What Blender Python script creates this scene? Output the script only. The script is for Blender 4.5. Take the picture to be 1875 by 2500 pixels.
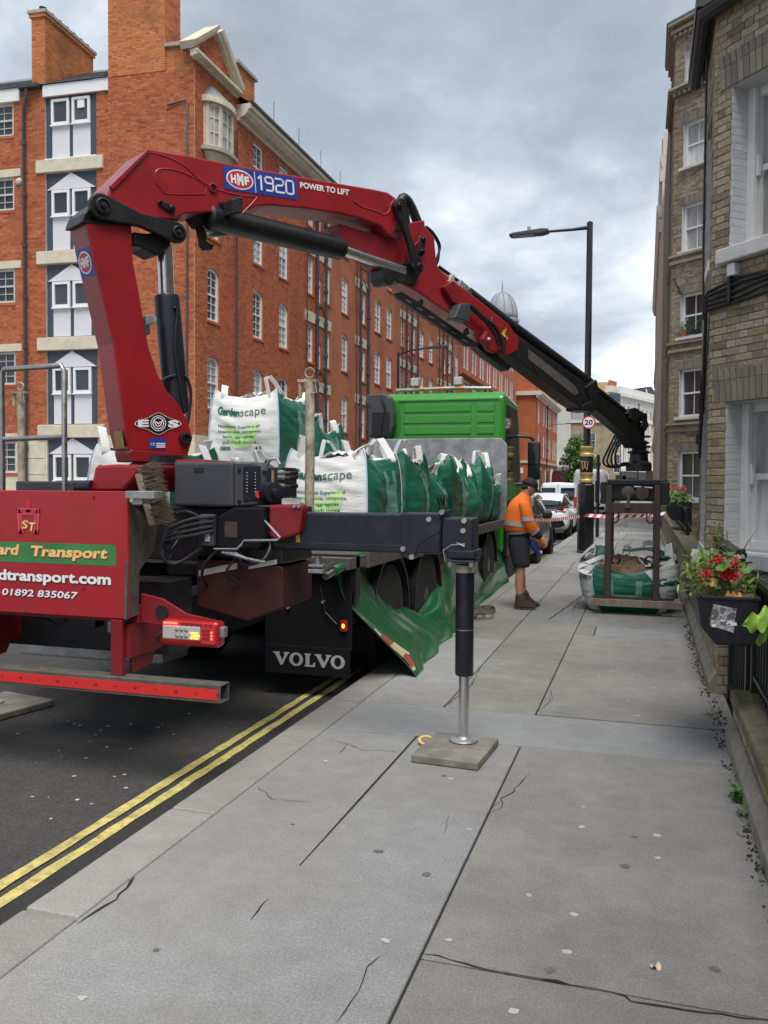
import bpy, bmesh, math, random
import numpy as np
from mathutils import Vector, Matrix, noise
for _o in list(bpy.data.objects): bpy.data.objects.remove(_o)
SC = bpy.context.scene
COL = SC.collection
R = math.radians
rng = random.Random(7)

# ------------------------------------------------------------------ camera, sky, sun, exposure
CAM_H, YAW, PITCH, ROLL, FPX = 1.62, R(17.0), R(-1.92), R(.38), 2080.0   # FPX: focal length in pixels of the 1875 x 2500 photograph
_F = Vector((-math.sin(YAW)*math.cos(PITCH), math.cos(YAW)*math.cos(PITCH), math.sin(PITCH)))
_R0 = Vector((math.cos(YAW), math.sin(YAW), 0)); _U0 = _R0.cross(_F)
_R = _R0*math.cos(ROLL)+_U0*math.sin(ROLL); _U = _U0*math.cos(ROLL)-_R0*math.sin(ROLL)
cd = bpy.data.cameras.new('camera'); cam = bpy.data.objects.new('camera', cd); COL.objects.link(cam)
cam.matrix_world = Matrix(((_R.x,_U.x,-_F.x,0),(_R.y,_U.y,-_F.y,0),(_R.z,_U.z,-_F.z,CAM_H),(0,0,0,1)))
cd.sensor_fit = 'VERTICAL'; cd.sensor_height = 24; cd.lens = FPX/2500*24
cd.clip_start = .05; cd.clip_end = 3000
SC.camera = cam
SUN_EL, SUN_AZ = R(64), R(152)          # azimuth clockwise from +Y (the street runs along +Y)
w = bpy.data.worlds.new('World'); SC.world = w; w.use_nodes = True
def make_sky():
    nt = w.node_tree; N = nt.nodes; L = nt.links; N.clear()
    def nd(t, **k):
        n = N.new(t)
        for a, v in k.items(): setattr(n, a, v)
        return n
    def mth(op, a, b=None, clamp=False):
        n = nd('ShaderNodeMath', operation=op, use_clamp=clamp)
        for i, v in enumerate((a, b)):
            if v is None: continue
            if isinstance(v, (int, float)): n.inputs[i].default_value = v
            else: L.new(v, n.inputs[i])
        return n.outputs[0]
    out = nd('ShaderNodeOutputWorld'); bg = nd('ShaderNodeBackground')
    sky = nd('ShaderNodeTexSky', sky_type='NISHITA', sun_disc=False)
    sky.sun_elevation = SUN_EL; sky.sun_rotation = SUN_AZ
    bs = nd('ShaderNodeVectorMath', operation='SCALE'); bs.inputs['Scale'].default_value = .10
    L.new(sky.outputs[0], bs.inputs[0])
    tc = nd('ShaderNodeTexCoord'); sp = nd('ShaderNodeSeparateXYZ'); L.new(tc.outputs['Generated'], sp.inputs[0])
    zc = mth('ADD', mth('MAXIMUM', sp.outputs[2], 0.0), .36)          # flat cloud deck seen in perspective
    cb = nd('ShaderNodeCombineXYZ'); L.new(mth('DIVIDE', sp.outputs[0], zc), cb.inputs[0]); L.new(mth('DIVIDE', sp.outputs[1], zc), cb.inputs[1])
    def nz(scale, det, rough, dist, off):
        n = nd('ShaderNodeTexNoise'); n.inputs['Scale'].default_value = scale; n.inputs['Detail'].default_value = det
        n.inputs['Roughness'].default_value = rough; n.inputs['Distortion'].default_value = dist
        mp = nd('ShaderNodeMapping'); mp.inputs['Location'].default_value = off; L.new(cb.outputs[0], mp.inputs[0]); L.new(mp.outputs[0], n.inputs[0])
        return n.outputs['Fac']
    a = nz(1.05, 6, .50, .15, (5.2, 2.4, 0)); b = nz(2.9, 7, .56, .2, (7.3, 4.2, 0))
    # thinner cloud (brighter) low over the far end of the street
    dp = nd('ShaderNodeVectorMath', operation='DOT_PRODUCT'); L.new(tc.outputs['Generated'], dp.inputs[0])
    dv = Vector((.07, .96, .30)).normalized(); dp.inputs[1].default_value = dv
    thin = mth('MULTIPLY', mth('POWER', mth('MAXIMUM', dp.outputs['Value'], 0), 11), .20)
    v = mth('ADD', mth('ADD', mth('MULTIPLY', a, 1.40), mth('MULTIPLY', b, .70)), mth('ADD', mth('MULTIPLY', thin, 1.0), -.583))
    cr = nd('ShaderNodeValToRGB'); L.new(v, cr.inputs[0])
    els = cr.color_ramp.elements
    els[0].position = .38; els[0].color = (.14, .158, .182, 1)
    els[1].position = .84; els[1].color = (.72, .745, .77, 1)
    for p, c in ((.49, (.18, .20, .228, 1)), (.57, (.235, .26, .29, 1)), (.65, (.32, .345, .375, 1)), (.74, (.50, .52, .545, 1))):
        e = els.new(p); e.color = c
    mx = nd('ShaderNodeMix', data_type='RGBA'); mx.inputs[0].default_value = .93
    L.new(bs.outputs[0], mx.inputs[6]); L.new(cr.outputs[0], mx.inputs[7])
    L.new(mx.outputs[2], bg.inputs[0]); bg.inputs[1].default_value = 1.0
    L.new(bg.outputs[0], out.inputs[0])
make_sky()
sl = bpy.data.lights.new('sun', 'SUN'); sl.energy = 1.5; sl.angle = R(40); sl.color = (1, .97, .92)
so = bpy.data.objects.new('sun', sl); COL.objects.link(so); so.location = (0, 0, 60)
_sd = Vector((math.sin(SUN_AZ)*math.cos(SUN_EL), math.cos(SUN_AZ)*math.cos(SUN_EL), math.sin(SUN_EL)))
so.rotation_euler = _sd.to_track_quat('Z', 'Y').to_euler()
SC.view_settings.view_transform = 'Standard'; SC.view_settings.look = 'None'; SC.view_settings.gamma = 1
SC.view_settings.use_curve_mapping = False; SC.view_settings.exposure = 1.45

# ------------------------------------------------------------------ measuring: a pixel of the photograph onto a plane of the place
def ray(u, v): return _F+_R*((u-937.5)/FPX)-_U*((v-1250)/FPX)
def on(u, v, axis, val):
    d = ray(u, v); o = Vector((0, 0, CAM_H)); return o+d*((val-o[axis])/d[axis])
def oX(u, v, x): return on(u, v, 0, x)
def oY(u, v, y): return on(u, v, 1, y)
def oZ(u, v, z): return on(u, v, 2, z)
def oP(u, v, p0, n):
    d = ray(u, v); o = Vector((0, 0, CAM_H)); return o+d*((Vector(p0)-o).dot(n)/d.dot(n))

# ------------------------------------------------------------------ mesh builder
def orth(d):
    d = Vector(d).normalized(); a = Vector((0, 0, 1)) if abs(d.z) < .9 else Vector((1, 0, 0))
    x = d.cross(a).normalized(); return x, d.cross(x).normalized()
class MB:
    def __init__(s): s.v = []; s.f = []; s.r = []
    def add(s, vs, fs, r=None):
        b = len(s.v); s.v += [tuple(p) for p in vs]; s.f += [tuple(b+i for i in f) for f in fs]
        if r is not None: s.r += [r]*len(fs)
        return s
    def box(s, x0, x1, y0, y1, z0, z1, r=None):
        return s.add([(x, y, z) for z in (z0, z1) for y in (y0, y1) for x in (x0, x1)], [(0,2,3,1),(4,5,7,6),(0,1,5,4),(2,6,7,3),(0,4,6,2),(1,3,7,5)], r)
    def obox(s, c, ax, ay, az, r=None):          # centre and three half-axis vectors
        c, ax, ay, az = map(Vector, (c, ax, ay, az))
        return s.add([c+ax*i+ay*j+az*k for k in (-1, 1) for j in (-1, 1) for i in (-1, 1)], [(0,2,3,1),(4,5,7,6),(0,1,5,4),(2,6,7,3),(0,4,6,2),(1,3,7,5)], r)
    def bar(s, p0, p1, wx, wz, up=(0,0,1), r=None):   # rectangular bar between two points
        p0, p1 = Vector(p0), Vector(p1); d = (p1-p0); n = d.normalized(); u = Vector(up)
        if abs(n.dot(u)) > .98: u = Vector((0, 1, 0))
        x = n.cross(u).normalized(); z = x.cross(n).normalized()
        return s.obox((p0+p1)/2, x*wx/2, d/2, z*wz/2, r)
    def prism(s, pts, off):
        pts = [Vector(p) for p in pts]; off = Vector(off); n = len(pts)
        return s.add(pts+[p+off for p in pts], [tuple(range(n)), tuple(range(2*n-1, n-1, -1))]+[(i, i+n, (i+1) % n+n, (i+1) % n) for i in range(n)])
    def tube(s, pts, r, n=8, cap=True):
        pts = [Vector(p) for p in pts]; m = len(pts); rs = r if isinstance(r, (list, tuple)) else [r]*m
        t0 = (pts[1]-pts[0]).normalized(); x, y = orth(t0); vs = []
        for i, p in enumerate(pts):
            t = (pts[min(i+1, m-1)]-pts[max(i-1, 0)]).normalized()
            x = (x-t*x.dot(t)).normalized(); y = t.cross(x)
            vs += [p+(x*math.cos(2*math.pi*k/n)+y*math.sin(2*math.pi*k/n))*rs[i] for k in range(n)]
        fs = [(i*n+k, i*n+(k+1) % n, (i+1)*n+(k+1) % n, (i+1)*n+k) for i in range(m-1) for k in range(n)]
        if cap: fs += [tuple(range(n-1, -1, -1)), tuple((m-1)*n+k for k in range(n))]
        return s.add(vs, fs)
    def cyl(s, p0, p1, r0, r1=None, n=16): return s.tube([p0, p1], [r0, r0 if r1 is None else r1], n)
    def lathe(s, c, prof, n=20, axis=(0,0,1)):
        c = Vector(c); a = Vector(axis).normalized(); x, y = orth(a)
        vs = [c+a*h+(x*math.cos(2*math.pi*k/n)+y*math.sin(2*math.pi*k/n))*q for q, h in prof for k in range(n)]
        m = len(prof)
        fs = [(i*n+k, i*n+(k+1) % n, (i+1)*n+(k+1) % n, (i+1)*n+k) for i in range(m-1) for k in range(n)]
        fs += [tuple(range(n-1, -1, -1)), tuple((m-1)*n+k for k in range(n))]
        return s.add(vs, fs)
    def ball(s, c, rx, ry=None, rz=None, nu=14, nv=9):
        ry = ry or rx; rz = rz or rx; c = Vector(c)
        vs = [c+Vector((rx*math.cos(2*math.pi*k/nu)*math.sin(math.pi*j/nv), ry*math.sin(2*math.pi*k/nu)*math.sin(math.pi*j/nv), rz*math.cos(math.pi*j/nv))) for j in range(nv+1) for k in range(nu)]
        return s.add(vs, [(j*nu+k, (j+1)*nu+k, (j+1)*nu+(k+1) % nu, j*nu+(k+1) % nu) for j in range(nv) for k in range(nu)])
    def rings(s, rs, closed=True, cap=True):      # loft: equal-length point rings
        n = len(rs[0]); vs = [p for q in rs for p in q]
        fs = [(i*n+k, i*n+(k+1) % n, (i+1)*n+(k+1) % n, (i+1)*n+k) for i in range(len(rs)-1) for k in range(n if closed else n-1)]
        if cap and closed: fs += [tuple(range(n-1, -1, -1)), tuple((len(rs)-1)*n+k for k in range(n))]
        return s.add(vs, fs)
    def grid(s, fn, nu, nv):
        vs = [fn(i/nu, j/nv) for j in range(nv+1) for i in range(nu+1)]
        return s.add(vs, [(j*(nu+1)+i, j*(nu+1)+i+1, (j+1)*(nu+1)+i+1, (j+1)*(nu+1)+i) for j in range(nv) for i in range(nu)])
    def ribbon(s, pts, wv, th=.004):
        pts = [Vector(p) for p in pts]; m = len(pts); vs = []
        for i, p in enumerate(pts):
            wd = Vector(wv[i] if isinstance(wv, list) else wv); t = (pts[min(i+1, m-1)]-pts[max(i-1, 0)]); nn = t.cross(wd)
            nn = nn.normalized()*th if nn.length > 1e-9 else Vector((0, 0, th))
            vs += [p-wd/2-nn, p+wd/2-nn, p+wd/2+nn, p-wd/2+nn]
        return s.add(vs, [(i*4+k, i*4+(k+1) % 4, (i+1)*4+(k+1) % 4, (i+1)*4+k) for i in range(m-1) for k in range(4)]+[(3,2,1,0), tuple((m-1)*4+k for k in range(4))])
    def build(s, name, m, parent=None, smooth=False, bevel=0, seg=2, sub=0, solid=0):
        off = Vector((0, 0, 0)); q = parent
        while q is not None: off += q.location; q = q.parent
        vs = np.array(s.v, dtype=np.float64).reshape(-1, 3)-np.array(off)
        me = bpy.data.meshes.new(name); me.from_pydata(vs.tolist(), [], s.f)
        if s.r and len(s.r) == len(s.f):
            at = me.attributes.new('rnd', 'FLOAT', 'FACE'); at.data.foreach_set('value', s.r)
        bm = bmesh.new(); bm.from_mesh(me); bmesh.ops.recalc_face_normals(bm, faces=bm.faces); bm.to_mesh(me); bm.free()
        me.materials.append(m)
        o = bpy.data.objects.new(name, me); COL.objects.link(o); o.parent = parent
        if smooth:
            me.polygons.foreach_set('use_smooth', [True]*len(me.polygons))
            if smooth != 'all':
                try: me.set_sharp_from_angle(angle=R(38))
                except Exception: pass
        if solid: md = o.modifiers.new('solid', 'SOLIDIFY'); md.thickness = solid; md.offset = 0
        if bevel:
            md = o.modifiers.new('bevel', 'BEVEL'); md.width = bevel; md.segments = seg; md.limit_method = 'ANGLE'; md.angle_limit = R(35)
        if sub: md = o.modifiers.new('sub', 'SUBSURF'); md.levels = sub; md.render_levels = sub
        return o
def empty(name, loc=(0, 0, 0)):
    o = bpy.data.objects.new(name, None); COL.objects.link(o); o.location = loc; o.empty_display_size = .2; return o
def tag(o, label=None, cat=None, group=None, kind=None):
    if label: o['label'] = label
    if cat: o['category'] = cat
    if group: o['group'] = group
    if kind: o['kind'] = kind
    return o
def thing(name, loc, label, cat, group=None): return tag(empty(name, loc), label, cat, group)
KIDS = {}
def kids(o): return [c for c in COL.objects if c.parent == o]
def copy_tree(o, loc=None, rz=None, parent=None, depth=0):
    c = o.copy(); COL.objects.link(c)
    if parent is not None: c.parent = parent
    if loc is not None: c.location = loc
    if rz is not None: c.rotation_euler = (0, 0, rz)
    for k in list(o.children): copy_tree(k, parent=c, depth=depth+1)
    return c

# ------------------------------------------------------------------ lettering
_txt = {}
def text_mesh(s, bold=0.0, shear=0.0, space=1.0):
    key = (s, bold, shear, space)
    if key not in _txt:
        cu = bpy.data.curves.new('lettering', 'FONT'); cu.body = s; cu.size = 1; cu.offset = bold; cu.shear = shear; cu.space_character = space
        cu.resolution_u = 3; cu.fill_mode = 'FRONT'
        o = bpy.data.objects.new('lettering', cu); COL.objects.link(o)
        me = bpy.data.meshes.new_from_object(o.evaluated_get(bpy.context.evaluated_depsgraph_get()))
        bpy.data.objects.remove(o)
        v = np.empty(len(me.vertices)*3); me.vertices.foreach_get('co', v); v = v.reshape(-1, 3)[:, :2]
        v = v-v.min(0); f = [tuple(p.vertices) for p in me.polygons]; bpy.data.meshes.remove(me)
        _txt[key] = (v/1.0, f)
    return _txt[key]
def text_on(mb, s, fn, x0, x1, y0, y1, **k):
    """lettering s filling the rectangle x0..x1, y0..y1 of fn(x, y) -> point"""
    v, f = text_mesh(s, **k); mx = v.max(0)
    mb.add([fn(x0+(x1-x0)*p[0]/mx[0], y0+(y1-y0)*p[1]/mx[1]) for p in v], f); return mb
# ------------------------------------------------------------------ materials
def mat(name, col, rough=.5, metal=0, var=.12, scale=6, bump=0, bscale=60, coat=0, spec=.5, emit=0, dirt=0, dirtcol=(.05,.045,.04), dscale=1.6, rnd=0, stretch=None, rvar=.15, alpha=1, trans=0):
    m = bpy.data.materials.new(name); m.use_nodes = True; nt = m.node_tree; N = nt.nodes; L = nt.links
    p = N['Principled BSDF']; p.inputs['Roughness'].default_value = rough; p.inputs['Metallic'].default_value = metal
    p.inputs['Specular IOR Level'].default_value = spec
    if coat: p.inputs['Coat Weight'].default_value = coat; p.inputs['Coat Roughness'].default_value = .08
    if emit: p.inputs['Emission Color'].default_value = (*col, 1); p.inputs['Emission Strength'].default_value = emit
    if trans: p.inputs['Transmission Weight'].default_value = trans
    tc = N.new('ShaderNodeTexCoord'); co = tc.outputs['Object']
    if stretch:
        mp = N.new('ShaderNodeMapping'); mp.inputs['Scale'].default_value = stretch; L.new(co, mp.inputs[0]); co = mp.outputs[0]
    def noise(sc, det=5, ro=.6):
        n = N.new('ShaderNodeTexNoise'); n.inputs['Scale'].default_value = sc; n.inputs['Detail'].default_value = det; n.inputs['Roughness'].default_value = ro
        L.new(co, n.inputs[0]); return n.outputs['Fac']
    def mix(f, a, b):
        n = N.new('ShaderNodeMix'); n.data_type = 'RGBA'
        if isinstance(f, float): n.inputs[0].default_value = f
        else: L.new(f, n.inputs[0])
        for i, x in ((6, a), (7, b)):
            if isinstance(x, tuple): n.inputs[i].default_value = (*x[:3], 1)
            else: L.new(x, n.inputs[i])
        return n.outputs[2]
    def mr(x, a, b, c, d):
        n = N.new('ShaderNodeMapRange'); L.new(x, n.inputs[0])
        for i, q in enumerate((a, b, c, d)): n.inputs[i+1].default_value = q
        return n.outputs[0]
    nf = noise(scale)
    lo = tuple(c*(1-var) for c in col); hi = tuple(min(1, c*(1+var)) for c in col)
    c = mix(mr(nf, .3, .7, 0, 1), lo, hi)
    if rnd:
        oi = N.new('ShaderNodeObjectInfo'); at = N.new('ShaderNodeAttribute'); at.attribute_name = 'rnd'
        ad = N.new('ShaderNodeMath'); ad.operation = 'ADD'; L.new(oi.outputs['Random'], ad.inputs[0]); L.new(at.outputs['Fac'], ad.inputs[1])
        fr = N.new('ShaderNodeMath'); fr.operation = 'FRACT'; L.new(ad.outputs[0], fr.inputs[0])
        hs = N.new('ShaderNodeHueSaturation'); L.new(c, hs.inputs['Color']); L.new(mr(fr.outputs[0], 0, 1, 1-rnd, 1+rnd), hs.inputs['Value']); c = hs.outputs[0]
    if dirt: c = mix(mr(noise(dscale, 7, .68), .62-.25*dirt, .78, 0, min(1., .5+dirt*.5)), c, dirtcol)
    L.new(c, p.inputs['Base Color'])
    if rvar: L.new(mr(nf, .25, .75, max(.02, rough-rvar*rough), min(1, rough+rvar*rough)), p.inputs['Roughness'])
    if bump:
        b = N.new('ShaderNodeBump'); b.inputs['Strength'].default_value = min(1, bump); b.inputs['Distance'].default_value = .01
        L.new(noise(bscale, 6, .65), b.inputs['Height']); L.new(b.outputs[0], p.inputs['Normal'])
    return m
def ramp_brick(name, stops, grain=.25, rough=.9, stain=.5, staincol=(.05,.04,.035)):
    """brick colour picked per brick by the face attribute 'rnd' (plus the object's random number for single bricks)"""
    m = bpy.data.materials.new(name); m.use_nodes = True; nt = m.node_tree; N = nt.nodes; L = nt.links
    p = N['Principled BSDF']; p.inputs['Roughness'].default_value = rough; p.inputs['Specular IOR Level'].default_value = .25
    oi = N.new('ShaderNodeObjectInfo'); at = N.new('ShaderNodeAttribute'); at.attribute_name = 'rnd'
    ad = N.new('ShaderNodeMath'); ad.operation = 'ADD'; L.new(oi.outputs['Random'], ad.inputs[0]); L.new(at.outputs['Fac'], ad.inputs[1])
    fr = N.new('ShaderNodeMath'); fr.operation = 'FRACT'; L.new(ad.outputs[0], fr.inputs[0])
    cr = N.new('ShaderNodeValToRGB'); cr.color_ramp.interpolation = 'LINEAR'; L.new(fr.outputs[0], cr.inputs[0])
    es = cr.color_ramp.elements
    for i, (q, c) in enumerate(stops):
        e = es[i] if i < 2 else es.new(q)
        e.position = q; e.color = (*c, 1)
    tc = N.new('ShaderNodeTexCoord')
    n1 = N.new('ShaderNodeTexNoise'); n1.inputs['Scale'].default_value = 34; n1.inputs['Detail'].default_value = 6; n1.inputs['Roughness'].default_value = .7; L.new(tc.outputs['Object'], n1.inputs[0])
    n2 = N.new('ShaderNodeTexNoise'); n2.inputs['Scale'].default_value = .55; n2.inputs['Detail'].default_value = 7; n2.inputs['Roughness'].default_value = .62; L.new(tc.outputs['Object'], n2.inputs[0])
    m1 = N.new('ShaderNodeMapRange'); L.new(n1.outputs['Fac'], m1.inputs[0]); m1.inputs[1].default_value = .25; m1.inputs[2].default_value = .75; m1.inputs[3].default_value = 1-grain; m1.inputs[4].default_value = 1+grain
    hs = N.new('ShaderNodeHueSaturation'); L.new(cr.outputs[0], hs.inputs['Color']); L.new(m1.outputs[0], hs.inputs['Value'])
    m2 = N.new('ShaderNodeMapRange'); L.new(n2.outputs['Fac'], m2.inputs[0]); m2.inputs[1].default_value = .5; m2.inputs[2].default_value = .78; m2.inputs[3].default_value = 0; m2.inputs[4].default_value = stain
    mx = N.new('ShaderNodeMix'); mx.data_type = 'RGBA'; L.new(m2.outputs[0], mx.inputs[0]); L.new(hs.outputs[0], mx.inputs[6]); mx.inputs[7].default_value = (*staincol, 1)
    L.new(mx.outputs[2], p.inputs['Base Color'])
    b = N.new('ShaderNodeBump'); b.inputs['Strength'].default_value = .5; b.inputs['Distance'].default_value = .006; L.new(n1.outputs['Fac'], b.inputs['Height']); L.new(b.outputs[0], p.inputs['Normal'])
    return m
def tex_brick(name, c1, c2, mortar, axis='Y', bw=.225, bh=.075, ms=.011):
    """bricks too far away to tell apart: colour and fine relief only"""
    m = bpy.data.materials.new(name); m.use_nodes = True; nt = m.node_tree; N = nt.nodes; L = nt.links
    p = N['Principled BSDF']; p.inputs['Roughness'].default_value = .9; p.inputs['Specular IOR Level'].default_value = .25
    tc = N.new('ShaderNodeTexCoord'); sp = N.new('ShaderNodeSeparateXYZ'); L.new(tc.outputs['Object'], sp.inputs[0])
    cb = N.new('ShaderNodeCombineXYZ'); L.new(sp.outputs[1 if axis == 'Y' else 0], cb.inputs[0]); L.new(sp.outputs[2], cb.inputs[1])
    bt = N.new('ShaderNodeTexBrick'); L.new(cb.outputs[0], bt.inputs['Vector'])
    bt.inputs['Scale'].default_value = 1; bt.inputs['Brick Width'].default_value = bw; bt.inputs['Row Height'].default_value = bh; bt.inputs['Mortar Size'].default_value = ms/2
    bt.inputs['Color1'].default_value = (*c1, 1); bt.inputs['Color2'].default_value = (*c2, 1); bt.inputs['Mortar'].default_value = (*mortar, 1)
    n = N.new('ShaderNodeTexNoise'); n.inputs['Scale'].default_value = .7; n.inputs['Detail'].default_value = 7; L.new(tc.outputs['Object'], n.inputs[0])
    mr = N.new('ShaderNodeMapRange'); L.new(n.outputs['Fac'], mr.inputs[0]); mr.inputs[1].default_value = .3; mr.inputs[2].default_value = .75; mr.inputs[3].default_value = 1.15; mr.inputs[4].default_value = .72
    hs = N.new('ShaderNodeHueSaturation'); L.new(bt.outputs['Color'], hs.inputs['Color']); L.new(mr.outputs[0], hs.inputs['Value']); L.new(hs.outputs[0], p.inputs['Base Color'])
    b = N.new('ShaderNodeBump'); b.inputs['Strength'].default_value = .5; b.inputs['Distance'].default_value = .01; b.invert = True; L.new(bt.outputs['Fac'], b.inputs['Height']); L.new(b.outputs[0], p.inputs['Normal'])
    return m
def ground_mat(name, base, speck, rough=.85, speck_amt=.35, big=.25, sscale=180, bump=.4, bigscale=.6, tint=None, rnd=.1):
    m = bpy.data.materials.new(name); m.use_nodes = True; nt = m.node_tree; N = nt.nodes; L = nt.links
    p = N['Principled BSDF']; p.inputs['Roughness'].default_value = rough; p.inputs['Specular IOR Level'].default_value = .35
    ge = N.new('ShaderNodeNewGeometry'); co = ge.outputs['Position']
    def nz(s, d=5, r=.6):
        n = N.new('ShaderNodeTexNoise'); n.inputs['Scale'].default_value = s; n.inputs['Detail'].default_value = d; n.inputs['Roughness'].default_value = r; L.new(co, n.inputs[0]); return n.outputs['Fac']
    def mr(x, a, b, c, d):
        n = N.new('ShaderNodeMapRange'); L.new(x, n.inputs[0])
        for i, q in enumerate((a, b, c, d)): n.inputs[i+1].default_value = q
        return n.outputs[0]
    def mix(f, a, b):
        n = N.new('ShaderNodeMix'); n.data_type = 'RGBA'; L.new(f, n.inputs[0])
        for i, x in ((6, a), (7, b)):
            if isinstance(x, tuple): n.inputs[i].default_value = (*x, 1)
            else: L.new(x, n.inputs[i])
        return n.outputs[2]
    s1 = nz(sscale, 3, .75); s2 = nz(bigscale, 7, .66); s3 = nz(7, 5, .65)
    c = mix(mr(s1, .42, .68, 0, speck_amt), base, speck)
    if tint: c = mix(mr(nz(bigscale*.5, 4), .42, .62, 0, .8), c, tint)
    hs = N.new('ShaderNodeHueSaturation'); L.new(c, hs.inputs['Color'])
    mu = N.new('ShaderNodeMath'); mu.operation = 'MULTIPLY'; L.new(mr(s2, .3, .75, 1+big*.6, 1-big), mu.inputs[0]); L.new(mr(s3, .3, .7, 1.09, .91), mu.inputs[1])
    oi = N.new('ShaderNodeObjectInfo'); mu2 = N.new('ShaderNodeMath'); mu2.operation = 'MULTIPLY'; L.new(mu.outputs[0], mu2.inputs[0]); L.new(mr(oi.outputs['Random'], 0, 1, 1-rnd, 1+rnd), mu2.inputs[1])
    L.new(mu2.outputs[0], hs.inputs['Value']); L.new(hs.outputs[0], p.inputs['Base Color'])
    L.new(mr(s3, .3, .7, rough-.12, min(1, rough+.1)), p.inputs['Roughness'])
    b = N.new('ShaderNodeBump'); b.inputs['Strength'].default_value = bump; b.inputs['Distance'].default_value = .004; L.new(s1, b.inputs['Height']); L.new(b.outputs[0], p.inputs['Normal'])
    return m
M = {}
M['red'] = mat('red_paint', (.29,.0095,.017), .36, coat=.25, var=.14, scale=3, dirt=.32, dirtcol=(.07,.018,.018), dscale=5, bump=.05, bscale=18)
M['redshaded'] = mat('shaded_grimy_red_paint', (.042,.005,.006), .7, var=.25, scale=4, dirt=.5, dirtcol=(.025,.014,.013), dscale=4)  # grimy red with the shade beneath the outrigger beam put into its colour
M['redflat'] = mat('worn_red_paint', (.21,.009,.014), .45, var=.15, scale=4, dirt=.3, dirtcol=(.05,.02,.018), dscale=4)
M['panelred'] = mat('panel_red_paint', (.36,.013,.022), .34, coat=.3, var=.05, scale=2, dirt=.08, dirtcol=(.16,.03,.03), dscale=2)
M['black'] = mat('black_steel', (.012,.012,.014), .42, var=.3, scale=9, dirt=.25, dirtcol=(.04,.036,.032), dscale=5)
M['rubber'] = mat('black_rubber', (.006,.006,.008), .85, spec=.25, var=.25, scale=12, dirt=.1, dirtcol=(.03,.028,.026), dscale=5)
M['charcoal'] = mat('charcoal_plastic', (.045,.05,.058), .5, var=.08, bump=.12, bscale=300)
M['navy'] = mat('blue_black_paint', (.011,.014,.023), .38, var=.25, scale=5, dirt=.28, dirtcol=(.05,.048,.046), dscale=6)
M['chrome'] = mat('chromed_rod', (.68,.68,.68), .24, metal=1, var=.06, scale=20)
M['steel'] = mat('stainless_tube', (.46,.44,.42), .3, metal=1, var=.2, scale=18)
M['galv'] = mat('galvanised_steel', (.36,.365,.37), .5, metal=.6, var=.3, scale=9, bump=.06, bscale=20, dirt=.2, dirtcol=(.2,.19,.18), dscale=3)
M['alu'] = mat('scuffed_aluminium', (.33,.335,.345), .46, metal=.55, var=.28, scale=5, dirt=.45, dirtcol=(.13,.125,.12), dscale=4, bump=.05, bscale=25)
M['rusty'] = mat('rusty_steel', (.44,.39,.30), .75, var=.35, scale=11, dirt=.9, dirtcol=(.11,.048,.02), dscale=7, bump=.2, bscale=60)
M['brownsteel'] = mat('brown_rusted_steel', (.062,.04,.032), .6, var=.35, scale=12, dirt=.4, dirtcol=(.03,.024,.02), dscale=6, bump=.1, bscale=70)
M['dustybar'] = mat('dusty_steel_bar', (.085,.075,.066), .8, var=.3, scale=15, bump=.15, bscale=120)
M['reflred'] = mat('red_reflective_tape', (.62,.03,.026), .4, var=.05)
M['white'] = mat('white_paint', (.76,.76,.76), .4, var=.04)
M['sillw'] = mat('weathered_white_sill', (.58,.58,.575), .6, var=.1, scale=4, dirt=.25, dirtcol=(.36,.35,.33), dscale=5)
M['lettw'] = mat('white_lettering', (.82,.82,.83), .45, var=.02)
M['cream'] = mat('cream_stone', (.60,.54,.42), .8, var=.12, scale=3, dirt=.3, dirtcol=(.30,.27,.21), dscale=2, bump=.1)
M['stonedk'] = mat('grey_stone', (.36,.33,.27), .85, var=.15, scale=3, dirt=.3, dirtcol=(.16,.14,.12), dscale=2, bump=.15)
M['sash'] = mat('white_window_paint', (.70,.70,.68), .45, var=.06)
M['sashold'] = mat('aged_white_window_paint', (.52,.51,.48), .55, var=.12, scale=5)
M['winblue'] = mat('slate_blue_boards', (.048,.062,.088), .5, var=.1)
M['panelw'] = mat('white_board', (.66,.66,.69), .5, var=.03)
M['slate'] = mat('slate_roof', (.13,.135,.145), .7, var=.25, scale=7, rnd=.25)
M['lead'] = mat('lead_sheet', (.20,.21,.225), .6, var=.2, scale=3, dirt=.3, dirtcol=(.4,.41,.42), dscale=2)
M['pipe'] = mat('painted_iron_pipe', (.045,.047,.056), .5, var=.15)
M['lamppost'] = mat('black_gloss_post', (.012,.013,.015), .28, var=.2, coat=.3)
M['gold'] = mat('gold_paint', (.52,.36,.13), .42, metal=.3, var=.15, scale=20)
M['glass'] = mat('window_glass', (.035,.042,.05), .06, var=.3, scale=.7, spec=.9, rnd=.6, rvar=0)
M['glassn'] = mat('window_glass_with_net', (.40,.41,.41), .12, var=.3, scale=1.5, spec=.8, rnd=.45, rvar=0, stretch=(6,6,1))
M['carglass'] = mat('tinted_car_glass', (.012,.015,.018), .05, spec=.8, rvar=0)
M['green'] = mat('green_cab_paint', (.032,.25,.022), .32, coat=.5, var=.04)
M['tarp'] = mat('green_tarpaulin', (.011,.105,.036), .24, var=.22, scale=3, bump=.15, bscale=5, coat=.35, dirt=.25, dirtcol=(.05,.055,.04), dscale=3)
M['bagw'] = mat('white_woven_bag', (.70,.70,.68), .62, var=.06, scale=5, bump=.5, bscale=12, stretch=(1,1,6), dirt=.06, dirtcol=(.4,.37,.32))
M['bagg'] = mat('green_woven_bag', (.012,.128,.078), .38, var=.14, scale=5, bump=.5, bscale=10, stretch=(1,1,7))
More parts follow.
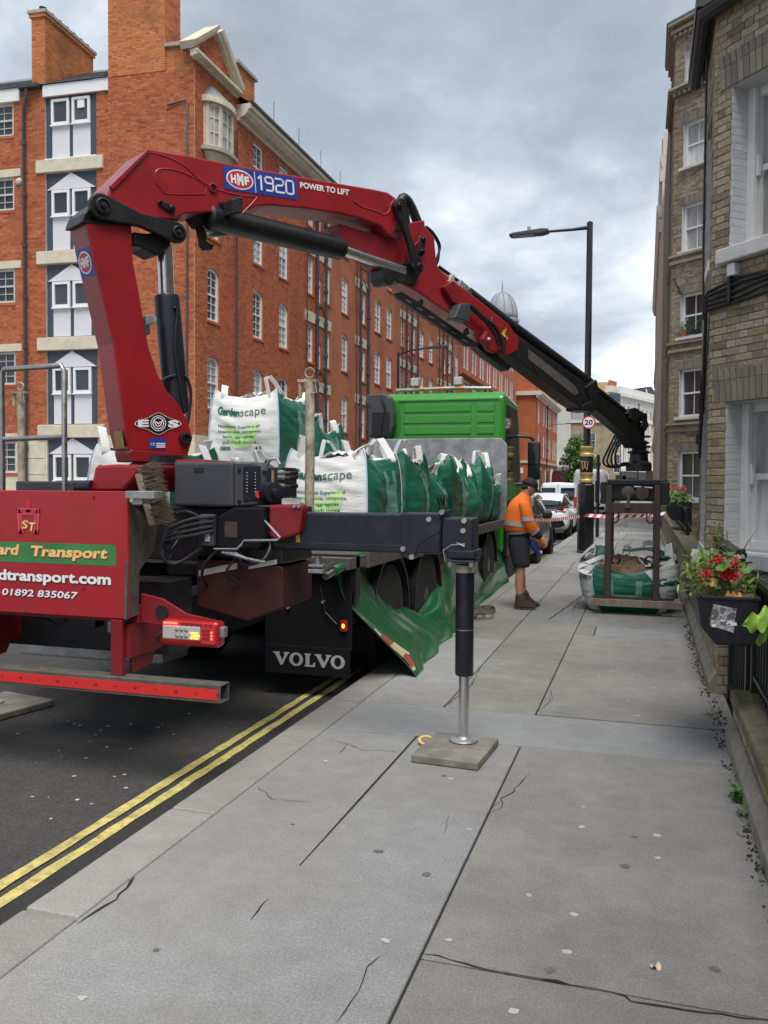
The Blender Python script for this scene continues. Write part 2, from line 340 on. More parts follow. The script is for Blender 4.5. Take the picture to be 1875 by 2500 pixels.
M['bagpale'] = mat('pale_print_on_green', (.13,.30,.25), .42, var=.15, scale=6, bump=.4, bscale=10, stretch=(1,1,7))
M['bagtext'] = mat('dark_green_print', (.012,.13,.085), .5, var=.08)
M['bagtext2'] = mat('grey_green_print', (.10,.24,.17), .5, var=.08)
M['lime'] = mat('lime_print', (.50,.72,.30), .55, var=.06)
M['seamblue'] = mat('pale_blue_seam', (.42,.55,.75), .6)
M['soil'] = mat('brown_soil', (.20,.13,.08), .95, var=.45, scale=30, bump=.9, bscale=60)
M['orange'] = mat('orange_hi_vis_cloth', (.95,.19,.015), .75, var=.1, scale=8, bump=.8, bscale=9)
M['refl'] = mat('grey_reflective_band', (.40,.41,.42), .4, var=.08)
M['shorts'] = mat('charcoal_cloth', (.024,.026,.033), .85, var=.3, bump=.8, bscale=11)
M['capc'] = mat('black_cap_cloth', (.014,.014,.016), .8, var=.2)
M['skin'] = mat('skin', (.50,.25,.175), .5, var=.1, scale=14)
M['hair'] = mat('dark_hair', (.03,.02,.014), .7)
M['boot'] = mat('brown_boot_leather', (.05,.034,.026), .7, var=.3, scale=20, bump=.15)
M['sole'] = mat('boot_sole', (.13,.105,.08), .8)
M['glove'] = mat('orange_yellow_glove', (.85,.30,.03), .6, var=.15, scale=20)
M['bluegl'] = mat('blue_plastic', (.02,.05,.28), .4)
M['carwhite'] = mat('white_car_paint', (.70,.72,.75), .25, coat=.6, var=.02)
M['cargrey'] = mat('grey_car_paint', (.10,.10,.105), .25, coat=.6, metal=.4, var=.05)
M['tyre'] = mat('tyre_rubber', (.016,.016,.017), .8, var=.3, dirt=.3, dirtcol=(.06,.055,.05), dscale=6)
M['rim'] = mat('wheel_rim', (.16,.16,.165), .45, metal=.7, var=.2)
M['taillight'] = mat('red_lens', (.35,.01,.01), .15, var=.05, coat=.5)
M['litred'] = mat('lit_red_lamp', (1,.05,.03), .3, emit=3.0, var=0)
M['litamber'] = mat('lit_amber_lamp', (1,.38,.04), .3, emit=1.3, var=0)
M['litwhite'] = mat('white_lens', (.45,.43,.42), .2, var=.1, coat=.5)
M['plate'] = mat('yellow_number_plate', (.72,.50,.06), .4, var=.03)
M['platew'] = mat('white_number_plate', (.75,.75,.73), .4, var=.03)
M['inkblack'] = mat('black_print', (.012,.012,.014), .5, var=.05)
M['bluestk'] = mat('blue_sticker', (.018,.05,.33), .4, var=.06)
M['redstk'] = mat('red_sticker', (.52,.03,.04), .4, var=.05)
M['yellowstk'] = mat('yellow_sticker', (.78,.44,.02), .5, var=.1)
M['tan'] = mat('worn_tan_sticker', (.30,.18,.06), .6, var=.25, scale=25)
M['greenstk'] = mat('green_banner_print', (.045,.20,.06), .4, var=.25, scale=4)
M['goldtxt'] = mat('gold_lettering', (.82,.56,.20), .4, var=.2, scale=25)
M['crimson'] = mat('crimson_outline', (.30,.008,.015), .4)
M['bristle'] = mat('brown_bristle', (.12,.085,.06), .9, var=.4, scale=30, rnd=.7)
M['wood'] = mat('weathered_wood', (.23,.185,.14), .8, var=.3, scale=10, stretch=(1,1,.2), bump=.2)
M['padwood'] = mat('grey_composite_pad', (.20,.185,.165), .8, var=.3, scale=7, dirt=.35, dirtcol=(.33,.30,.25), dscale=7, bump=.2)
M['yellow'] = mat('yellow_rope', (.70,.50,.14), .7)
M['yline'] = mat('yellow_line_paint', (.56,.47,.15), .75, var=.2, scale=5, dirt=.75, dirtcol=(.10,.09,.06), dscale=22, bump=.3, bscale=90)
M['wline'] = mat('white_line_paint', (.55,.55,.53), .7, var=.1, dirt=.4, dirtcol=(.15,.15,.15), dscale=14)
M['asphalt'] = ground_mat('asphalt', (.043,.042,.041), (.125,.122,.118), .9, .6, .35, 85, .8)
M['patch'] = ground_mat('black_tar_band', (.026,.025,.025), (.06,.06,.06), .9, .4, .3, 90, .9)
M['slab'] = ground_mat('pavement_slab', (.205,.205,.206), (.395,.395,.392), .8, .7, .24, 110, .5, tint=(.26,.248,.225))
M['slabpale'] = ground_mat('pale_smooth_slab', (.27,.273,.277), (.37,.373,.377), .72, .4, .2, 120, .25, tint=(.28,.278,.272))
M['slabdirty'] = ground_mat('worn_slab', (.205,.198,.182), (.36,.352,.33), .82, .6, .36, 110, .55)
M['kerb'] = ground_mat('granite_kerb', (.235,.226,.21), (.39,.38,.36), .85, .6, .25, 110, .6, rnd=.12)
M['joint'] = mat('dark_joint', (.018,.017,.015), .95, bump=.3)
M['dirt'] = mat('gutter_dirt', (.04,.03,.022), .95, var=.5, scale=40, bump=.6)
M['gum'] = mat('pale_gum', (.43,.43,.42), .8, var=.15)
M['gumdk'] = mat('dark_stain', (.13,.125,.12), .85, var=.2)
M['mortar_r'] = mat('red_wall_mortar', (.50,.33,.22), .95, var=.2, scale=3, bump=.3, bscale=120)
M['mortar_y'] = mat('stock_wall_mortar', (.17,.15,.115), .95, var=.3, scale=3, bump=.4, bscale=120)
M['rbrick'] = ramp_brick('red_bricks', [(0,(.41,.115,.05)),(1,(.41,.118,.052)),(.12,(.48,.15,.066)),(.3,(.43,.118,.05)),(.5,(.35,.09,.04)),(.68,(.47,.145,.062)),(.82,(.27,.07,.037)),(.92,(.51,.19,.095))], .20, stain=.5, staincol=(.14,.045,.03))
M['obrick'] = ramp_brick('orange_chimney_bricks', [(0,(.47,.16,.055)),(1,(.46,.17,.06)),(.25,(.53,.20,.075)),(.5,(.43,.14,.05)),(.75,(.56,.23,.09)),(.9,(.36,.11,.04))], .18, stain=.75, staincol=(.07,.05,.035))
M['ybrick'] = ramp_brick('yellow_stock_bricks', [(0,(.29,.245,.165)),(1,(.29,.24,.165)),(.12,(.37,.325,.235)),(.25,(.235,.195,.135)),(.4,(.32,.235,.11)),(.52,(.33,.29,.215)),(.64,(.17,.14,.105)),(.76,(.27,.225,.15)),(.88,(.39,.345,.265))], .38, stain=.65, staincol=(.09,.075,.055))
M['gbrick'] = ramp_brick('grey_arch_bricks', [(0,(.19,.175,.15)),(1,(.18,.165,.14)),(.3,(.25,.23,.19)),(.6,(.15,.135,.115)),(.8,(.28,.25,.2))], .3, stain=.5, staincol=(.08,.07,.06))
M['wbrick'] = ramp_brick('white_painted_bricks', [(0,(.52,.525,.535)),(1,(.525,.53,.54)),(.5,(.57,.575,.58)),(.8,(.47,.475,.49))], .12, .6, stain=.3, staincol=(.42,.42,.43))
M['mortar_w'] = mat('white_painted_wall', (.50,.505,.515), .6, var=.12, scale=4, bump=.2, bscale=40)
M['farred'] = tex_brick('distant_red_brick', (.47,.145,.068), (.39,.11,.052), (.46,.28,.19))
M['farred2'] = tex_brick('distant_dark_red_brick', (.43,.125,.066), (.36,.10,.054), (.34,.18,.13))
M['farorange'] = tex_brick('distant_orange_brick', (.44,.12,.042), (.38,.10,.036), (.38,.19,.11))
M['farorangex'] = tex_brick('distant_orange_brick_gable', (.44,.12,.042), (.38,.10,.036), (.38,.19,.11), 'X')
M['farbeige'] = tex_brick('distant_beige_brick', (.38,.30,.20), (.32,.25,.165), (.36,.31,.23), 'X')
M['terra'] = mat('terracotta', (.40,.12,.05), .85, var=.2)
M['stucco'] = mat('cream_stucco', (.64,.61,.53), .8, var=.08, scale=2, dirt=.12, dirtcol=(.4,.38,.33), dscale=.6)
M['stuccow'] = mat('white_stucco', (.68,.66,.60), .8, var=.08, scale=1, dirt=.12, dirtcol=(.42,.40,.36), dscale=.5)
M['pinkstone'] = mat('pale_pink_stone', (.55,.47,.41), .8, var=.1, scale=2)
M['darkroof'] = mat('dark_glazed_roof', (.05,.06,.075), .2, spec=.7, var=.1)
M['shop'] = mat('dark_shopfront', (.03,.028,.028), .4, var=.4, scale=2)
M['maroon'] = mat('maroon_sign', (.09,.012,.022), .4)
M['cable'] = mat('black_cable', (.013,.014,.017), .5, var=.2)
M['iron'] = mat('black_railing_paint', (.011,.012,.015), .35, var=.3, dirt=.1, dirtcol=(.08,.08,.08), dscale=15)
M['planter'] = mat('black_planter_plastic', (.010,.012,.018), .4, var=.25, dirt=.12, dirtcol=(.12,.12,.12), dscale=22, stretch=(3,3,.8))
M['leaf'] = mat('green_leaf', (.075,.17,.025), .5, var=.35, scale=9, rnd=.4)
M['leafy'] = mat('yellow_green_leaf', (.20,.26,.04), .5, var=.3, scale=9, rnd=.35)
M['leafbig'] = mat('pale_green_leaf', (.27,.47,.07), .4, var=.2, scale=9, bump=.35, bscale=22)
M['leafor'] = mat('orange_leaf', (.62,.30,.06), .55, var=.25, scale=15)
M['petal'] = mat('red_petal', (.72,.018,.05), .5, var=.2, scale=30, rnd=.2)
M['petalp'] = mat('pink_petal', (.80,.13,.26), .5, var=.15, scale=30)
M['tree'] = mat('tree_leaf', (.075,.17,.03), .55, var=.4, scale=3, rnd=.5)
M['bark'] = mat('bark', (.09,.07,.05), .9, bump=.4)
M['stem'] = mat('plant_stem', (.14,.19,.05), .6)
M['moss'] = mat('mossy_stone_coping', (.15,.135,.085), .95, var=.4, scale=9, dirt=.5, dirtcol=(.06,.075,.025), dscale=6, bump=.5)
M['plinth'] = mat('weathered_stone_plinth', (.26,.235,.195), .9, var=.22, scale=7, dirt=.5, dirtcol=(.10,.085,.065), dscale=4, bump=.35)
M['photo'] = mat('grey_print', (.42,.41,.42), .5, var=.5, scale=40)
M['tapew'] = mat('white_barrier_tape', (.75,.72,.72), .4)
M['taper'] = mat('red_barrier_tape', (.55,.02,.035), .4)
M['vanwhite'] = mat('white_van_paint', (.62,.66,.70), .3, coat=.4, var=.03)
M['orangebar'] = mat('orange_plastic', (.85,.27,.02), .5)
M['strap'] = mat('dirty_webbing', (.16,.14,.11), .9, var=.3, scale=30)
M['sleeve'] = mat('navy_sleeve', (.012,.014,.024), .8)
M['dome'] = mat('weathered_lead_dome', (.27,.30,.32), .6, var=.12, dirt=.3, dirtcol=(.16,.18,.19), dscale=1)
# ------------------------------------------------------------------ ground, road, pavement, kerb
def sheet(name, x0, x1, y0, y1, z, m, kind='structure', parent=None):
    o = MB().add([(x0,y0,z),(x1,y0,z),(x1,y1,z),(x0,y1,z)], [(0,1,2,3)]).build(name, m, parent)
    if kind: o['kind'] = kind
    return o
PK, PB, PW = -2.235, -1.985, .50        # kerb front, kerb back, wall side of the near pavement
sheet('ground', -900, 900, -60, 1500, -.16, M['slabdirty'])
sheet('road', -11.2, PK-.004, -8, 185, -.10, M['asphalt'])
sheet('cross_street', -60, 60, 185.01, 200, -.104, M['asphalt'])
sheet('road_repair_band', PK-.22, PK-.006, -2, 22, -.096, M['patch'])
def wob_line(name, x, wd, y0, y1, m, z, step=.12):
    mb = MB(); n = int((y1-y0)/step); rr = random.Random(int(x*1000) % 997)
    a = [(x-wd/2+rr.uniform(-.006,.006), y0+(y1-y0)*i/n) for i in range(n+1)]; b = [(x+wd/2+rr.uniform(-.006,.006), y0+(y1-y0)*i/n) for i in range(n+1)]
    mb.add([(*p, z) for p in a]+[(*p, z) for p in b], [(i, i+n+1, i+n+2, i+1) for i in range(n)])
    o = mb.build(name, m); o['kind'] = 'structure'; return o
wob_line('yellow_line', -2.475, .062, -1, 16.5, M['yline'], -.092)
wob_line('yellow_line', -2.585, .062, -1, 16.5, M['yline'], -.092)
wob_line('parking_bay_line', -4.35, .08, 17, 60, M['wline'], -.092, .5)
for yy in (20.6, 25.2): sheet('parking_bay_line', -4.3, -2.4, yy, yy+.08, -.092, M['wline'])
rr = random.Random(5)
pav = sheet('pavement', PB-.01, PW+.16, -3, 170, -.035, M['joint'])
def slab(x0, x1, y0, y1, m='slab', dz=0.0, g=.005):
    o = MB().box(x0+g, x1-g, y0+g, y1-g, -.05, rr.uniform(-.0015,.0015)+dz).build('paving_slab', M[m], pav, bevel=.004, seg=1); return o
def run(x0, x1, cuts, m='slab', m2=None):
    for i, (a, b) in enumerate(zip(cuts[:-1], cuts[1:])): slab(x0, x1, a, b, (m2 if m2 and rr.random() < .35 else m))
run(PB, -.71, [-2,.75,5.24], 'slab')
run(-.71, PW+.12, [-2,-1.0,.9,2.77,5.27], 'slabdirty')
slab(PB, PW+.1, 5.25, 6.0, 'slabpale', .001)
run(PB, -1.37, [6.0,7.4,8.8,10.2,11.7,13.1,14.5,15.8], 'slab', 'slabdirty')
run(-1.37, -.71, [6.0,7.18,8.9,10.25,11.6,12.8,14.2,15.8], 'slab', 'slabdirty')
run(-.71, PW+.12, [6.02,9.38], 'slabdirty'); slab(-.5, PW+.12, 9.4, 9.98, 'slabpale', .001); slab(-.71, -.5, 9.4, 9.98, 'slabdirty')
run(-.71, PW+.12, [9.98,11.6,12.8,14.4,15.8], 'slabdirty', 'slab')
yy = 15.8
while yy < 120:
    st = rr.uniform(1.0, 1.9)*(1 if yy < 50 else 2.2); bx = [PB, -1.37+rr.uniform(-.1,.1), -.71+rr.uniform(-.15,.15), PW+.12]
    for a, b in zip(bx[:-1], bx[1:]):
        slab(a, b, yy, yy+st, rr.choice(['slab','slabdirty','slab','slabpale']), 0, .007)
    yy += st
kb = sheet('kerb', PK, PB, -3, 170, -.11, M['joint'])
cuts = [-2.5,-1.45,-.4,.6,1.62,2.65,3.7,4.85,5.96,7.0,8.05,9.1]
while cuts[-1] < 120: cuts.append(cuts[-1]+(1.0 if cuts[-1] < 40 else 3.0))
for a, b in zip(cuts[:-1], cuts[1:]):
    MB().box(PK+rr.uniform(-.004,.004), PB-.006, a+.004, b-.004, -.14, rr.uniform(-.002,.003)).build('kerbstone', M['kerb'], kb, bevel=.014, seg=2)
# far side
sheet('opposite_pavement', -14.0, -11.2, -8, 185, .0, M['slab'])
ko = sheet('opposite_kerb', -11.2, -11.0, -8, 185, .002, M['kerb'])
# cracks, gum and stains on the slabs
def crack(pts, wd):
    wd *= .62; mb = MB(); P = []
    for (a, b) in zip(pts[:-1], pts[1:]):
        n = max(2, int(math.dist(a, b)/.05))
        for i in range(n): t = i/n; P.append((a[0]+(b[0]-a[0])*t+rr.uniform(-.008,.008), a[1]+(b[1]-a[1])*t+rr.uniform(-.008,.008)))
    P.append(pts[-1]); L = len(P)
    wl = [wd*rr.uniform(.3,1.2) for _ in P]; wl[0] = wl[-1] = .0006
    for sgn in (-1, 1):
        for i, p in enumerate(P):
            q = P[min(i+1, L-1)]; o = P[max(i-1, 0)]; dx, dy = q[0]-o[0], q[1]-o[1]; l = math.hypot(dx, dy) or 1
            mb.v.append((p[0]-dy/l*wl[i]*sgn/2, p[1]+dx/l*wl[i]*sgn/2, .0035))
    mb.f = [(i, i+1, L+i+1, L+i) for i in range(L-1)]
    o = mb.build('crack', M['joint'], pav); o['kind'] = 'stuff'
for pts, wd in (([(-.71,2.8),(-.56,2.79),(-.4,2.76)], .012), ([(-.45,2.77),(-.3,2.77),(-.07,2.77),(-.01,2.74),(.1,2.74),(.3,2.75),(.48,2.76)], .014), ([(-.3,2.77),(-.2,2.765)], .03),
    ([(-.59,4.76),(-.64,4.45),(-.68,4.33),(-.66,4.18),(-.7,4.11)], .010), ([(-.68,4.33),(-.715,4.1)], .006), ([(-.84,2.74),(-.86,2.66),(-.85,2.47),(-.86,2.35)], .008),
    ([(-1.74,4.95),(-1.6,4.85),(-1.5,4.9),(-1.37,4.88)], .007), ([(-1.9,5.0),(-1.74,4.95),(-1.72,4.75)], .006), ([(-1.95,4.1),(-1.8,3.95),(-1.6,3.98)], .005), ([(-1.97,3.0),(-1.93,2.8),(-1.96,2.6)], .02),
    ([(-.87,11.09),(-.84,12.82)], .02), ([(-1.08,10.28),(-.95,11.6),(-.84,12.82)], .03), ([(-1.37,5.99),(-1.30,6.6),(-1.36,7.4)], .012), ([(-.7,6.06),(-.64,6.5),(-.69,6.8)], .008), ([(-.6,6.08),(-.5,6.13),(-.38,6.1)], .008),
    ([(-.05,11.2),(-.3,11.5),(-.55,11.4)], .012), ([(-.4,18.5),(-.5,22),(-.3,26)], .03), ([(-.9,4.05),(-.86,3.8)], .004), ([(-1.37,2.99),(-1.37,2.82)], .010)): crack(pts, wd)
for _i in range(13):
    _w = .0065*(1-max(0,_i-7)/8); _y = 5.245-_i*.15
    o = MB().add([(-1.37-_w,_y-.15,.0034),(-1.37+_w,_y-.15,.0034),(-1.37+_w+.0004,_y,.0034),(-1.37-_w-.0004,_y,.0034)], [(0,1,2,3)]).build('joint_gap', M['joint'], pav)
    o['kind'] = 'stuff'
def spot(x, y, r, m, nm='gum_spot'):
    n = 9; mb = MB().add([(x+r*rr.uniform(.6,1.3)*math.cos(2*math.pi*k/n), y+r*1.0*rr.uniform(.5,1.15)*math.sin(2*math.pi*k/n), .003) for k in range(n)], [tuple(range(n))])
    o = mb.build(nm, M[m], pav); o['kind'] = 'stuff'
for x, y in ((-.41,3.33),(-.23,3.23),(-.23,2.96),(-.36,2.57),(.08,3.84),(.08,4.09),(-.26,4.08),(-.27,4.34),(-.99,4.53),(-.76,3.89),(-.85,2.84),(-.64,2.91),(-1.66,2.23),(-.1,6.6),(.1,7.1),(-.35,7.4),(.2,8.6),(-.15,9.0),(-.9,6.4),(-.02,6.2),(-1.75,4.6),(-1.2,7.6)): spot(x, y, rr.uniform(.012,.02), 'gum')
for x, y, r in ((-.28,2.83,.022),(-.84,3.38,.022),(-1.09,3.53,.022),(-.02,4.04,.016),(-.05,3.71,.025),(-1.04,4.57,.016),(-1.59,2.54,.012),(-1.57,3.69,.01),(-.5,8.0,.016),(.25,3.0,.02)): spot(x, y, r, 'gumdk', 'stain')
for _ in range(60): spot(rr.uniform(-8,-2.7), rr.uniform(2.2,7), rr.uniform(.006,.014), 'gum', 'gum_spot') if 0 else None
mb = MB()
for _ in range(70):
    x, y, r = rr.uniform(-4.6,-2.75), rr.uniform(2.3,5.6), rr.uniform(.005,.014); n = 7
    mb.add([(x+r*rr.uniform(.7,1.2)*math.cos(6.283*k/n), y+r*rr.uniform(.7,1.2)*math.sin(6.283*k/n), -.0965) for k in range(n)], [tuple(range(n))])
o = mb.build('road_specks', M['gum']); o['kind'] = 'stuff'
mb = MB()
for _ in range(420):
    yq = rr.uniform(2.2, 10.5); x = PW-.012+rr.gauss(0,.022)*(1.6 if 5.8 < yq < 7 else 1)+(.03 if 5.8 < yq < 7 else 0); a = rr.uniform(0,6.28); l = rr.uniform(.003,.012)
    mb.obox((x, yq, .008), (l*math.cos(a), l*math.sin(a), rr.uniform(0,.006)), (-.5*l*math.sin(a), .5*l*math.cos(a), .002), (0,0,.0015))
o = mb.build('gutter_litter', M['dirt']); o['kind'] = 'stuff'
lf = MB()
lf.grid(lambda u, v: (.06+.042*(u-.5)*(1-abs(v-.5)), 2.95+.03*(v-.5), .008+.011*math.sin(u*5)*math.cos(v*3)), 6, 5)
tag(lf.build('fallen_leaf', mat('dry_leaf', (.62,.50,.33), .7), smooth=True), 'dry curled tan leaf lying on the pavement near the camera', 'leaf')

# ------------------------------------------------------------------ brick walls
CAMP = np.array((0, 0, CAM_H))
def layout(L, z0, z1, ops, top=None, bl=.215, hd=.1025, bh=.065, j=.010, u0=0.0, seed=1):
    r = random.Random(seed); out = []; k = 0; z = z0
    while z+bh*.5 < z1:
        zc = z+bh/2; u = u0-((bl+hd)/2+.02 if k % 2 else 0); alt = 0
        lim = [(a, b, c, d, q) for a, b, c, d, q in ops if c-.01 < zc < d]
        segs = []
        for a, b, c, d, q in lim:
            if q and zc > d-q:
                h = (zc-(d-q))/q; mid, hw = (a+b)/2, (b-a)/2*math.sqrt(max(0, 1-h*h)) ; a, b = mid-hw, mid+hw
            segs.append((a-j*.3, b+j*.3))
        while u < L:
            wd = bl if alt == 0 else hd; alt ^= 1
            parts = [(max(u, u0), min(u+wd, L))]
            for a, b in segs:
                nx = []
                for p, q in parts:
                    if b <= p or a >= q: nx.append((p, q))
                    else:
                        if a > p: nx.append((p, a))
                        if b < q: nx.append((b, q))
                parts = nx
            for p, q in parts:
                if q-p > .025 and (top is None or zc < top((p+q)/2)): out.append((p, q, z, min(z+bh, z1), abs((q-p)-wd) < 1e-6 and wd))
            u += wd+j
        z += bh+j; k += 1
    return out
def np_mesh(name, V, Q, rnd):
    me = bpy.data.meshes.new(name); me.vertices.add(len(V)); me.vertices.foreach_set('co', np.ascontiguousarray(V, dtype=np.float32).ravel())
    me.loops.add(Q.size); me.loops.foreach_set('vertex_index', Q.ravel().astype(np.int32)); me.polygons.add(len(Q))
    me.polygons.foreach_set('loop_start', np.arange(0, Q.size, 4, dtype=np.int32)); me.polygons.foreach_set('loop_total', np.full(len(Q), 4, dtype=np.int32))
    at = me.attributes.new('rnd', 'FLOAT', 'FACE'); at.data.foreach_set('value', np.repeat(rnd, 5).astype(np.float32)); me.update(calc_edges=True); me.shade_flat(); return me
BR = {}
def bricks(parent, P0, e, n, lay, m, nind=300, proud=.008, seed=1, name='brick', jit=.003, maxd=1e9):
    """lay: (u0,u1,z0,z1,full length or False) -> the nearest nind whole bricks as parts, the rest one joined part"""
    e = np.array(e, float); n = np.array(n, float); P0 = np.array(P0, float); r = np.random.RandomState(seed)
    A = np.array([q[:4] for q in lay]); full = np.array([q[4] if q[4] else 0 for q in lay], float)
    ctr = P0+np.outer((A[:,0]+A[:,1])/2, e); ctr[:,2] += (A[:,2]+A[:,3])/2
    dist = np.linalg.norm(ctr-CAMP, axis=1)
    # the nearest whole ones that the camera's frame holds
    d = ctr-CAMP; zf = d@np.array(_F); ux = d@np.array(_R)/zf*FPX+937.5; vy = 1250-d@np.array(_U)/zf*FPX
    ok = (full > 0) & (ux > -20) & (ux < 1895) & (vy > -20) & (vy < 2520)
    order = [i for i in np.argsort(dist) if ok[i]][:nind]; ind = np.zeros(len(lay), bool); ind[order] = True
    off = np.zeros(3); q = parent
    while q is not None: off += np.array(q.location); q = q.parent
    rot = Matrix(((e[0], n[0], 0), (e[1], n[1], 0), (0, 0, 1))).to_4x4()
    for i in order:
        key = (round(full[i], 4), round(A[i,3]-A[i,2], 4), m.name, proud, name)
        if key not in BR:
            l, h = key[0], key[1]; BR[key] = []
            for var in range(6):
                mb = MB(); rv = random.Random(var)
                q = lambda: rv.uniform(-.003, .003)
                x0, x1, y1, za, zb = -l/2+q(), l/2+q(), proud+rv.uniform(-jit, jit), -h/2+q()*.7, h/2+q()*.7
                c = .006
                mb.add([(x0,-.01,za),(x1,-.01,za),(x1,-.01,zb),(x0,-.01,zb),(x0,y1-c,za),(x1,y1-c,za),(x1,y1-c,zb),(x0,y1-c,zb),(x0+c,y1,za+c),(x1-c,y1,za+c),(x1-c,y1,zb-c),(x0+c,y1,zb-c)],
                       [(0,1,5,4),(1,2,6,5),(2,3,7,6),(3,0,4,7),(4,5,9,8),(5,6,10,9),(6,7,11,10),(7,4,8,11),(8,9,10,11)])
                me = bpy.data.meshes.new(name); me.from_pydata(mb.v, [], mb.f); me.materials.append(m); BR[key].append(me)
        o = bpy.data.objects.new(name, BR[key][r.randint(6)]); COL.objects.link(o); o.parent = parent
        o.matrix_local = Matrix.Translation(Vector(ctr[i]-off)) @ rot
    rest = np.where(~ind)[0]; B = A[rest]; N = len(B)
    if N:
        pr = proud+r.uniform(-jit, jit, N); V = np.zeros((N, 8, 3)); wob = r.uniform(-.0025, .0025, (N, 4))
        for k, (ui, zi, fr) in enumerate(((0,2,0),(1,2,0),(1,3,0),(0,3,0),(0,2,1),(1,2,1),(1,3,1),(0,3,1))):
            uu = B[:,ui]+wob[:,ui]; zz = B[:,zi]+wob[:,zi]*.6
            V[:,k,:] = P0+np.outer(uu, e)+np.outer(np.where(fr, pr, -.006), n); V[:,k,2] += zz
        Q = np.array([(4,5,6,7),(0,1,5,4),(1,2,6,5),(2,3,7,6),(3,0,4,7)]); QQ = (np.arange(N)[:,None,None]*8+Q[None]).reshape(-1, 4)
        me = np_mesh('brickwork', (V.reshape(-1, 3)-off), QQ, r.rand(N)); me.materials.append(m)
        o = bpy.data.objects.new('brickwork', me); COL.objects.link(o); o.parent = parent; o['kind'] = 'stuff'
def wall_face(parent, P0, e, n, u0, u1, z0, z1, ops, m, depth=.12, name='wall', mrev=None, top=None):
    """a wall sheet with recessed openings; arched ones get their spandrels"""
    e, n, P0 = Vector(e), Vector(n), Vector(P0)
    f = lambda u, z, d=0: P0+e*u+n*d+Vector((0, 0, z))
    us = sorted({u0, u1, *[min(max(q, u0), u1) for o in ops for q in o[:2]]}); zs = sorted({z0, z1, *[min(max(q, z0), z1) for o in ops for q in o[2:4]]})
    mb = MB()
    for a, b in zip(us[:-1], us[1:]):
        for c, d in zip(zs[:-1], zs[1:]):
            uc, zc = (a+b)/2, (c+d)/2
            if any(o[0] < uc < o[1] and o[2] < zc < o[3] for o in ops): continue
            mb.add([f(a,c), f(b,c), f(b,d), f(a,d)], [(0,1,2,3)])
    for a, b, c, d, q in ops:
        prof = [(a, c), (b, c), (b, d-q)]
        if q:
            K = 8; arc = [((a+b)/2+(b-a)/2*math.cos(math.pi*k/K), d-q+q*math.sin(math.pi*k/K)) for k in range(1, K)]
            prof += arc
            for side in (0, 1):
                pts = [p for p in ([(b, d-q)]+arc+[(a, d-q)]) if (p[0] >= (a+b)/2-1e-6 if side == 0 else p[0] <= (a+b)/2+1e-6)]
                cx = b if side == 0 else a
                poly = [(cx, d)]+(pts if side == 1 else pts)
                mb.add([f(*p) for p in poly], [tuple(range(len(poly)))])
        prof.append((a, d-q)); k = len(prof)
        MB().add([f(*p) for p in prof]+[f(*p, -depth) for p in prof], [(i, (i+1) % k, (i+1) % k+k, i+k) for i in range(k)]).build('window_reveal', mrev or m, parent)
    o = mb.build(name, m, parent)
    return f
def sash(parent, f, a, b, c, d, q=0, dep=.10, cols=2, rows=(2, 2), fw=.06, mf='sash', mg='glassn', sill=None, open_=False):
    """sliding sash window in the opening a..b, c..d; f(u, z, depth)"""
    K = 8
    def loop(ins, zz=0):
        a1, b1, c1, d1 = a+ins, b-ins, c+ins, d-ins; q1 = max(0, q-ins*.5) if q else 0
        pts = [(a1, c1), (b1, c1), (b1, d1-q1)]
        if q: pts += [((a1+b1)/2+(b1-a1)/2*math.cos(math.pi*k/K), d1-q1+q1*math.sin(math.pi*k/K)) for k in range(1, K)]
        return pts+[(a1, d1-q1)]
    o_, i_ = loop(.0), loop(fw); n = len(o_); mb = MB()
    for d0, d1 in ((-dep+.05, -dep-.03),):
        vs = [f(*p, d0) for p in o_]+[f(*p, d0) for p in i_]+[f(*p, d1) for p in o_]+[f(*p, d1) for p in i_]
        mb.add(vs, [(k, (k+1) % n, n+(k+1) % n, n+k) for k in range(n)]+[(n+k, n+(k+1) % n, 3*n+(k+1) % n, 3*n+k) for k in range(n)]+[(k, (k+1) % n, 2*n+(k+1) % n, 2*n+k) for k in range(n)])
    zm = (c+d)/2; E = (f(1, 0)-f(0, 0)); NN = (f(0, 0, 1)-f(0, 0))
    def bar(u0, u1, z0, z1, dd=.0, t=.02): mb.obox(f((u0+u1)/2, (z0+z1)/2, -dep+dd), E*(u1-u0)/2, NN*t, Vector((0, 0, (z1-z0)/2)))
    if rows[1]: bar(a+fw, b-fw, zm-.03, zm+.03, .012)
    for k in range(1, cols): u = a+fw+(b-a-2*fw)*k/cols; bar(u-.011, u+.011, c+fw, d-fw, .003, .014)
    for z0, z1, rw in ((c+fw, zm-.03, rows[1]), (zm+.03, d-fw, rows[0])):
        for k in range(1, rw): z = z0+(z1-z0)*k/rw; bar(a+fw, b-fw, z-.011, z+.011, .003, .014)
    wn = mb.build('window', M[mf], parent)
    for z0, z1, dd in ((c+fw*.5, zm, -.03), (zm, d-fw*.5, -.012)):
        pts = [(a+fw*.6, z0), (b-fw*.6, z0), (b-fw*.6, z1), (a+fw*.6, z1)]
        if q and z1 > zm+.01: pts = [(a+fw*.6, z0), (b-fw*.6, z0)]+[p for p in loop(fw*.6)[2:]]
        MB().add([f(*p, -dep+dd) for p in pts], [tuple(range(len(pts)))]).build('pane', M[mg], wn)
    if sill: MB().obox(f((a+b)/2, c-.045, .02), E*((b-a)/2+.06), NN*(dep*.5+.05), Vector((0, 0, .045))).build('sill', M[sill], wn, bevel=.006, seg=1)
    return wn
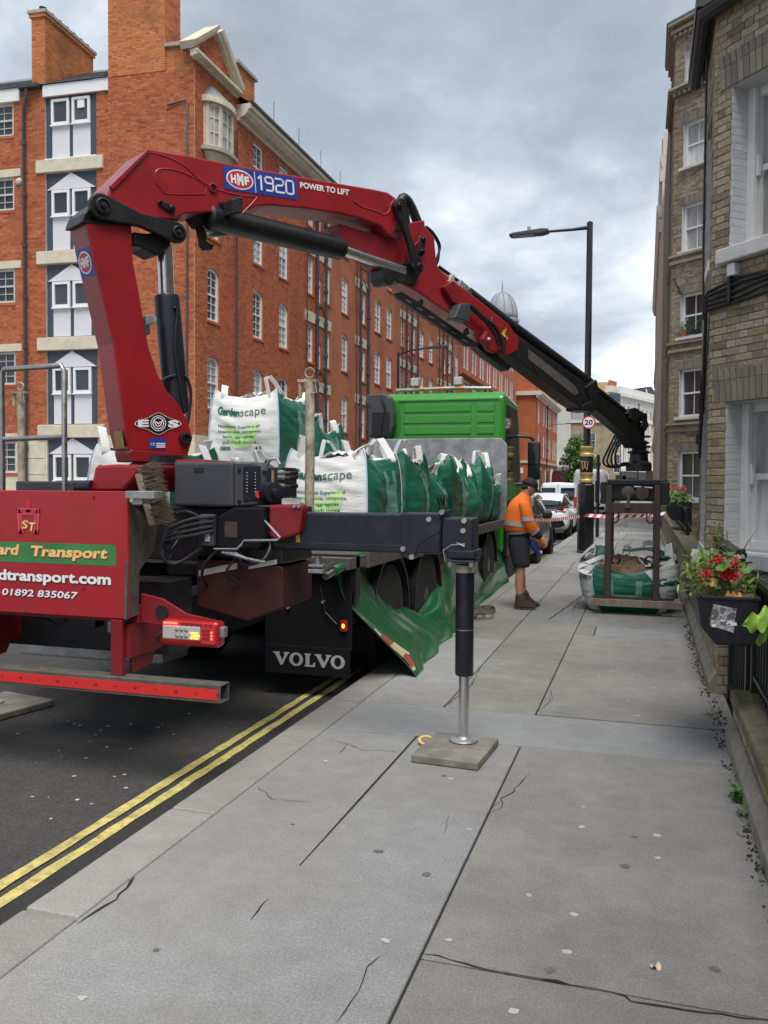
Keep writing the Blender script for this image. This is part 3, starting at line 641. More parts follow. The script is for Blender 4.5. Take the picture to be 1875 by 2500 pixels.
# ------------------------------------------------------------------ long red brick mansion block (left)
FX, FY = -14.0, 24.7
red = thing('brick_building', (FX, FY, 0), 'long red brick mansion block with stone pediment, tall chimneys and white sash windows', 'building', 'red brick buildings along the far side of the street')
fl = [(4.1,5.85), (7.03,8.8), (9.8,11.55), (12.55,14.2)]
cols = [(25.56,26.38), (29.02,29.87), (31.36,32.25), (38.65,39.55), (43.9,44.95), (46.05,47.12), (53.4,54.5), (55.9,57.0), (64.2,65.2)]
bays = [(34.0,37.2,(34.3,35.0),(35.45,35.95),(36.35,37.1)), (40.6,42.5,None,None,(41.55,42.3)), (48.8,53.0,(49.0,49.7),(50.3,50.9),(51.5,52.3)), (58.3,63.4,(58.6,59.4),(60.2,60.9),(61.8,62.7))]
fe, fn_ = (0,1,0), (1,0,0); FP = (FX, FY, 0)
ops = []; wins = []
for a, b in cols:
    for c, d in fl:
        if a < 28 and c > 12: continue
        q = .22 if c < 12 else 0
        ops.append((a-FY, b-FY, c, d, q)); wins.append((a-FY, b-FY, c, d, q, 2, (3,3), 'plain'))
bz = [(2.75,3.2), (5.68,6.12), (8.6,9.05), (11.5,11.95)]
for bay in bays:
    for c, d in bz:
        for k, wn in enumerate(bay[2:]):
            if wn is None: continue
            z0 = d+.75 if k != 1 else d+.5; z1 = d+2.35 if k != 1 else d+1.75
            if z1 > 14.25: z1 = 14.2
            ops.append((wn[0]-FY, wn[1]-FY, z0, z1, .14 if k == 1 else 0)); wins.append((wn[0]-FY, wn[1]-FY, z0, z1, .14 if k == 1 else 0, 2, (3,2), 'bay'))
near = [o for o in ops if o[0] < 12]
NEARL = 11.5
ff = wall_face(red, FP, fe, fn_, 0, NEARL, 3.15, 15.2, [o for o in ops if o[0] < NEARL], M['mortar_r'], .16, 'street_wall', M['rbrick'])
bricks(red, FP, fe, fn_, [q for q in layout(NEARL, 3.2, 15.2, [o for o in ops if o[0] < NEARL], u0=.0, seed=3)], M['rbrick'], 120, seed=4)
wall_face(red, FP, fe, fn_, NEARL, 40.8, 3.15, 15.2, [o for o in ops if o[0] >= NEARL], M['farred'], .16, 'street_wall')
wall_face(red, FP, fe, fn_, -.02, 40.8, -.1, 3.15, [], M['cream'], .1, 'stone_base')
fq = lambda u, z, d=0: Vector(FP)+Vector((d, u, z))
for a, b, c, d, q, cl, rw, kd in wins:
    sash(red, fq, a, b, c, d, q, .10, cl, rw, .085, 'white', 'glassn' if rr.random() < .75 else 'glass', None)
    if a < 40: MB().box(FX-.02, FX+.05, FY+a-.06, FY+b+.06, c-.09, c-.005).build('sill', M['rbrick'], red)
for a, b, *_ in bays:
    for c, d in bz[1:]: MB().box(FX-.02, FX+.035, a+.02, b-.05, c, d).build('stone_band', M['cream'], red)
def dpipe(x, y, z0, z1, r, parent):
    mb = MB().cyl((x,y,z0), (x,y,z1), r, n=8); z = z0+.4
    while z < z1: mb.cyl((x,y,z), (x,y,z+.14), r*1.5, n=8); z += 1.45
    mb.build('drainpipe', M['pipe'], parent, smooth=True)
for y, r in ((34.0,.028),(35.2,.065),(36.25,.065),(40.55,.03),(41.2,.06),(42.45,.07),(48.9,.03),(49.9,.06),(51.1,.06),(52.5,.05),(58.4,.05),(59.6,.06),(61,.06),(62.6,.05),(27.45,.03)): dpipe(FX+.13, y, 2.5, 14.0 if y < 30 else 14.3, r, red)
for y0, y1, z in ((35.2,36.25,8.9),(35.2,36.25,6.0),(41.2,42.45,11.3),(49.9,51.1,8.7)):
    MB().tube([(FX+.13,y0,z+.5),(FX+.2,y0+.1,z+.62),(FX+.2,y0+.45,z+.45),(FX+.13,y1-.3,z+.2),(FX+.13,y1,z+.1)], .028, 6).build('waste_pipe', M['pipe'], red, smooth=True)
# eaves cornice, moulded
def cornice(parent, y0, y1, z, proj, h, m='cream', x=FX, name='cornice'):
    prof = [(0,-h),(.10,-h),(.13,-h*.82),(.30,-h*.74),(proj*.8,-h*.5),(proj*.82,-h*.36),(proj,-h*.3),(proj,0),(0,0)]
    return MB().prism([(x+a, y0, z+b) for a, b in prof], (0, y1-y0, 0)).build(name, M[m], parent)
cornice(red, 27.65, 65.5, 14.95, .55, .55)
MB().box(FX+.45, FX+.62, 27.65, 65.5, 14.955, 15.05).build('gutter', M['pipe'], red)
mb = MB(); mb.add([(FX+.5,27.65,15.0),(FX+.5,65.5,15.0),(FX-4.6,65.5,18.2),(FX-4.6,27.65,18.2)], [(0,1,2,3)]); mb.build('street_roof', M['slate'], red)
for y in np.arange(29.5, 64, 2.4): MB().cyl((FX+.6,y,15.0), (FX+.6,y,15.75), .012, n=5).build('roof_stanchion', M['pipe'], red)
# gabled pavilion at the corner
GY0, GY1, GZ = 24.45, 27.6, 15.35
cornice(red, GY0, GY1, GZ, .26, .22, 'cream', FX, 'pediment_base')
apx = (26.05, 16.62)
for (ya, za), (yb, zb) in (((GY0-.05,GZ),(apx)),((GY1+.05,GZ),(apx))):
    d = Vector((0, yb-ya, zb-za)).normalized(); nn = Vector((0, -d.z, d.y)); nn = nn if nn.z > 0 else -nn
    MB().prism([Vector((FX,ya,za))+nn*t+Vector((p,0,0)) for p, t in ((-.3,0),(.12,0),(.14,.06),(.24,.10),(.28,.22),(-.3,.22))], Vector((0,yb-ya,zb-za))).build('raking_cornice', M['cream'], red)
MB().prism([(FX-.12,GY0,GZ),(FX-.12,GY1,GZ),(FX-.12,apx[0],apx[1])], (.1,0,0)).build('gable_wall', M['mortar_r'], red)
bricks(red, (FX-.02,GY0,0), fe, fn_, [q for q in layout(GY1-GY0, GZ+.02, 16.6, [], top=lambda u: GZ+(1-abs(u-(GY1-GY0)/2)/((GY1-GY0)/2))*1.2, seed=9)], M['rbrick'], 0, seed=9)
# bow window with a lead hood under the pediment
def bow(y0, y1, z0, z1):
    K = 12; cy, hw = (y0+y1)/2, (y1-y0)/2
    P = lambda t, s=1, ex=0: (FX+.02+(.42+ex)*s*math.sin(math.pi*t), cy-(hw+ex)*math.cos(math.pi*t))
    w_ = MB()
    for k in range(K):
        (xa, ya), (xb, yb) = P(k/K), P((k+1)/K)
        w_.add([(xa,ya,z0),(xb,yb,z0),(xb,yb,z0+.12),(xa,ya,z0+.12)], [(0,1,2,3)]); w_.add([(xa,ya,z1-.1),(xb,yb,z1-.1),(xb,yb,z1),(xa,ya,z1)], [(0,1,2,3)])
    for k in (0,1,4,8,11,12):
        x, y = P(k/K); w_.box(x-.05, x+.05, y-.07, y+.07, z0, z1)
    for k in (2.5,6,9.7):
        x, y = P(k/K); w_.box(x-.02, x+.02, y-.02, y+.02, z0, z1)
    for zz in (z0+(z1-z0)*.36, z0+(z1-z0)*.68):
        for k in range(K):
            (xa, ya), (xb, yb) = P(k/K), P((k+1)/K); w_.bar((xa,ya,zz), (xb,yb,zz), .03, .03)
    wn = w_.build('bow_window', M['cream'], red)
    g = MB()
    for k in range(K):
        (xa, ya), (xb, yb) = P(k/K, .9), P((k+1)/K, .9); g.add([(xa,ya,z0+.1),(xb,yb,z0+.1),(xb,yb,z1-.08),(xa,ya,z1-.08)], [(0,1,2,3)])
    g.build('pane', M['glassn'], wn)
    for nm, za, zb, ea, eb, mm in (('window_ledge',z0-.12,z0,.22,.22,'stonedk'),('window_apron',z0-.62,z0-.12,-.36,.05,'cream'),('window_cornice',z1,z1+.2,.16,.16,'cream'),('lead_hood',z1+.2,z1+.75,.12,-.4,'lead')):
        ra = [(*P(k/K, 1, ea), za) for k in range(K+1)]; rb = [(*P(k/K, 1, eb), zb) for k in range(K+1)]
        MB().rings([ra+[(FX-.05,y1+ea,za),(FX-.05,y0-ea,za)], rb+[(FX-.05,y1+eb,zb),(FX-.05,y0-eb,zb)]]).build(nm, M[mm], red)
bow(25.35, 26.9, 12.6, 14.05)
# end wall
TH = R(3.5); EE = (-math.cos(TH), -math.sin(TH), 0); EN = (math.sin(TH), -math.cos(TH), 0); EP = (FX, FY, 0)
secs = [(12.40,14.45), (9.37,11.94), (6.48,8.90), (3.54,6.02), (.2,3.10)]
SW = [(13.32,14.40), (10.83,11.92), (7.71,8.84), (4.92,6.03), (1.9,2.98)]
eops = [(3.51,5.43,a,b,0) for a, b in secs]+[(6.64,7.50,a,b,0) for a, b in SW]
ef = wall_face(red, EP, EE, EN, -.02, 13, 3.15, 14.86, [o for o in eops if o[2] > 3.2], M['mortar_r'], .16, 'end_wall', M['sashold'])
bricks(red, EP, EE, EN, [q for q in layout(10.5, 3.18, 14.86, [o for o in eops if o[2] > 3.2]+[(3.25,5.75,a-.46,a-.02,0) for a, b in secs[:4]]+[(.97,3.05,14.8,20,0)], seed=6)], M['rbrick'], 150, seed=5)
wall_face(red, EP, EE, EN, -.02, 13, -.1, 3.15, [o for o in eops if o[2] < 3.1], M['cream'], .1, 'stone_base')
for k in range(1, 5):
    for u0, u1 in ((.0,3.44),(5.5,6.58),(7.56,12.5)): MB().obox(ef((u0+u1)/2,.45+k*.55,.012), Vector(EE)*(u1-u0)/2, Vector(EN)*.012, Vector((0,0,.262))).build('stone_course', M['cream'], red, bevel=.012, seg=1)
E_, N_ = Vector(EE), Vector(EN)
def eb(u0, u1, z0, z1, d0, d1, name, m, parent=None, bev=0):
    return MB().obox(ef((u0+u1)/2, (z0+z1)/2, (d0+d1)/2), E_*(u1-u0)/2, N_*(d1-d0)/2, Vector((0,0,(z1-z0)/2))).build(name, M[m], parent or red, bevel=bev, seg=1)
for i, (a, b) in enumerate(secs):
    bb = eb(3.52, 5.42, a, b, -.14, -.06, 'timber_bay', 'winblue'); wt = b-.06 if i == 0 else b-.56
    for u0, u1 in ((4.53,5.2), (3.75,4.42)):
        eb(u0+.01, u1-.01, a+.02, wt-.90, -.06, -.045, 'white_board', 'panelw', bb)
        fr = MB(); z0, z1 = wt-.88, wt-.02
        for q in ((u0,u0+.085,z0,z1),(u1-.085,u1,z0,z1),(u0+.085,u1-.085,z0,z0+.1),(u0+.085,u1-.085,z1-.085,z1)):
            fr.obox(ef((q[0]+q[1])/2,(q[2]+q[3])/2,-.025), E_*(q[1]-q[0])/2, N_*.04, Vector((0,0,(q[3]-q[2])/2)))
        fr.obox(ef((u0+u1)/2, z0-.02, .0), E_*((u1-u0)/2+.02), N_*.05, Vector((0,0,.018)))
        fo = fr.build('casement_window', M['white'], bb)
        MB().obox(ef((u0+u1)/2,(z0+z1)/2,-.05), E_*((u1-u0)/2-.08), N_*.006, Vector((0,0,(z1-z0)/2-.08))).build('pane', M['glass'], fo)
    if i:
        MB().prism([ef(3.56,wt+.005,-.058), ef(5.38,wt+.005,-.058), ef(4.47,b-.02,-.058)], N_*.05).build('white_gable_board', M['panelw'], bb)
    else:
        eb(3.95,4.2,14.0,14.25,-.02,.02,'window_fan','white',bb)
    if i < 4: eb(3.25, 5.75, a-.45, a-.03, -.03, .09, 'stone_lintel', 'cream', bev=.01)
eb(3.5, 5.44, secs[0][0]-.03, secs[0][0]+.01, -.05, .05, 'sill', 'white')
for a, b in SW:
    sash(red, ef, 6.66, 7.48, a, b, 0, .10, 2, (2,2), .07, 'sashold', 'glass', None)
    eb(6.6, 7.55, a-.1, a-.005, -.02, .03, 'sill', 'rbrick')
    if a < 13: eb(6.38, 7.8, b+.02, b+.27, -.03, .03, 'stone_lintel', 'cream')
eb(3.04, 5.46, 14.45, 14.83, .0, .09, 'white_fascia', 'white'); eb(6.36, 12, 14.42, 14.83, .0, .09, 'white_fascia', 'white')
eb(5.55, 6.3, 14.74, 14.86, -.02, .28, 'rain_hopper', 'pipe')
P_ = MB().tube([ef(6.0,14.75,.2), ef(6.0,14.5,.2), ef(6.17,14.1,.12), ef(6.17,-.1,.12)], .055, 8)
for z in np.arange(1, 14, 1.7): P_.cyl(ef(6.17,z,.12), ef(6.17,z+.13,.12), .08, n=8)
P_.build('drainpipe', M['pipe'], red, smooth=True)
MB().tube([ef(.92,13.75,.06), ef(.3,13.85,.06), ef(.22,13.8,.06), ef(.22,9,.06), ef(.25,3,.06)], .03, 7).build('drainpipe', M['pipe'], red, smooth=True)
MB().tube([ef(.22,7.6,.06), ef(1.0,7.62,.06)], .018, 6).build('waste_pipe', M['pipe'], red)
MB().lathe(ef(6.42,11.75,0), [(.12,0),(.12,.05),(.09,.1),(0.01,.12)], 12, EN).build('wall_lamp', M['sashold'], red)
# slate slope above the end wall
sl_n = (N_*-.66+Vector((0,0,.75))); mb = MB(); r0 = ef(3.05,14.84,.1); dr = (-N_*.75+Vector((0,0,.45))).normalized()
mb.add([ef(3.0,14.83,.1), ef(13,14.83,.1), ef(13,14.83,.1)+dr*4.5, ef(3.0,14.83,.1)+dr*4.5], [(0,1,2,3)]); rf = mb.build('roof', M['slate'], red)
sm = {}
for k in range(12):
    for j in range(34):
        u = 3.05+j*.29+(.145 if k % 2 else 0)
        if u > 12: continue
        p = ef(u+.14, 14.84, .1)+dr*(k*.24+.12)+dr.cross(E_).normalized()*(-.012 if dr.cross(E_).z < 0 else .012)
        if 'm' not in sm:
            nn = dr.cross(E_); nn = nn if nn.z > 0 else -nn
            t = MB().obox((0,0,0), E_*.142, dr*.15, nn*.006); me = bpy.data.meshes.new('slate'); me.from_pydata(t.v, [], t.f); me.materials.append(M['slate']); sm['m'] = me; sm['n'] = nn
        o = bpy.data.objects.new('slate', sm['m']); COL.objects.link(o); o.parent = rf
        rot = Matrix.Rotation(.05, 4, E_)
        o.matrix_local = Matrix.Translation(p+sm['n']*(.004+.004*rr.random())-Vector(EP)) @ rot
# chimneys
def chimney(u0, u1, z0, z1, d0, d1, m, name='chimney', cap=True, seed=1, parent=red, nind=0, drop=None):
    f = ef; ch = MB().obox(f((u0+u1)/2,(z0+z1)/2,(d0+d1)/2), E_*((u1-u0)/2), N_*((d1-d0)/2), Vector((0,0,(z1-z0)/2))).build(name, M['mortar_r'], parent)
    o = Vector(f(u0,0,d1)); bricks(ch, o, EE, EN, layout(u1-u0, z0, z1, [], seed=seed), M[m], nind, seed=seed)
    o = Vector(f(u0,0,d1)); bricks(ch, o, tuple(-N_), tuple(-E_), layout(d1-d0, z0, z1, [], seed=seed+1), M[m], 0, seed=seed+1)
    if cap:
        MB().obox(f((u0+u1)/2,z1+.06,(d0+d1)/2), E_*((u1-u0)/2+.06), N_*((d1-d0)/2+.06), Vector((0,0,.06))).build('cap_course', M['obrick'], ch)
        MB().obox(f((u0+u1)/2,z1+.17,(d0+d1)/2), E_*((u1-u0)/2+.1), N_*((d1-d0)/2+.1), Vector((0,0,.05))).build('cap_stone', M['stonedk'], ch)
    return ch
chimney(.99, 3.03, 14.86, 18.2, -1.0, .06, 'obrick', seed=21, nind=30)
eb(.99, 3.03, 3.2, 14.86, -.03, .045, 'chimney_breast', 'mortar_r'); bricks(red, ef(0,0,.045), EE, EN, layout(3.03, 3.2, 14.86, [], u0=.99, seed=23), M['rbrick'], 0, seed=24)
eb(.0, .99, 14.86, 15.6, -.3, .0, 'parapet', 'mortar_r'); bricks(red, ef(0,0,0), EE, EN, layout(.99, 14.88, 15.6, [], seed=25), M['obrick'], 0, seed=26)
eb(-.02, 1.0, 15.6, 15.72, -.34, .1, 'coping', 'stonedk')
c1 = chimney(5.45, 5.96, 14.6, 17.15, -2.9, -.05, 'obrick', seed=31)
for k in range(7): MB().lathe(ef(5.7,17.36,-.3-k*.42), [(.13,0),(.15,.06),(.11,.1),(.10,.2),(.13,.24)], 10).build('chimney_pot', M['maroon'], c1)
c3 = MB().box(FX-.9, FX-.1, 27.9, 29.3, 15.0, 16.5).build('chimney', M['mortar_r'], red)
bricks(c3, (FX-.1,27.9,0), fe, fn_, layout(1.4, 15.0, 16.5, [], seed=33), M['obrick'], 0, seed=33); bricks(c3, (FX-.9,27.9,0), (1,0,0), (0,-1,0), layout(.8, 15.0, 16.5, [], seed=34), M['obrick'], 0, seed=34)
MB().box(FX-1.0, FX, 27.8, 29.4, 16.5, 16.62).build('cap_stone', M['stonedk'], c3)
MB().lathe((FX-.5,28.4,16.62), [(.15,0),(.15,.2),(.18,.24)], 10).build('chimney_pot', M['maroon'], c3)
# a back wall and flat top close the block
MB().box(FX-12, FX-11.9, FY, 65.5, -.1, 15).build('rear_wall', M['farred'], red); MB().box(FX-12, FX-.3, FY+.5, 65.4, 14.6, 14.7).build('attic_floor', M['slate'], red)
MB().box(FX-12,FX-.02,65.42,65.5,-.1,15.2).build('party_wall', M['farred'], red)

# ------------------------------------------------------------------ buildings farther along the far side
def block(name, label, x, y0, y1, zt, m, wins_, m2='sash', grp='red brick buildings along the far side of the street', depth=11, mend=None, cat='building', roofm='slate', glass='glassn'):
    b = thing(name, (x, y0, 0), label, cat, grp)
    f = wall_face(b, (x,y0,0), (0,1,0), (1,0,0), 0, y1-y0, -.1, zt, [(a,c,z0,z1,q) for a,c,z0,z1,q,*_ in wins_], M[m], .15, 'street_wall')
    for a, c, z0, z1, q, cl, rw in wins_: sash(b, f, a, c, z0, z1, q, .1, cl, rw, .09, m2, glass if rr.random() < .7 else 'glass', None)
    MB().box(x-depth, x-.06, y0, y0+.2, -.1, zt).build('end_wall', M[mend or m], b); MB().box(x-depth, x-.06, y1-.2, y1, -.1, zt).build('end_wall', M[mend or m], b)
    MB().box(x-depth, x-.02, y0-.01, y1+.01, zt, zt+.15).build('roof', M[roofm], b)
    return b, f
W2 = []
for k in range(8):
    a = 1.6+k*3.5
    for z0, z1 in ((10.9,12.9),(7.0,8.9),(3.4,5.4),(13.9,15.6)):
        for dx in (0, 1.25): W2.append((a+dx, a+dx+.85, z0, z1, 0, 2, (3,2)))
b2, f2 = block('brick_building', 'dark red brick block with a band of white diamond shapes between paired tall windows', FX, 65.6, 96, 16.6, 'farred2', W2)
for z in (10.4, 16.3, 6.4): cornice(b2, 65.6, 96, z, .25, .22, 'farred2', FX, 'string_course')
mb = MB()
for k in range(8):
    for i in range(10):
        y = 65.6+1.5+k*3.5+i*.24
        for zz in (9.85, 9.45): mb.prism([(FX+.005,y,zz),(FX+.005,y+.1,zz+.13),(FX+.005,y+.2,zz),(FX+.005,y+.1,zz-.13)], (.03,0,0))
o = mb.build('diamond_band', M['cream'], b2)
# domed turret behind it
tw = thing('domed_turret', (-16, 100, 0), 'grey lead dome with a thin spire rising behind the crane boom', 'turret')
tp = oY(1226, 735, 100); TX = tp.x; tz = oY(1226, 780, 100).z
MB().lathe((TX,100,0), [(1.75,0),(1.75,tz-.4)], 8).build('turret_wall', M['farorange'], tw)
MB().lathe((TX,100,tz-.4), [(2.0,0),(2.05,.25),(1.9,.35)], 16).build('turret_cornice', M['dome'], tw)
zt = oY(1226, 716, 100).z; H = zt-tz
MB().lathe((TX,100,tz-.05), [(1.8*math.cos(t*math.pi/2*.97), .1+H*math.sin(t*math.pi/2)) for t in [i/9 for i in range(10)]], 20).build('dome', M['dome'], tw, smooth='all')
for k in range(10):
    a = k*.6283; MB().tube([(TX+1.84*math.cos(t*math.pi/2*.97)*math.cos(a), 100+1.84*math.cos(t*math.pi/2*.97)*math.sin(a), tz+.06+H*math.sin(t*math.pi/2)) for t in [i/7 for i in range(8)]], .05, 5).build('dome_rib', M['lead'], tw)
MB().cyl((TX,100,zt-.1), (TX,100,oY(1226,685,100).z), .1, .02, 8).build('spire', M['lead'], tw)
# orange brick corner building
W3 = []
for a in (1.6, 7.5, 11, 13.2, 15.4, 20, 22.2, 24.4):
    for z0, z1 in ((9.4,12.0),(5.2,8.2),(14,16)): W3.append((a, a+(1.6 if a < 9 else 1.35), z0, z1, 0, 3, (4,4)))
b3, f3 = block('brick_building', 'bright orange brick corner building with white stone cornice and big white windows', -13, 107, 133, 17.2, 'farorange', W3, mend='farorangex')
cornice(b3, 106.6, 133, 13.2, .7, .8, 'pinkstone', -13); cornice(b3, 106.9, 133, 4.6, .25, .3, 'pinkstone', -13, 'string_course')
MB().box(-24, -12.3, 106.55, 106.98, 12.7, 13.2).build('cornice', M['pinkstone'], b3); MB().box(-24,-12.75,106.8,106.98,4.3,4.6).build('string_course', M['pinkstone'], b3)
g3 = lambda u, z, d=0: Vector((-13-u, 107-d-.01, z))
for a, c, z0, z1 in ((2.9,4.6,13.5,16.8),(2.9,4.7,8.6,12.0),(3.0,4.6,4.9,7.8)): 
    sash(b3, g3, a, c, z0, z1, 0, -.06, 3, (4,4), .1, 'sash', 'glassn', None)
for y in (110, 118.5, 125):
    MB().prism([(-12.98,y-1.6,-.1),(-12.98,y+1.6,-.1),(-12.98,y+1.6,2.4)]+[(-12.98,y+1.6*math.cos(t*math.pi/8),2.4+1.5*math.sin(t*math.pi/8)) for t in range(1,8)]+[(-12.98,y-1.6,2.4)], (.2,0,0)).build('stone_arch', M['cream'], b3)
    MB().prism([(-12.75,y-1.15,-.1),(-12.75,y+1.15,-.1),(-12.75,y+1.15,2.4)]+[(-12.75,y+1.15*math.cos(t*math.pi/8),2.4+1.1*math.sin(t*math.pi/8)) for t in range(1,8)]+[(-12.75,y-1.15,2.4)], (.06,0,0)).build('shop_door', M['shop'], b3)
dpipe(-12.85, 118.2, 0, 12.4, .1, b3)
MB().box(-15.3,-14.6,106.9,106.98,3.0,3.7).build('street_sign', M['white'], b3)
# cream rendered building
W4 = [(a, a+1.1, z0, z1, .3, 1, (2,2)) for a in (3.5, 9, 14.5, 20) for z0, z1 in ((5.3,7.4),(9.2,11.6))]
b4, f4 = block('rendered_building', 'plain cream rendered building with a dark shopfront beside the street tree', -13, 133.1, 158, 14.4, 'stucco', W4, grp='pale buildings closing the street', roofm='stucco', glass='glass')
cornice(b4, 133.1, 158, 4.6, 1.2, .5, 'stuccow', -13, 'shop_canopy'); MB().box(-13.01,-12.9,134,157.5,0,3.4).build('shopfront', M['shop'], b4)
for a in (3.3,8.8,14.3,19.8): MB().box(-13,-12.5,133.1+a,133.1+a+1.6,4.65,5.3).build('balcony_rail', M['iron'], b4)
# beige brick building closing the view, white stucco terrace, roofs behind
b5 = thing('beige_building', (-14, 215, 0), 'beige brick building with arched ground windows facing down the street behind the lamp post', 'building', 'pale buildings closing the street')
W5 = [(a, a+1.9, z0, z1, q, 2, (3,2)) for a in (4.2,10.4,16.6) for z0, z1, q in ((10.6,14.4,0),(4.6,9.0,.9))]
f5 = wall_face(b5, (-24,215,0), (1,0,0), (0,-1,0), 0, 24, -.1, 17.0, [w_[:5] for w_ in W5], M['farbeige'], .15, 'front_wall')
for w_ in W5: sash(b5, f5, *w_[:5], .1, 2, (3,2), .14, 'sash', 'glass', None)
for w_ in W5:
    if w_[4]: MB().tube([f5((w_[0]+w_[1])/2+1.15*math.cos(t*math.pi/8), w_[3]-.95+1.15*math.sin(t*math.pi/8), .02) for t in range(9)], .22, 5).build('arch_surround', M['cream'], b5)
MB().box(-24.2,.2,214.6,216,16.8,17.5).build('cornice', M['cream'], b5)
MB().add([(-24,215,17.5),(0,215,17.5),(0,219,21),(-24,219,21)], [(0,1,2,3)]).build('roof', M['slate'], b5)
for x in (-19.2, -12.6):
    dm = MB().box(x-1.6,x+1.6,215.6,218,17.4,20.2).build('dormer', M['lead'], b5); sash(dm, lambda u, z, d=0, x=x: Vector((x-1.3+u, 215.58-d, z)), 0, 2.6, 17.7, 20, 0, .02, 4, (3,2), .14, 'sash', 'glass', None)
b6 = thing('stucco_terrace', (-4.7, 170, 0), 'long white stucco terrace with columns and a crowning balustrade beyond the crane tip', 'building', 'pale buildings closing the street')
d6 = Vector((8.3,24,0)); L6 = d6.length; e6 = d6/L6; n6 = Vector((-e6.y, e6.x, 0)); n6 = n6 if n6.y < 0 or n6.x < 0 else -n6
if n6.dot(Vector((0,-1,0))) < 0: n6 = -n6
S6 = Vector((-4.7,170,0))
W6 = [(1.3+k*2.6, 2.5+k*2.6, z0, z1, 0, 2, (2,2)) for k in range(10) for z0, z1 in ((15,17),(10.4,13.6),(5.2,9.2))]
f6 = wall_face(b6, S6, e6, n6, 0, L6+6, -.1, 19, [w_[:5] for w_ in W6], M['stuccow'], .2, 'front_wall')
for w_ in W6: sash(b6, f6, *w_[:5], .1, 2, (2,2), .1, 'sash', 'glass', None)
for z, h, p in ((18.9,.6,.7),(14.4,.35,.4),(9.9,.35,.4),(4.5,.5,.6)): MB().obox(f6(L6/2+3,z,p/2), e6*(L6/2+3), n6*p/2, Vector((0,0,h/2))).build('cornice', M['stuccow'], b6)
for k in range(11):
    for q in (-.22,.22): MB().cyl(f6(.6+k*2.6+q,4.7,.18), f6(.6+k*2.6+q,14.2,.18), .17, n=8).build('column', M['stuccow'], b6)
MB().obox(f6(L6/2+3,2.1,.2), e6*(L6/2+3), n6*.15, Vector((0,0,2.0))).build('shopfront', M['shop'], b6)
MB().obox(f6(L6/2+3,19.9,-.3), e6*(L6/2+3), n6*.1, Vector((0,0,.75))).build('parapet', M['stuccow'], b6)
for k in range(5): MB().lathe(f6(.7+k*.75,20.5,-2.5), [(.3,0),(.24,1.2),(.3,1.4)], 8).build('chimney_pot', M['terra'], b6)
MB().obox(f6(2.2,20.2,-2.5), e6*2, n6*.7, Vector((0,0,.6))).build('chimney', M['stuccow'], b6)
b7 = thing('glazed_roof', (0, 240, 0), 'dark glazed mansard roof rising behind the white terrace', 'roof building')
MB().prism([oY(1465,975,240),oY(1495,957,240),oY(1590,943,240),oY(1617,985,240),oY(1617,1187,240),oY(1465,1187,240)], (0,12,0)).build('mansard', M['darkroof'], b7)
for u in (1530,1577): MB().bar(oY(u,950,239.9), oY(u+12,990,239.9), .3, .3).build('glazing_bar', M['white'], b7)
b8 = thing('rooftop_plant_room', (-6, 262, 0), 'yellow brick rooftop box beside the dark glazed roof', 'building')
MB().prism([oY(1452,934,262),oY(1497,932,262),oY(1497,1187,262),oY(1452,1187,262)], (0,8,0)).build('box_wall', mat('ochre_wall', (.52,.36,.15), .8), b8)
# ------------------------------------------------------------------ near stock brick house with a canted bay (right)
BC = Vector((.62, 9.4, 0)); be = Vector((.643,-.766,0)); bn = Vector((-.766,-.643,0))
hs = thing('brick_house', (2.0, 9.0, 0), 'near yellow stock brick house with a canted bay and white painted window reveals', 'house', 'stock brick buildings on the right')
CO = [(.235,1.40,.98,2.45,0), (.235,1.40,3.99,5.58,0)]
bf = wall_face(hs, BC, be, bn, 0, 2.1, -.9, 6.5, CO, M['mortar_y'], .36, 'bay_wall', M['mortar_w'])
sold = [(.08,1.56,2.46,2.80,0), (.08,1.56,5.59,5.93,0)]
sills = [(.12,1.5,.80,.98,0), (.165,1.5,3.83,3.99,0)]
bricks(hs, BC, be, bn, layout(2.1, -.9, 6.5, CO+sold+sills, seed=41), M['ybrick'], 230, proud=.006, seed=41, jit=.0028)
for a, b, c, d, _ in sold:      # flat arches of upright bricks
    n = int((b-a)/.076); S_ = []
    for i in range(n):
        sk = (i-n/2)/n*.22
        for h0, h1 in ((c+.005,c+.005+.215),(c+.225,d)):
            u0, u1 = a+i*.076+.004+sk*(h0-c), a+i*.076+.068+sk*(h0-c)
            if u0 > -.0: MB().add([bf(u0,h0,-.01),bf(u1,h0,-.01),bf(u1+sk*.2,h1,-.01),bf(u0+sk*.2,h1,-.01),bf(u0,h0,.009),bf(u1,h0,.009),bf(u1+sk*.2,h1,.009),bf(u0+sk*.2,h1,.009)], [(4,5,6,7),(0,1,5,4),(1,2,6,5),(2,3,7,6),(3,0,4,7)]).build('arch_brick', M['gbrick'], hs)
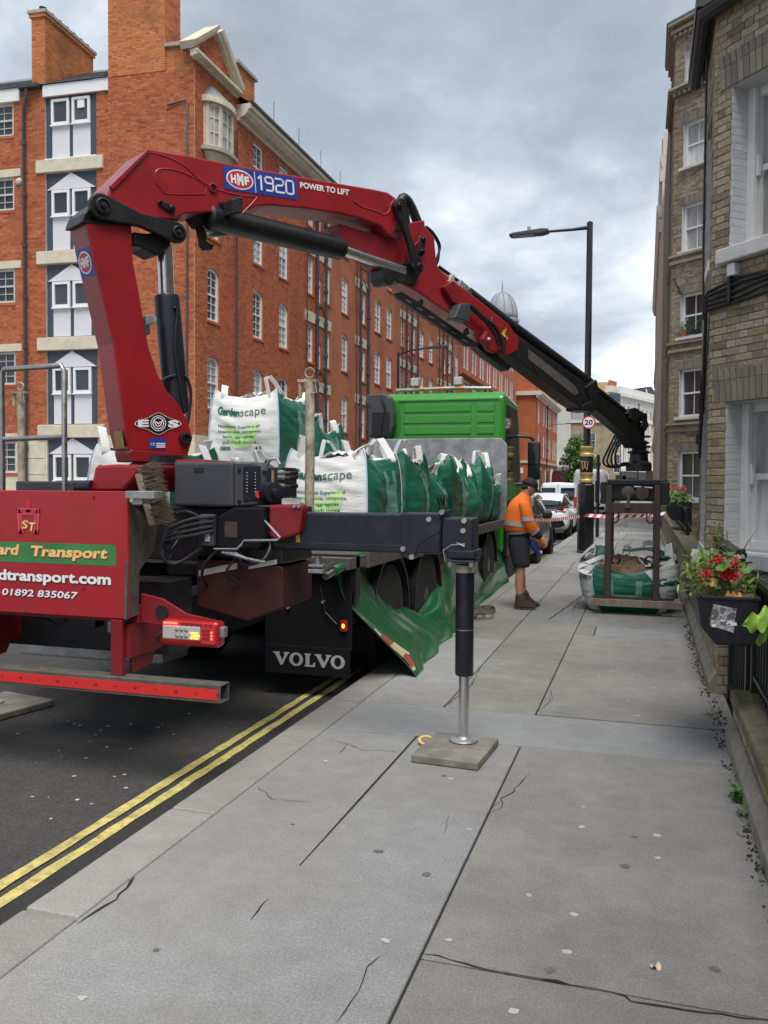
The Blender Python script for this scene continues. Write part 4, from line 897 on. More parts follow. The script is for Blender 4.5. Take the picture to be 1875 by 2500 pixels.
# painted bricks on the far reveals, windows, sills
def reveal_bricks(parent, o, e, n, L, z0, z1, seed): bricks(parent, o, e, n, layout(L, z0, z1, [], seed=seed, hd=.1025), M['wbrick'], 60, proud=.002, seed=seed, name='reveal_brick', jit=.0008)
for k, (a, b, c, d, _) in enumerate(CO):
    reveal_bricks(hs, bf(a,0,0), tuple(-bn), tuple(be), .30, c, d, 50+k)
    wn = sash(hs, bf, a+.0, b, c, d, 0, .32, 1, (1,1), .085, 'sash', 'glassn', None)
    MB().obox(bf(a+.045,(c+d)/2,-.235), be*.045, bn*.03, Vector((0,0,(d-c)/2))).build('sash_box', M['sash'], wn, bevel=.006)
    MB().obox(bf(a+.11,(c+d)/2+.02,-.25), be*.012, bn*.02, Vector((0,0,.10))).build('sash_horn', M['sash'], wn)
    MB().obox(bf(.83, c-.085, .04-.18), be*.69, bn*.24, Vector((0,0,.085 if k == 0 else .075))).build('sill', M['sillw'], hs, bevel=.015)
    if k: MB().obox(bf(.33, c-.24, .03), be*.05, bn*.05, Vector((0,0,.06))).build('sill_block', M['sillw'], hs, bevel=.008)
for i in range(12): MB().obox(bf(.18+i*.115,.888,.108), be*.054, bn*.006, Vector((0,0,.07))).build('sill_tile', M['sillw'], hs, bevel=.003, seg=1)
# front of the bay, parallel with the street
FO = [(.25,1.05,.98,2.45,0), (.25,1.05,3.99,5.58,0)]
hf = wall_face(hs, BC, (0,1,0), (-1,0,0), 0, 1.3, -.9, 6.5, FO, M['mortar_y'], .3, 'bay_front', M['mortar_w'])
bricks(hs, BC, (0,1,0), (-1,0,0), layout(1.3, -.9, 6.5, FO, seed=43), M['ybrick'], 60, proud=.006, seed=43, jit=.0028)
for a, b, c, d, _ in FO:
    reveal_bricks(hs, hf(b,0,0), (1,0,0), (0,-1,0), .28, c, d, 55)
    sash(hs, hf, a, b, c, d, 0, .26, 1, (1,1), .08, 'sash', 'glass', None); MB().box(.595,.72,9.62,10.5,c-.12,c-.005).build('sill', M['white'], hs, bevel=.01)
# corner block at the foot of the front window, rest of the house
MB().box(.53,.70,10.2,10.6,.66,.88).build('sill_block', M['white'], hs, bevel=.02)
MB().add([(.62,10.7,-.9),(2.0,12.2,-.9),(2.0,12.2,6.5),(.62,10.7,6.5)], [(0,1,2,3)]).build('bay_wall', M['mortar_y'], hs)
bricks(hs, (.62,10.7,0), (.677,.736,0), (-.736,.677,0), layout(2.0,-.9,6.5,[],seed=44), M['ybrick'], 0, seed=44)
wall_face(hs, (1.97,7.79,0), (0,-1,0), (-1,0,0), 0, 12, -.9, 6.5, [], M['mortar_y'], .2, 'side_wall'); bricks(hs, (1.97,7.79,0), (0,-1,0), (-1,0,0), layout(6,-.9,6.5,[],seed=45), M['ybrick'], 0, seed=45)
MB().box(1.96,9,12.2,29,-.9,6.4).build('rear_wall', M['mortar_y'], hs)
gt = MB().tube([(.50,10.9,6.38),(.50,9.33,6.38),tuple(bf(2.2,6.38,.11))], .075, 8).build('gutter', M['cable'], hs, smooth=True)
MB().prism([bf(-.02,6.42,.2),bf(2.3,6.42,.2),bf(2.3,6.6,.0),bf(-.02,6.6,.0)], bn*-.5).build('eaves_board', M['cable'], hs)
MB().box(.42,1.4,9.3,11,6.45,6.6).build('eaves_board', M['cable'], hs)
cb = thing('wall_cables', (.6, 9.4, 3.5), 'bundle of black cables pinned across the stock brick bay and turning its corner', 'cables')
for k in range(5):
    z = 3.62-.045*k; pts = [bf(2.1-t*.42, z+.09*(1-t/5)+.03*math.sin(t*1.9+k), .035+.006*(k % 2)) for t in range(6)]
    pts[-1] = bf(.02, z-.02, .05); pts += [hf(.02,z-.05,.05), hf(.12,z-.13-.02*k,.04), hf(.5,z-.7-.05*k,.03), hf(.95,z-1.1-.1*k,.03)][:4]
    MB().tube(pts, .017, 6).build('cable', M['cable'], cb, smooth=True)
for t in (.3,.9,1.5): MB().obox(bf(t,3.57,.04), be*.015, bn*.03, Vector((0,0,.13))).build('cable_clip', M['cable'], cb)
MB().tube([hf(.62,6.3,.05), hf(.62,4.2,.05), hf(.5,3.9,.05), hf(.4,3.4,.05)], .012, 5).build('cable', M['cable'], cb)
# sunken area between the railings and the house
sheet('area_paving', .62, 9, -3, 29, -.7, M['slabdirty'])

# ------------------------------------------------------------------ second stock brick building, five storeys, with its own canted bay
C2 = Vector((.76, 30.7, 0)); e2 = Vector((.766,-.643,0)); n2 = Vector((-.643,-.766,0))
b9 = thing('brick_building', (2, 31, 0), 'tall yellow stock brick building with stepped cornices and a column of white framed windows', 'building', 'stock brick buildings on the right')
O2 = [(.376,1.35,a,b,0) for a, b in ((1.15,2.75),(3.92,5.5),(6.58,8.0),(9.42,10.95),(12.2,13.65),(14.95,16.1))]
g2 = wall_face(b9, C2, e2, n2, 0, 1.8, -.9, 17.0, O2, M['mortar_y'], .22, 'bay_wall', M['mortar_w'])
S2 = [(a-.12,b+.1,d+.01,d+.3,0) for a,b,c,d,_ in O2]
bricks(b9, C2, e2, n2, layout(1.8, -.9, 17.0, O2+S2, seed=61), M['ybrick'], 150, seed=61)
for a, b, c, d, _ in S2:
    n = int((b-a)/.09)
    for i in range(n): MB().obox(g2(a+.045+i*.09,(c+d)/2,0), e2*.039, n2*.008, Vector((0,0,(d-c)/2-.005))).build('arch_brick', M['gbrick'], b9)
for i, (a, b, c, d, _) in enumerate(O2):
    sash(b9, g2, a, b, c, d, 0, .18, 2, (1,1), .07, 'sash', 'glassn' if i in (3,4) else 'glass', None)
    MB().obox(g2((a+b)/2,c-.06,.03), e2*((b-a)/2+.1), n2*.09, Vector((0,0,.05))).build('sill', M['sillw'], b9, bevel=.01)
h2 = wall_face(b9, C2, (0,1,0), (-1,0,0), 0, 3.0, -.9, 17.0, [], M['mortar_y'], .2, 'bay_front'); bricks(b9, C2, (0,1,0), (-1,0,0), layout(3.0,-.9,17,[],seed=62), M['ybrick'], 60, seed=62)
for z, h, p in ((14.62,.10,.10),(14.72,.10,.16),(14.82,.08,.24),(16.55,.1,.1),(16.7,.12,.18),(16.95,.12,.28),(9.05,.1,.09),(9.28,.07,.12),(6.1,.1,.09),(6.35,.08,.14),(3.42,.1,.09),(3.65,.07,.13)):
    MB().prism([g2(1.8,z,0),g2(1.8,z,p),g2(-p*.4,z,p),h2(3.0,z,p),h2(3.0,z,0),g2(0,z,0)], (0,0,h)).build('string_course', M['ybrick' if p < .2 else 'stonedk'], b9)
for z in (14.66,16.6):
    for i in range(9): MB().obox(g2(.1+i*.2,z,.12), e2*.05, n2*.05, Vector((0,0,.05))).build('dentil', M['gbrick'], b9)
MB().box(2.1,9,29.45,36,-.9,17.3).build('rear_wall', M['mortar_y'], b9); MB().box(.7,9,33.6,45,-.9,16.5).build('rear_wall', M['mortar_y'], b9)
MB().prism([g2(1.8,17.05,.3),g2(-.15,17.05,.3),h2(3,17.05,.3),h2(3,17.4,-1.5),g2(.8,17.9,-1.2),g2(1.8,17.9,-1.2)], (0,0,.05)).build('roof', M['slate'], b9)
vent = MB().obox(g2(1.25,3.15,.06), e2*.09, n2*.06, Vector((0,0,.17))).build('wall_box', M['cable'], b9, bevel=.02); MB().tube([g2(1.25,3.0,.05), g2(1.3,2.85,.05), g2(1.45,2.7,.03)], .02, 6).build('cable', M['cable'], vent)
MB().tube([g2(.1,8.6,.02),g2(.45,8.0,.03)], .02, 6).build('wall_cable', M['cable'], b9)
# plants on its window sill
# ------------------------------------------------------------------ striped building beyond, and grey stone slip
b10 = thing('striped_building', (.95, 58, 0), 'red brick and pale stone building edge with projecting cornices beyond the stock brick one', 'building', 'stock brick buildings on the right')
X10 = .60
wall_face(b10, (X10,45.5,0), (0,1,0), (-1,0,0), 0, 26, -.1, 19.2, [], M['farred'], .2, 'street_wall')
MB().box(X10,10,45.3,45.5,-.1,19.2).build('end_wall', M['farred'], b10)
for y in (45.5,49,52.5,58,64): MB().box(X10-.05,X10+.02,y,y+.9,-.1,19).build('stone_pilaster', M['pinkstone'], b10)
for z, p in ((15.0,.26),(17.5,.13),(4.2,.12),(6.3,.1),(9.3,.08)):
    MB().prism([(X10,45.2,z),(X10-p*.4,45.2,z),(X10-p,45.2,z+.45),(X10-p,45.2,z+.62),(X10,45.2,z+.62)], (0,26,0)).build('cornice', M['pinkstone'], b10)
for z in (14.3,16.8): MB().box(X10-.12,X10,45.25,45.7,z,z+.8).build('bracket', M['pinkstone'], b10)
for z in np.arange(0,19,1.2): MB().box(X10-.01,X10+(.34 if int(z/1.2)%2 else .24),45.24,45.3,z,z+1.18).build('quoin', M['pinkstone'], b10)

# ------------------------------------------------------------------ low boundary wall, plinth stones, railings, planters
def lowwall(name, label, y0, y1, zt, seed):
    t = thing(name, (.58, y0, 0), label, 'wall', 'low boundary walls beside the pavement')
    MB().box(.565,.80,y0,y1,-.7,zt-.09).build('wall', M['mortar_y'], t)
    bricks(t, (.565,y1,0), (0,-1,0), (-1,0,0), layout(y1-y0,.17,zt-.09,[],seed=seed), M['ybrick'], 110, proud=.008, seed=seed)
    bricks(t, (.565,y0,0), (1,0,0), (0,-1,0), layout(.235,.0,zt-.09,[],seed=seed), M['ybrick'], 20, proud=.006, seed=seed+1)
    y = y0
    while y < y1-.05:
        l = min(rr.uniform(.42,.7), y1-y)
        b_ = rr.uniform(-.006,.006)
        MB().prism([(.60,y+.006,-.02),(.505+b_,y+.006,-.02),(.505+b_,y+.006,.085+b_),(.545,y+.006,.165+b_),(.60,y+.006,.165)], (0,l-.012,0)).build('plinth_stone', M['plinth'], t, bevel=.006, seg=1); y += l
    y = y0
    while y < y1-.05:
        l = min(rr.uniform(.8,1.2), y1-y); MB().box(.535,.83,y+.004,y+l-.004,zt-.088,zt+rr.uniform(-.004,.004)).build('coping_stone', M['moss'], t, bevel=.018); y += l
    return t
lowwall('boundary_wall', 'low brick boundary wall with chamfered stone foot below the near railings', 1.0, 5.75, .34, 71)
lowwall('boundary_wall', 'taller mossy brick boundary wall running on behind the bulk bag', 7.05, 29.4, .76, 73)
def railing(y0, y1, zb, zt, label, x=.68, gap=.115, post=True):
    t = thing('railing', (x, y0, zb), label, 'railing', 'black iron railings')
    for z in (zt-.03, zb+.10): MB().box(x-.024,x+.024,y0,y1,z-.012,z+.012).build('rail', M['iron'], t, bevel=.003, seg=1)
    MB().box(x-.045,x+.045,y0,y1,zt-.016,zt+.022).build('top_rail', M['iron'], t, bevel=.006)
    n = int((y1-y0)/gap)
    for i in range(1, n): MB().box(x-.009,x+.009,y0+i*gap-.009,y0+i*gap+.009,zb+.02,zt).build('bar', M['iron'], t)
    if post:
        for y in (y0, y1): MB().box(x-.032,x+.032,y-.032,y+.032,zb-.3,zt+.05).build('post', M['iron'], t, bevel=.006)
    return t
railing(1.2, 5.7, .34, 1.05, 'black iron railing with flat top rail on the near low wall beside the flowers')
gate = railing(5.82, 6.95, .0, 1.0, 'black iron gate between the two low walls under the near planter', .66)
railing(7.1, 12.2, .76, 1.08, 'short black railing on the mossy wall beyond the near planter', .72)
railing(15.5, 22, .76, 1.2, 'black railing on the mossy wall behind the far planter', .72)
for y in (4.0, 4.9): MB().box(.70,1.5,y-.03,y+.03,1.0,1.06).build('cross_rail', M['iron'], gate)
leafmesh = {}
def leaf_card(mb, p, d, up, l, w, fold=.25, curl=.25, seg=3):
    d = Vector(d).normalized(); s = d.cross(Vector(up)); s = s.normalized() if s.length > .01 else Vector((1,0,0)); u = s.cross(d); p = Vector(p); rows = []
    prof = [0.12,.85,1.0,.62,.05] if seg > 3 else [.15,1.0,.75,.05]
    for i, q in enumerate(prof):
        t = i/(len(prof)-1); c = p+d*l*t-u*curl*l*t*t; rows += [c-s*w/2*q+u*fold*w*q*.5, c, c+s*w/2*q+u*fold*w*q*.5]
    n = len(prof); r_ = rr.random()
    mb.add(rows, [(i*3+k, i*3+k+1, i*3+k+4, i*3+k+3) for i in range(n-1) for k in (0,1)], r_)
def round_leaf(mb, p, nrm, r):
    x, y = orth(nrm); nrm = Vector(nrm).normalized(); p = Vector(p); n = 11; ph = rr.uniform(0,6.28); q = rr.random()
    ring = [p+(x*math.cos(ph+k*5.6/n)+y*math.sin(ph+k*5.6/n))*r*(1+.08*math.cos(k*2.2*2))+nrm*(.22*r+.09*r*math.sin(k*2.9)) for k in range(n+1)]
    mid = [p+(x*math.cos(ph+k*5.6/n)+y*math.sin(ph+k*5.6/n))*r*.5+nrm*.05*r for k in range(n+1)]
    mb.add([p]+mid+ring, [(0,k,k+1) for k in range(1,n+1)]+[(k,k+n+1,k+n+2,k+1) for k in range(1,n+1)], q)
def flower_head(mb, c, r, n=26):
    for _ in range(n):
        d = Vector((rr.gauss(0,1),rr.gauss(0,1),rr.gauss(.5,.8))).normalized(); p = Vector(c)+d*r*rr.uniform(.5,1)
        leaf_card(mb, p, (d+Vector((rr.gauss(0,.5),rr.gauss(0,.5),rr.gauss(0,.5)))), (0,0,1), r*.62, r*.55, .3, .2)
def planter(y0, ly, x0, x1, zt, label, near=True):
    t = thing('planter_box', ((x0+x1)/2, y0, zt), label, 'planter', 'black planter boxes hung on the railings')
    h = .265; prof = [(x0,zt),(x1,zt),(x1-.0,zt-h),(x0+.10,zt-h),(x0+.022,zt-h*.62)]
    m = MB(); A = [Vector((x,y0,z)) for x, z in prof]; off = Vector((0,ly,0)); n = len(A)
    ins = [(x0+.018,zt),(x1-.018,zt),(x1-.018,zt-.06),(x0+.025,zt-.06)]
    m.add(A+[p+off for p in A], [tuple(range(n)), tuple(range(2*n-1,n-1,-1))]+[(i,i+n,(i+1)%n+n,(i+1)%n) for i in range(1,n)])
    m.build('planter_shell', M['planter'], t, bevel=.012)
    for a in ((x0-.006,x0+.02,y0-.006,y0+ly+.006),(x1-.02,x1+.006,y0-.006,y0+ly+.006),(x0+.02,x1-.02,y0-.006,y0+.018),(x0+.02,x1-.02,y0+ly-.018,y0+ly+.006)): MB().box(*a,zt-.012,zt+.012).build('rim', M['planter'], t, bevel=.006)
    MB().grid(lambda u,v: (x0+.01+(x1-x0-.02)*u, y0+.01+(ly-.02)*v, zt+.01+.012*noise.noise((u*9,v*9,0))), 10, 14).build('soil', M['soil'], t)
    return t
p1_ = planter(5.1, .95, .293, .62, .99, 'black planter box with a grey photo sticker on its end, nearest the camera', True)
EY = 5.1
st = MB().add([(.38,EY-.004,.955),(.50,EY-.004,.935),(.487,EY-.004,.80),(.362,EY-.004,.835)], [(0,1,2,3)]).build('photo_sticker', M['photo'], p1_)
mb = MB(); mb2 = MB()
for i in range(26):
    u, v = rr.random(), rr.random(); x = .372+.12*u-.01*(1-v)*0; z = .83+.105*v; s = rr.uniform(.006,.016)
    (mb if v > .42 or rr.random() < .4 else mb2).add([(x-s,EY-.0055-.0001*i,z-s*.6),(x+s,EY-.0055-.0001*i,z-s*.6),(x+s*.8,EY-.0055-.0001*i,z+s*.6),(x-s*.9,EY-.0055-.0001*i,z+s*.6)], [(0,1,2,3)])
for q_ in (mb.build('printed_shapes', M['gumdk'], st), mb2.build('printed_shapes', M['lettw'], st)): q_['kind'] = 'stuff'
def planting(parent_loc, y0, ly, x0, x1, zt, dens, label, big=True, s=1.0):
    t = thing('flowering_plants', ((x0+x1)/2, y0, zt), label, 'plants', 'red geraniums in the planter boxes')
    L1, L2, ST, FL, FP_, OR = MB(), MB(), MB(), MB(), MB(), MB()
    cx = (x0+x1)/2
    for _ in range(int(120*dens)):
        b = Vector((rr.uniform(x0+.01,x1-.02), y0+rr.uniform(.01,ly-.02), zt)); hgt = rr.uniform(.03,.20)*s; tip = b+Vector((rr.gauss(0,.045), rr.gauss(0,.05), hgt))
        ST.tube([b, (b+tip)/2+Vector((rr.gauss(0,.008),rr.gauss(0,.008),0)), tip], .0022, 4, False)
        if rr.random() < .62 and tip.x > x0+.07: round_leaf(L1, tip, (rr.gauss(0,.5),-.5+rr.gauss(0,.4),.9), rr.uniform(.018,.042)*s)
        else:
            for q in range(4): leaf_card(L2, tip-Vector((0,0,rr.uniform(0,hgt*.6))), (rr.gauss(0,1),rr.gauss(-.3,1),rr.gauss(.4,.5)), (0,0,1), rr.uniform(.04,.085)*s, rr.uniform(.010,.022)*s, .2, .4)
    if big:
        for bx, by, tz, n in ((.40,5.28,.42,16),(.46,5.45,.36,14),(.35,5.2,.26,12)):     # taller spiky stems behind
            b = Vector((bx,by,zt)); tip = b+Vector((.015,.02,tz)); ST.tube([b,(b+tip)/2+Vector((.01,0,0)),tip], .0035, 5, False)
            for i in range(n):
                a = i*2.4; leaf_card(L2, b+(tip-b)*(.3+.7*i/n), (math.cos(a),math.sin(a),.55), (0,0,1), .10, .017, .2, .45)
        for b, tip in (((.31,5.12,zt),(.235,5.07,zt+.10)),((.34,5.12,zt),(.23,5.1,zt+.03)),((.33,5.3,zt),(.26,5.2,zt+.24)),((.56,5.2,zt),(.66,5.05,zt+.16)),((.40,5.6,zt),(.33,5.5,zt+.4)),((.5,5.6,zt),(.56,5.5,zt+.36))):
            leaf_card(L2, b, Vector(tip)-Vector(b), (0,0,1), (Vector(tip)-Vector(b)).length*1.2, .012, .2, .3, 5)
        for c, r in (((.405,5.16,zt+.185),.038),((.425,5.2,zt+.165),.032),((.47,5.14,zt+.150),.040),((.452,5.12,zt+.135),.030),((.50,5.18,zt+.17),.026),((.475,5.1,zt+.115),.024),((.428,5.1,zt+.125),.018),((.345,5.12,zt+.125),.022),((.327,5.1,zt+.115),.014)): flower_head(FL, c, r*1.12, 46)
        for c, r in (((.495,5.13,zt+.215),.028),((.30,5.05,zt+.15),.014)): flower_head(FP_, c, r, 26)
        for c in ((.47,5.118,zt+.018),(.50,5.115,zt+.014),(.375,5.115,zt+.085)): round_leaf(OR, c, (0,-1,.5), .027)
    else:
        for _ in range(16): flower_head(FL, (rr.uniform(x0,x1),y0+rr.uniform(0,ly),zt+.2*s+rr.uniform(-.04,.07)), .045, 14)
    for m_, nm, mt in ((L1,'round_leaves','leaf'),(L2,'narrow_leaves','leafy'),(ST,'stems','stem'),(FL,'red_flowers','petal'),(FP_,'pink_flowers','petalp'),(OR,'orange_leaves','leafor')):
        if m_.v:
            o = m_.build(nm, M[mt], t, smooth='all'); o['kind'] = 'stuff'
    return t
planting(None, 5.1, .95, .293, .62, .99, 1.25, 'red and pink geraniums with spiky leaves filling the nearest planter')
p2_ = planter(17.2, 1.1, .40, .80, 1.22, 'black planter box farther along the wall, beyond the hanging grab')
planting(None, 17.2, 1.1, .40, .80, 1.22, 1.3, 'red geraniums with pale green leaves filling the far planter', False, 1.5)
MB().box(.72,.86,17.1,18.5,.3,1.3).build('back_panel', M['planter'], p2_)
# pots on the second building's sill
pt = thing('potted_plants', tuple(g2(.9,6.58,.0)), 'small potted plants standing on an upper window sill of the stock brick building', 'plants')
for u, m in ((.55,'terra'),(1.05,'planter')): MB().lathe(g2(u,6.57,.02), [(.07,0),(.1,.18)], 10).build('pot', M[m], pt)
mb = MB()
for _ in range(80): leaf_card(mb, g2(rr.uniform(.45,1.2),6.75+rr.uniform(0,.35),.02+rr.uniform(-.08,.08)), (rr.gauss(0,1),rr.gauss(0,1),rr.gauss(.5,.6)), (0,0,1), .14, .07)
o = mb.build('foliage', M['leaf'], pt); o['kind'] = 'stuff'
# big pale leaf reaching in from the right and weeds at the wall foot
pl = thing('leafy_plant', (.45, 3.6, .6), 'pale green lobed leaf on a stalk reaching over the railing at the right edge', 'plant')
def lobed(c, ax, ay, nrm, L, W):
    c, ax, ay, nrm = Vector(c), Vector(ax).normalized(), Vector(ay).normalized(), Vector(nrm).normalized(); out = []; K = 26
    for k in range(K+1):
        t = k/K; w = W*math.sin(math.pi*min(1,t*1.02))**.6*(1+.28*math.sin(t*19))*(1-.25*t); out.append((t, max(w,.001)))
    mb = MB(); vs = []
    for t, w in out:
        m = c+ax*L*t+nrm*(-.16*L*t*t+.012*math.sin(t*9))
        vs += [m-ay*w+nrm*(.012*math.sin(t*17)-.15*w), m-ay*w*.5+nrm*.01*math.sin(t*13), m, m+ay*w*.5+nrm*.01*math.cos(t*14), m+ay*w+nrm*(.012*math.cos(t*15)-.15*w)]
    mb.add(vs, [(i*5+k,i*5+k+1,(i+1)*5+k+1,(i+1)*5+k) for i in range(K) for k in range(4)])
    return mb
lp = oY(1868,1512,3.7); lt = oY(1790,1520,3.62)
lobed(lp+Vector((.05,0,.02)), Vector(lt-lp)+Vector((0,-.03,-.01)), (.12,.45,.9), (-.1,-.85,.4), .20, .052).build('leaf', M['leafbig'], pl, smooth='all')
lobed(lp+Vector((.04,.03,-.02)), Vector((-.5,-.5,-.38)), (.3,.3,.9), (-.3,-.8,.4), .13, .045).build('leaf', M['leafbig'], pl, smooth='all')
MB().tube([lp+Vector((.05,0,.02)), lp+Vector((.16,.05,-.02)), lp+Vector((.3,.1,-.35))], .004, 6).build('stalk', M['stem'], pl)
def weed(x, y, n, s, label):
    t = thing('weed', (x,y,0), label, 'weed', 'weeds at the foot of the wall'); mb = MB()
    for _ in range(n):
        a = rr.uniform(0,6.28); leaf_card(mb, (x+rr.gauss(0,.02),y+rr.gauss(0,.04),rr.uniform(0,s*.4)), (math.cos(a)-.2,math.sin(a),rr.uniform(.3,1.4)), (0,0,1), s*rr.uniform(.4,.9), s*.22, .2, .3)
    o = mb.build('foliage', M['leaf'], t); o['kind'] = 'stuff'
weed(.50,4.70,46,.085,'leafy green weed in the joint below the near low wall, the larger one'); weed(.505,4.45,16,.07,'small sprig of weed nearer the camera at the wall foot'); weed(.5,3.8,14,.05,'low green weed at the right edge nearest the camera'); weed(.47,6.35,18,.05,'dry weed in the gap by the gate')
# ------------------------------------------------------------------ crane lorry
TX0, TY0, TZ0 = -3.4, 9.0, -.1
tk = thing('crane_lorry', (TX0, TY0, TZ0), 'red and green flatbed lorry with a red loader crane and outrigger down on the pavement', 'lorry')
XL, XR = -4.63, -2.17
def part(mb, name, m, parent=None, **k): return mb.build(name, M[m], parent or tk, **k)
def quadfn(a, b, c, d, off=(0,0,0)):     # corners bottom-left, bottom-right, top-right, top-left
    a, b, c, d, off = map(Vector, (a, b, c, d, off))
    return lambda x, y: a*(1-x)*(1-y)+b*x*(1-y)+c*x*y+d*(1-x)*y+off
def stroke(mb, fn, pts, wd, asp=1.0):
    for (x0, y0), (x1, y1) in zip(pts[:-1], pts[1:]):
        dx, dy = (x1-x0)*asp, y1-y0; l = math.hypot(dx, dy) or 1; nx, ny = -dy/l*wd/2, dx/l*wd/2; ex, ey = dx/l*wd*.42, dy/l*wd*.42
        mb.add([fn(x0+(nx-ex)/asp, y0+ny-ey), fn(x1+(nx+ex)/asp, y1+ny+ey), fn(x1+(-nx+ex)/asp, y1-ny+ey), fn(x0+(-nx-ex)/asp, y0-ny-ey)], [(0,1,2,3)])
def oval(mb, fn, cx, cy, rx, ry, n=28): mb.add([fn(cx+rx*math.cos(2*math.pi*k/n), cy+ry*math.sin(2*math.pi*k/n)) for k in range(n)], [tuple(range(n))])
# chassis, deck, headboard
part(MB().box(-3.85,-3.55,4.9,16,.5,.84).box(-3.25,-2.95,4.9,16,.5,.84), 'chassis_rail', 'black')
part(MB().box(XL,XR,6.2,14.0,.95,1.035), 'deck', 'dustybar')
part(MB().box(XR-.015,XR+.03,6.6,14.0,.93,1.06), 'side_rave', 'dustybar', bevel=.006); part(MB().box(XL-.03,XL+.015,6.6,14.0,.93,1.06), 'side_rave', 'dustybar', bevel=.006)
for y in np.arange(6.9, 13.9, .9): part(MB().box(-4.5,-2.3,y,y+.08,.82,.949), 'cross_bearer', 'black')
part(MB().prism([(XL,14,1.04),(XR,14,1.04),(XR,14,2.26),(XR-.10,14,2.38),(XL+.10,14,2.38),(XL,14,2.26)], (0,.05,0)), 'headboard', 'alu', bevel=.008)
# cab
cabp = [(14.32,.45),(16.45,.45),(16.55,1.55),(16.2,2.75),(15.9,3.12),(14.45,3.2),(14.32,3.1)]
part(MB().prism([(-4.60,y,z) for y, z in cabp], (2.32,0,0)), 'cab', 'green', bevel=.07, seg=3)
rw = MB()
for z in (2.47,2.66,2.85): rw.box(-4.02,-2.84,14.305,14.325,z,z+.14); rw.box(-2.74,-2.44,14.305,14.325,z,z+.14)
part(rw, 'cab_rib', 'green', bevel=.012)
part(MB().box(-4.12,-2.36,14.30,14.325,3.04,3.08), 'cab_seam', 'green', bevel=.012)
sg = MB().prism([(-2.288,14.5,1.65),(-2.288,16.3,1.65),(-2.288,16.0,2.62),(-2.288,15.78,2.98),(-2.288,14.55,2.98)], (.014,0,0)); part(sg, 'side_window', 'carglass')
part(MB().prism([(-4.5,16.56,1.65),(-2.3,16.56,1.65),(-2.35,16.26,2.68),(-4.45,16.26,2.68)], (0,.02,.01)), 'windscreen', 'carglass')
part(MB().box(-2.29,-2.22,14.4,16.4,.4,1.35), 'door_step', 'black', bevel=.02)
part(MB().prism([(-4.6,14.04,2.42),(-4.2,14.04,2.42),(-4.14,14.04,2.62),(-4.14,14.04,2.80),(-4.2,14.04,3.1),(-4.3,14.04,3.17),(-4.62,14.04,3.16),(-4.66,14.04,2.98),(-4.56,14.04,2.93)], (0,.24,0)), 'air_intake', 'charcoal', bevel=.03)
ai = MB()
for z in np.arange(2.46, 2.85, .045): ai.box(-4.52,-4.2,14.025,14.045,z,z+.018)
part(ai, 'intake_louvre', 'black'); part(MB().tube([(-4.35,14.03,3.08),(-4.28,14.03,2.9),(-4.33,14.03,2.7),(-4.37,14.03,2.45)], .018, 6), 'intake_seam', 'black', smooth=True)
lb = part(MB().tube([(-4.25,14.6,3.27),(-3.2,14.6,3.29),(-2.55,14.6,3.27)], .035, 8), 'roof_light_bar', 'steel', smooth=True)
for x in (-4.2,-3.4,-2.6): MB().cyl((x,14.6,3.15),(x,14.6,3.27),.02).build('bracket', M['steel'], lb)
for x in (-3.78,-3.42,-3.07): MB().ball((x,14.57,3.285),.06,.04,.025).build('beacon', M['orangebar'], lb, smooth='all')
for u in (1014,1119):
    c = oY(u,955,14.6); MB().box(c.x-.08,c.x+.08,14.55,14.65,3.33,3.48).build('work_lamp', M['galv'], lb, bevel=.02); MB().box(c.x-.065,c.x+.065,14.54,14.55,3.345,3.465).build('lamp_lens', M['litwhite'], lb)
ma = part(MB().tube([(-2.3,15.9,2.52),(-2.05,15.95,2.50),(-1.98,15.98,2.44)], .03, 8).tube([(-2.3,15.9,1.62),(-2.05,15.96,1.66)], .04, 8), 'mirror_arm', 'black', smooth=True)
part(MB().box(-2.09,-1.86,15.9,16.03,1.70,2.42), 'mirror_housing', 'black', bevel=.05, seg=3); part(MB().box(-2.07,-1.88,15.885,15.9,1.74,1.98).box(-2.07,-1.88,15.885,15.9,2.0,2.38), 'mirror_glass', 'carglass')
# wheels with mudguards
def wheel(y, x, r=.5, w_=.3, parent=tk, tw_=2, tyre='tyre'):
    s = 1 if x > TX0 else -1
    t = MB().lathe((x,y,TZ0+r), [(r*.6,-w_),(r*.93,-w_),(r,-w_*.9),(r,-w_*.1),(r*.95,0),(r*.82,.012),(r*.62,0)], 30, (s,0,0)).build('wheel', M[tyre], parent, smooth=True)
    MB().lathe((x-s*.05,y,TZ0+r), [(r*.63,-.02),(r*.6,.03),(r*.5,-.05),(r*.33,-.07),(r*.30,.03),(r*.2,.05),(.01,.055)], 24, (s,0,0)).build('rim', M['rim'], t, smooth=True)
    mb = MB()
    for k in range(10): a = k*.628; mb.cyl((x-s*.06,y+r*.4*math.cos(a),TZ0+r+r*.4*math.sin(a)), (x-s*.02,y+r*.4*math.cos(a),TZ0+r+r*.4*math.sin(a)), .016, n=6)
    mb.build('wheel_nuts', M['galv'], t); return t
for y in (7.5,8.9,12.75,15.0):
    for x in (-2.235,-4.565): wheel(y, x, .5, .56 if y < 10 else .3)
    for x0, x1 in ((-2.82,-2.2),(-4.6,-3.98)):
        ring = [(y+.60*math.cos(t*math.pi/10), .40+.60*math.sin(t*math.pi/10)) for t in range(0,11)]; ri = [(y+.565*math.cos(t*math.pi/10), .40+.565*math.sin(t*math.pi/10)) for t in range(10,-1,-1)]
        if y < 14: part(MB().prism([(x0,a,b) for a, b in ring+ri], (x1-x0,0,0)), 'mudguard', 'black')
for y in (7.5,8.9): part(MB().cyl((-4.4,y,.4),(-2.4,y,.4),.09), 'axle', 'black')
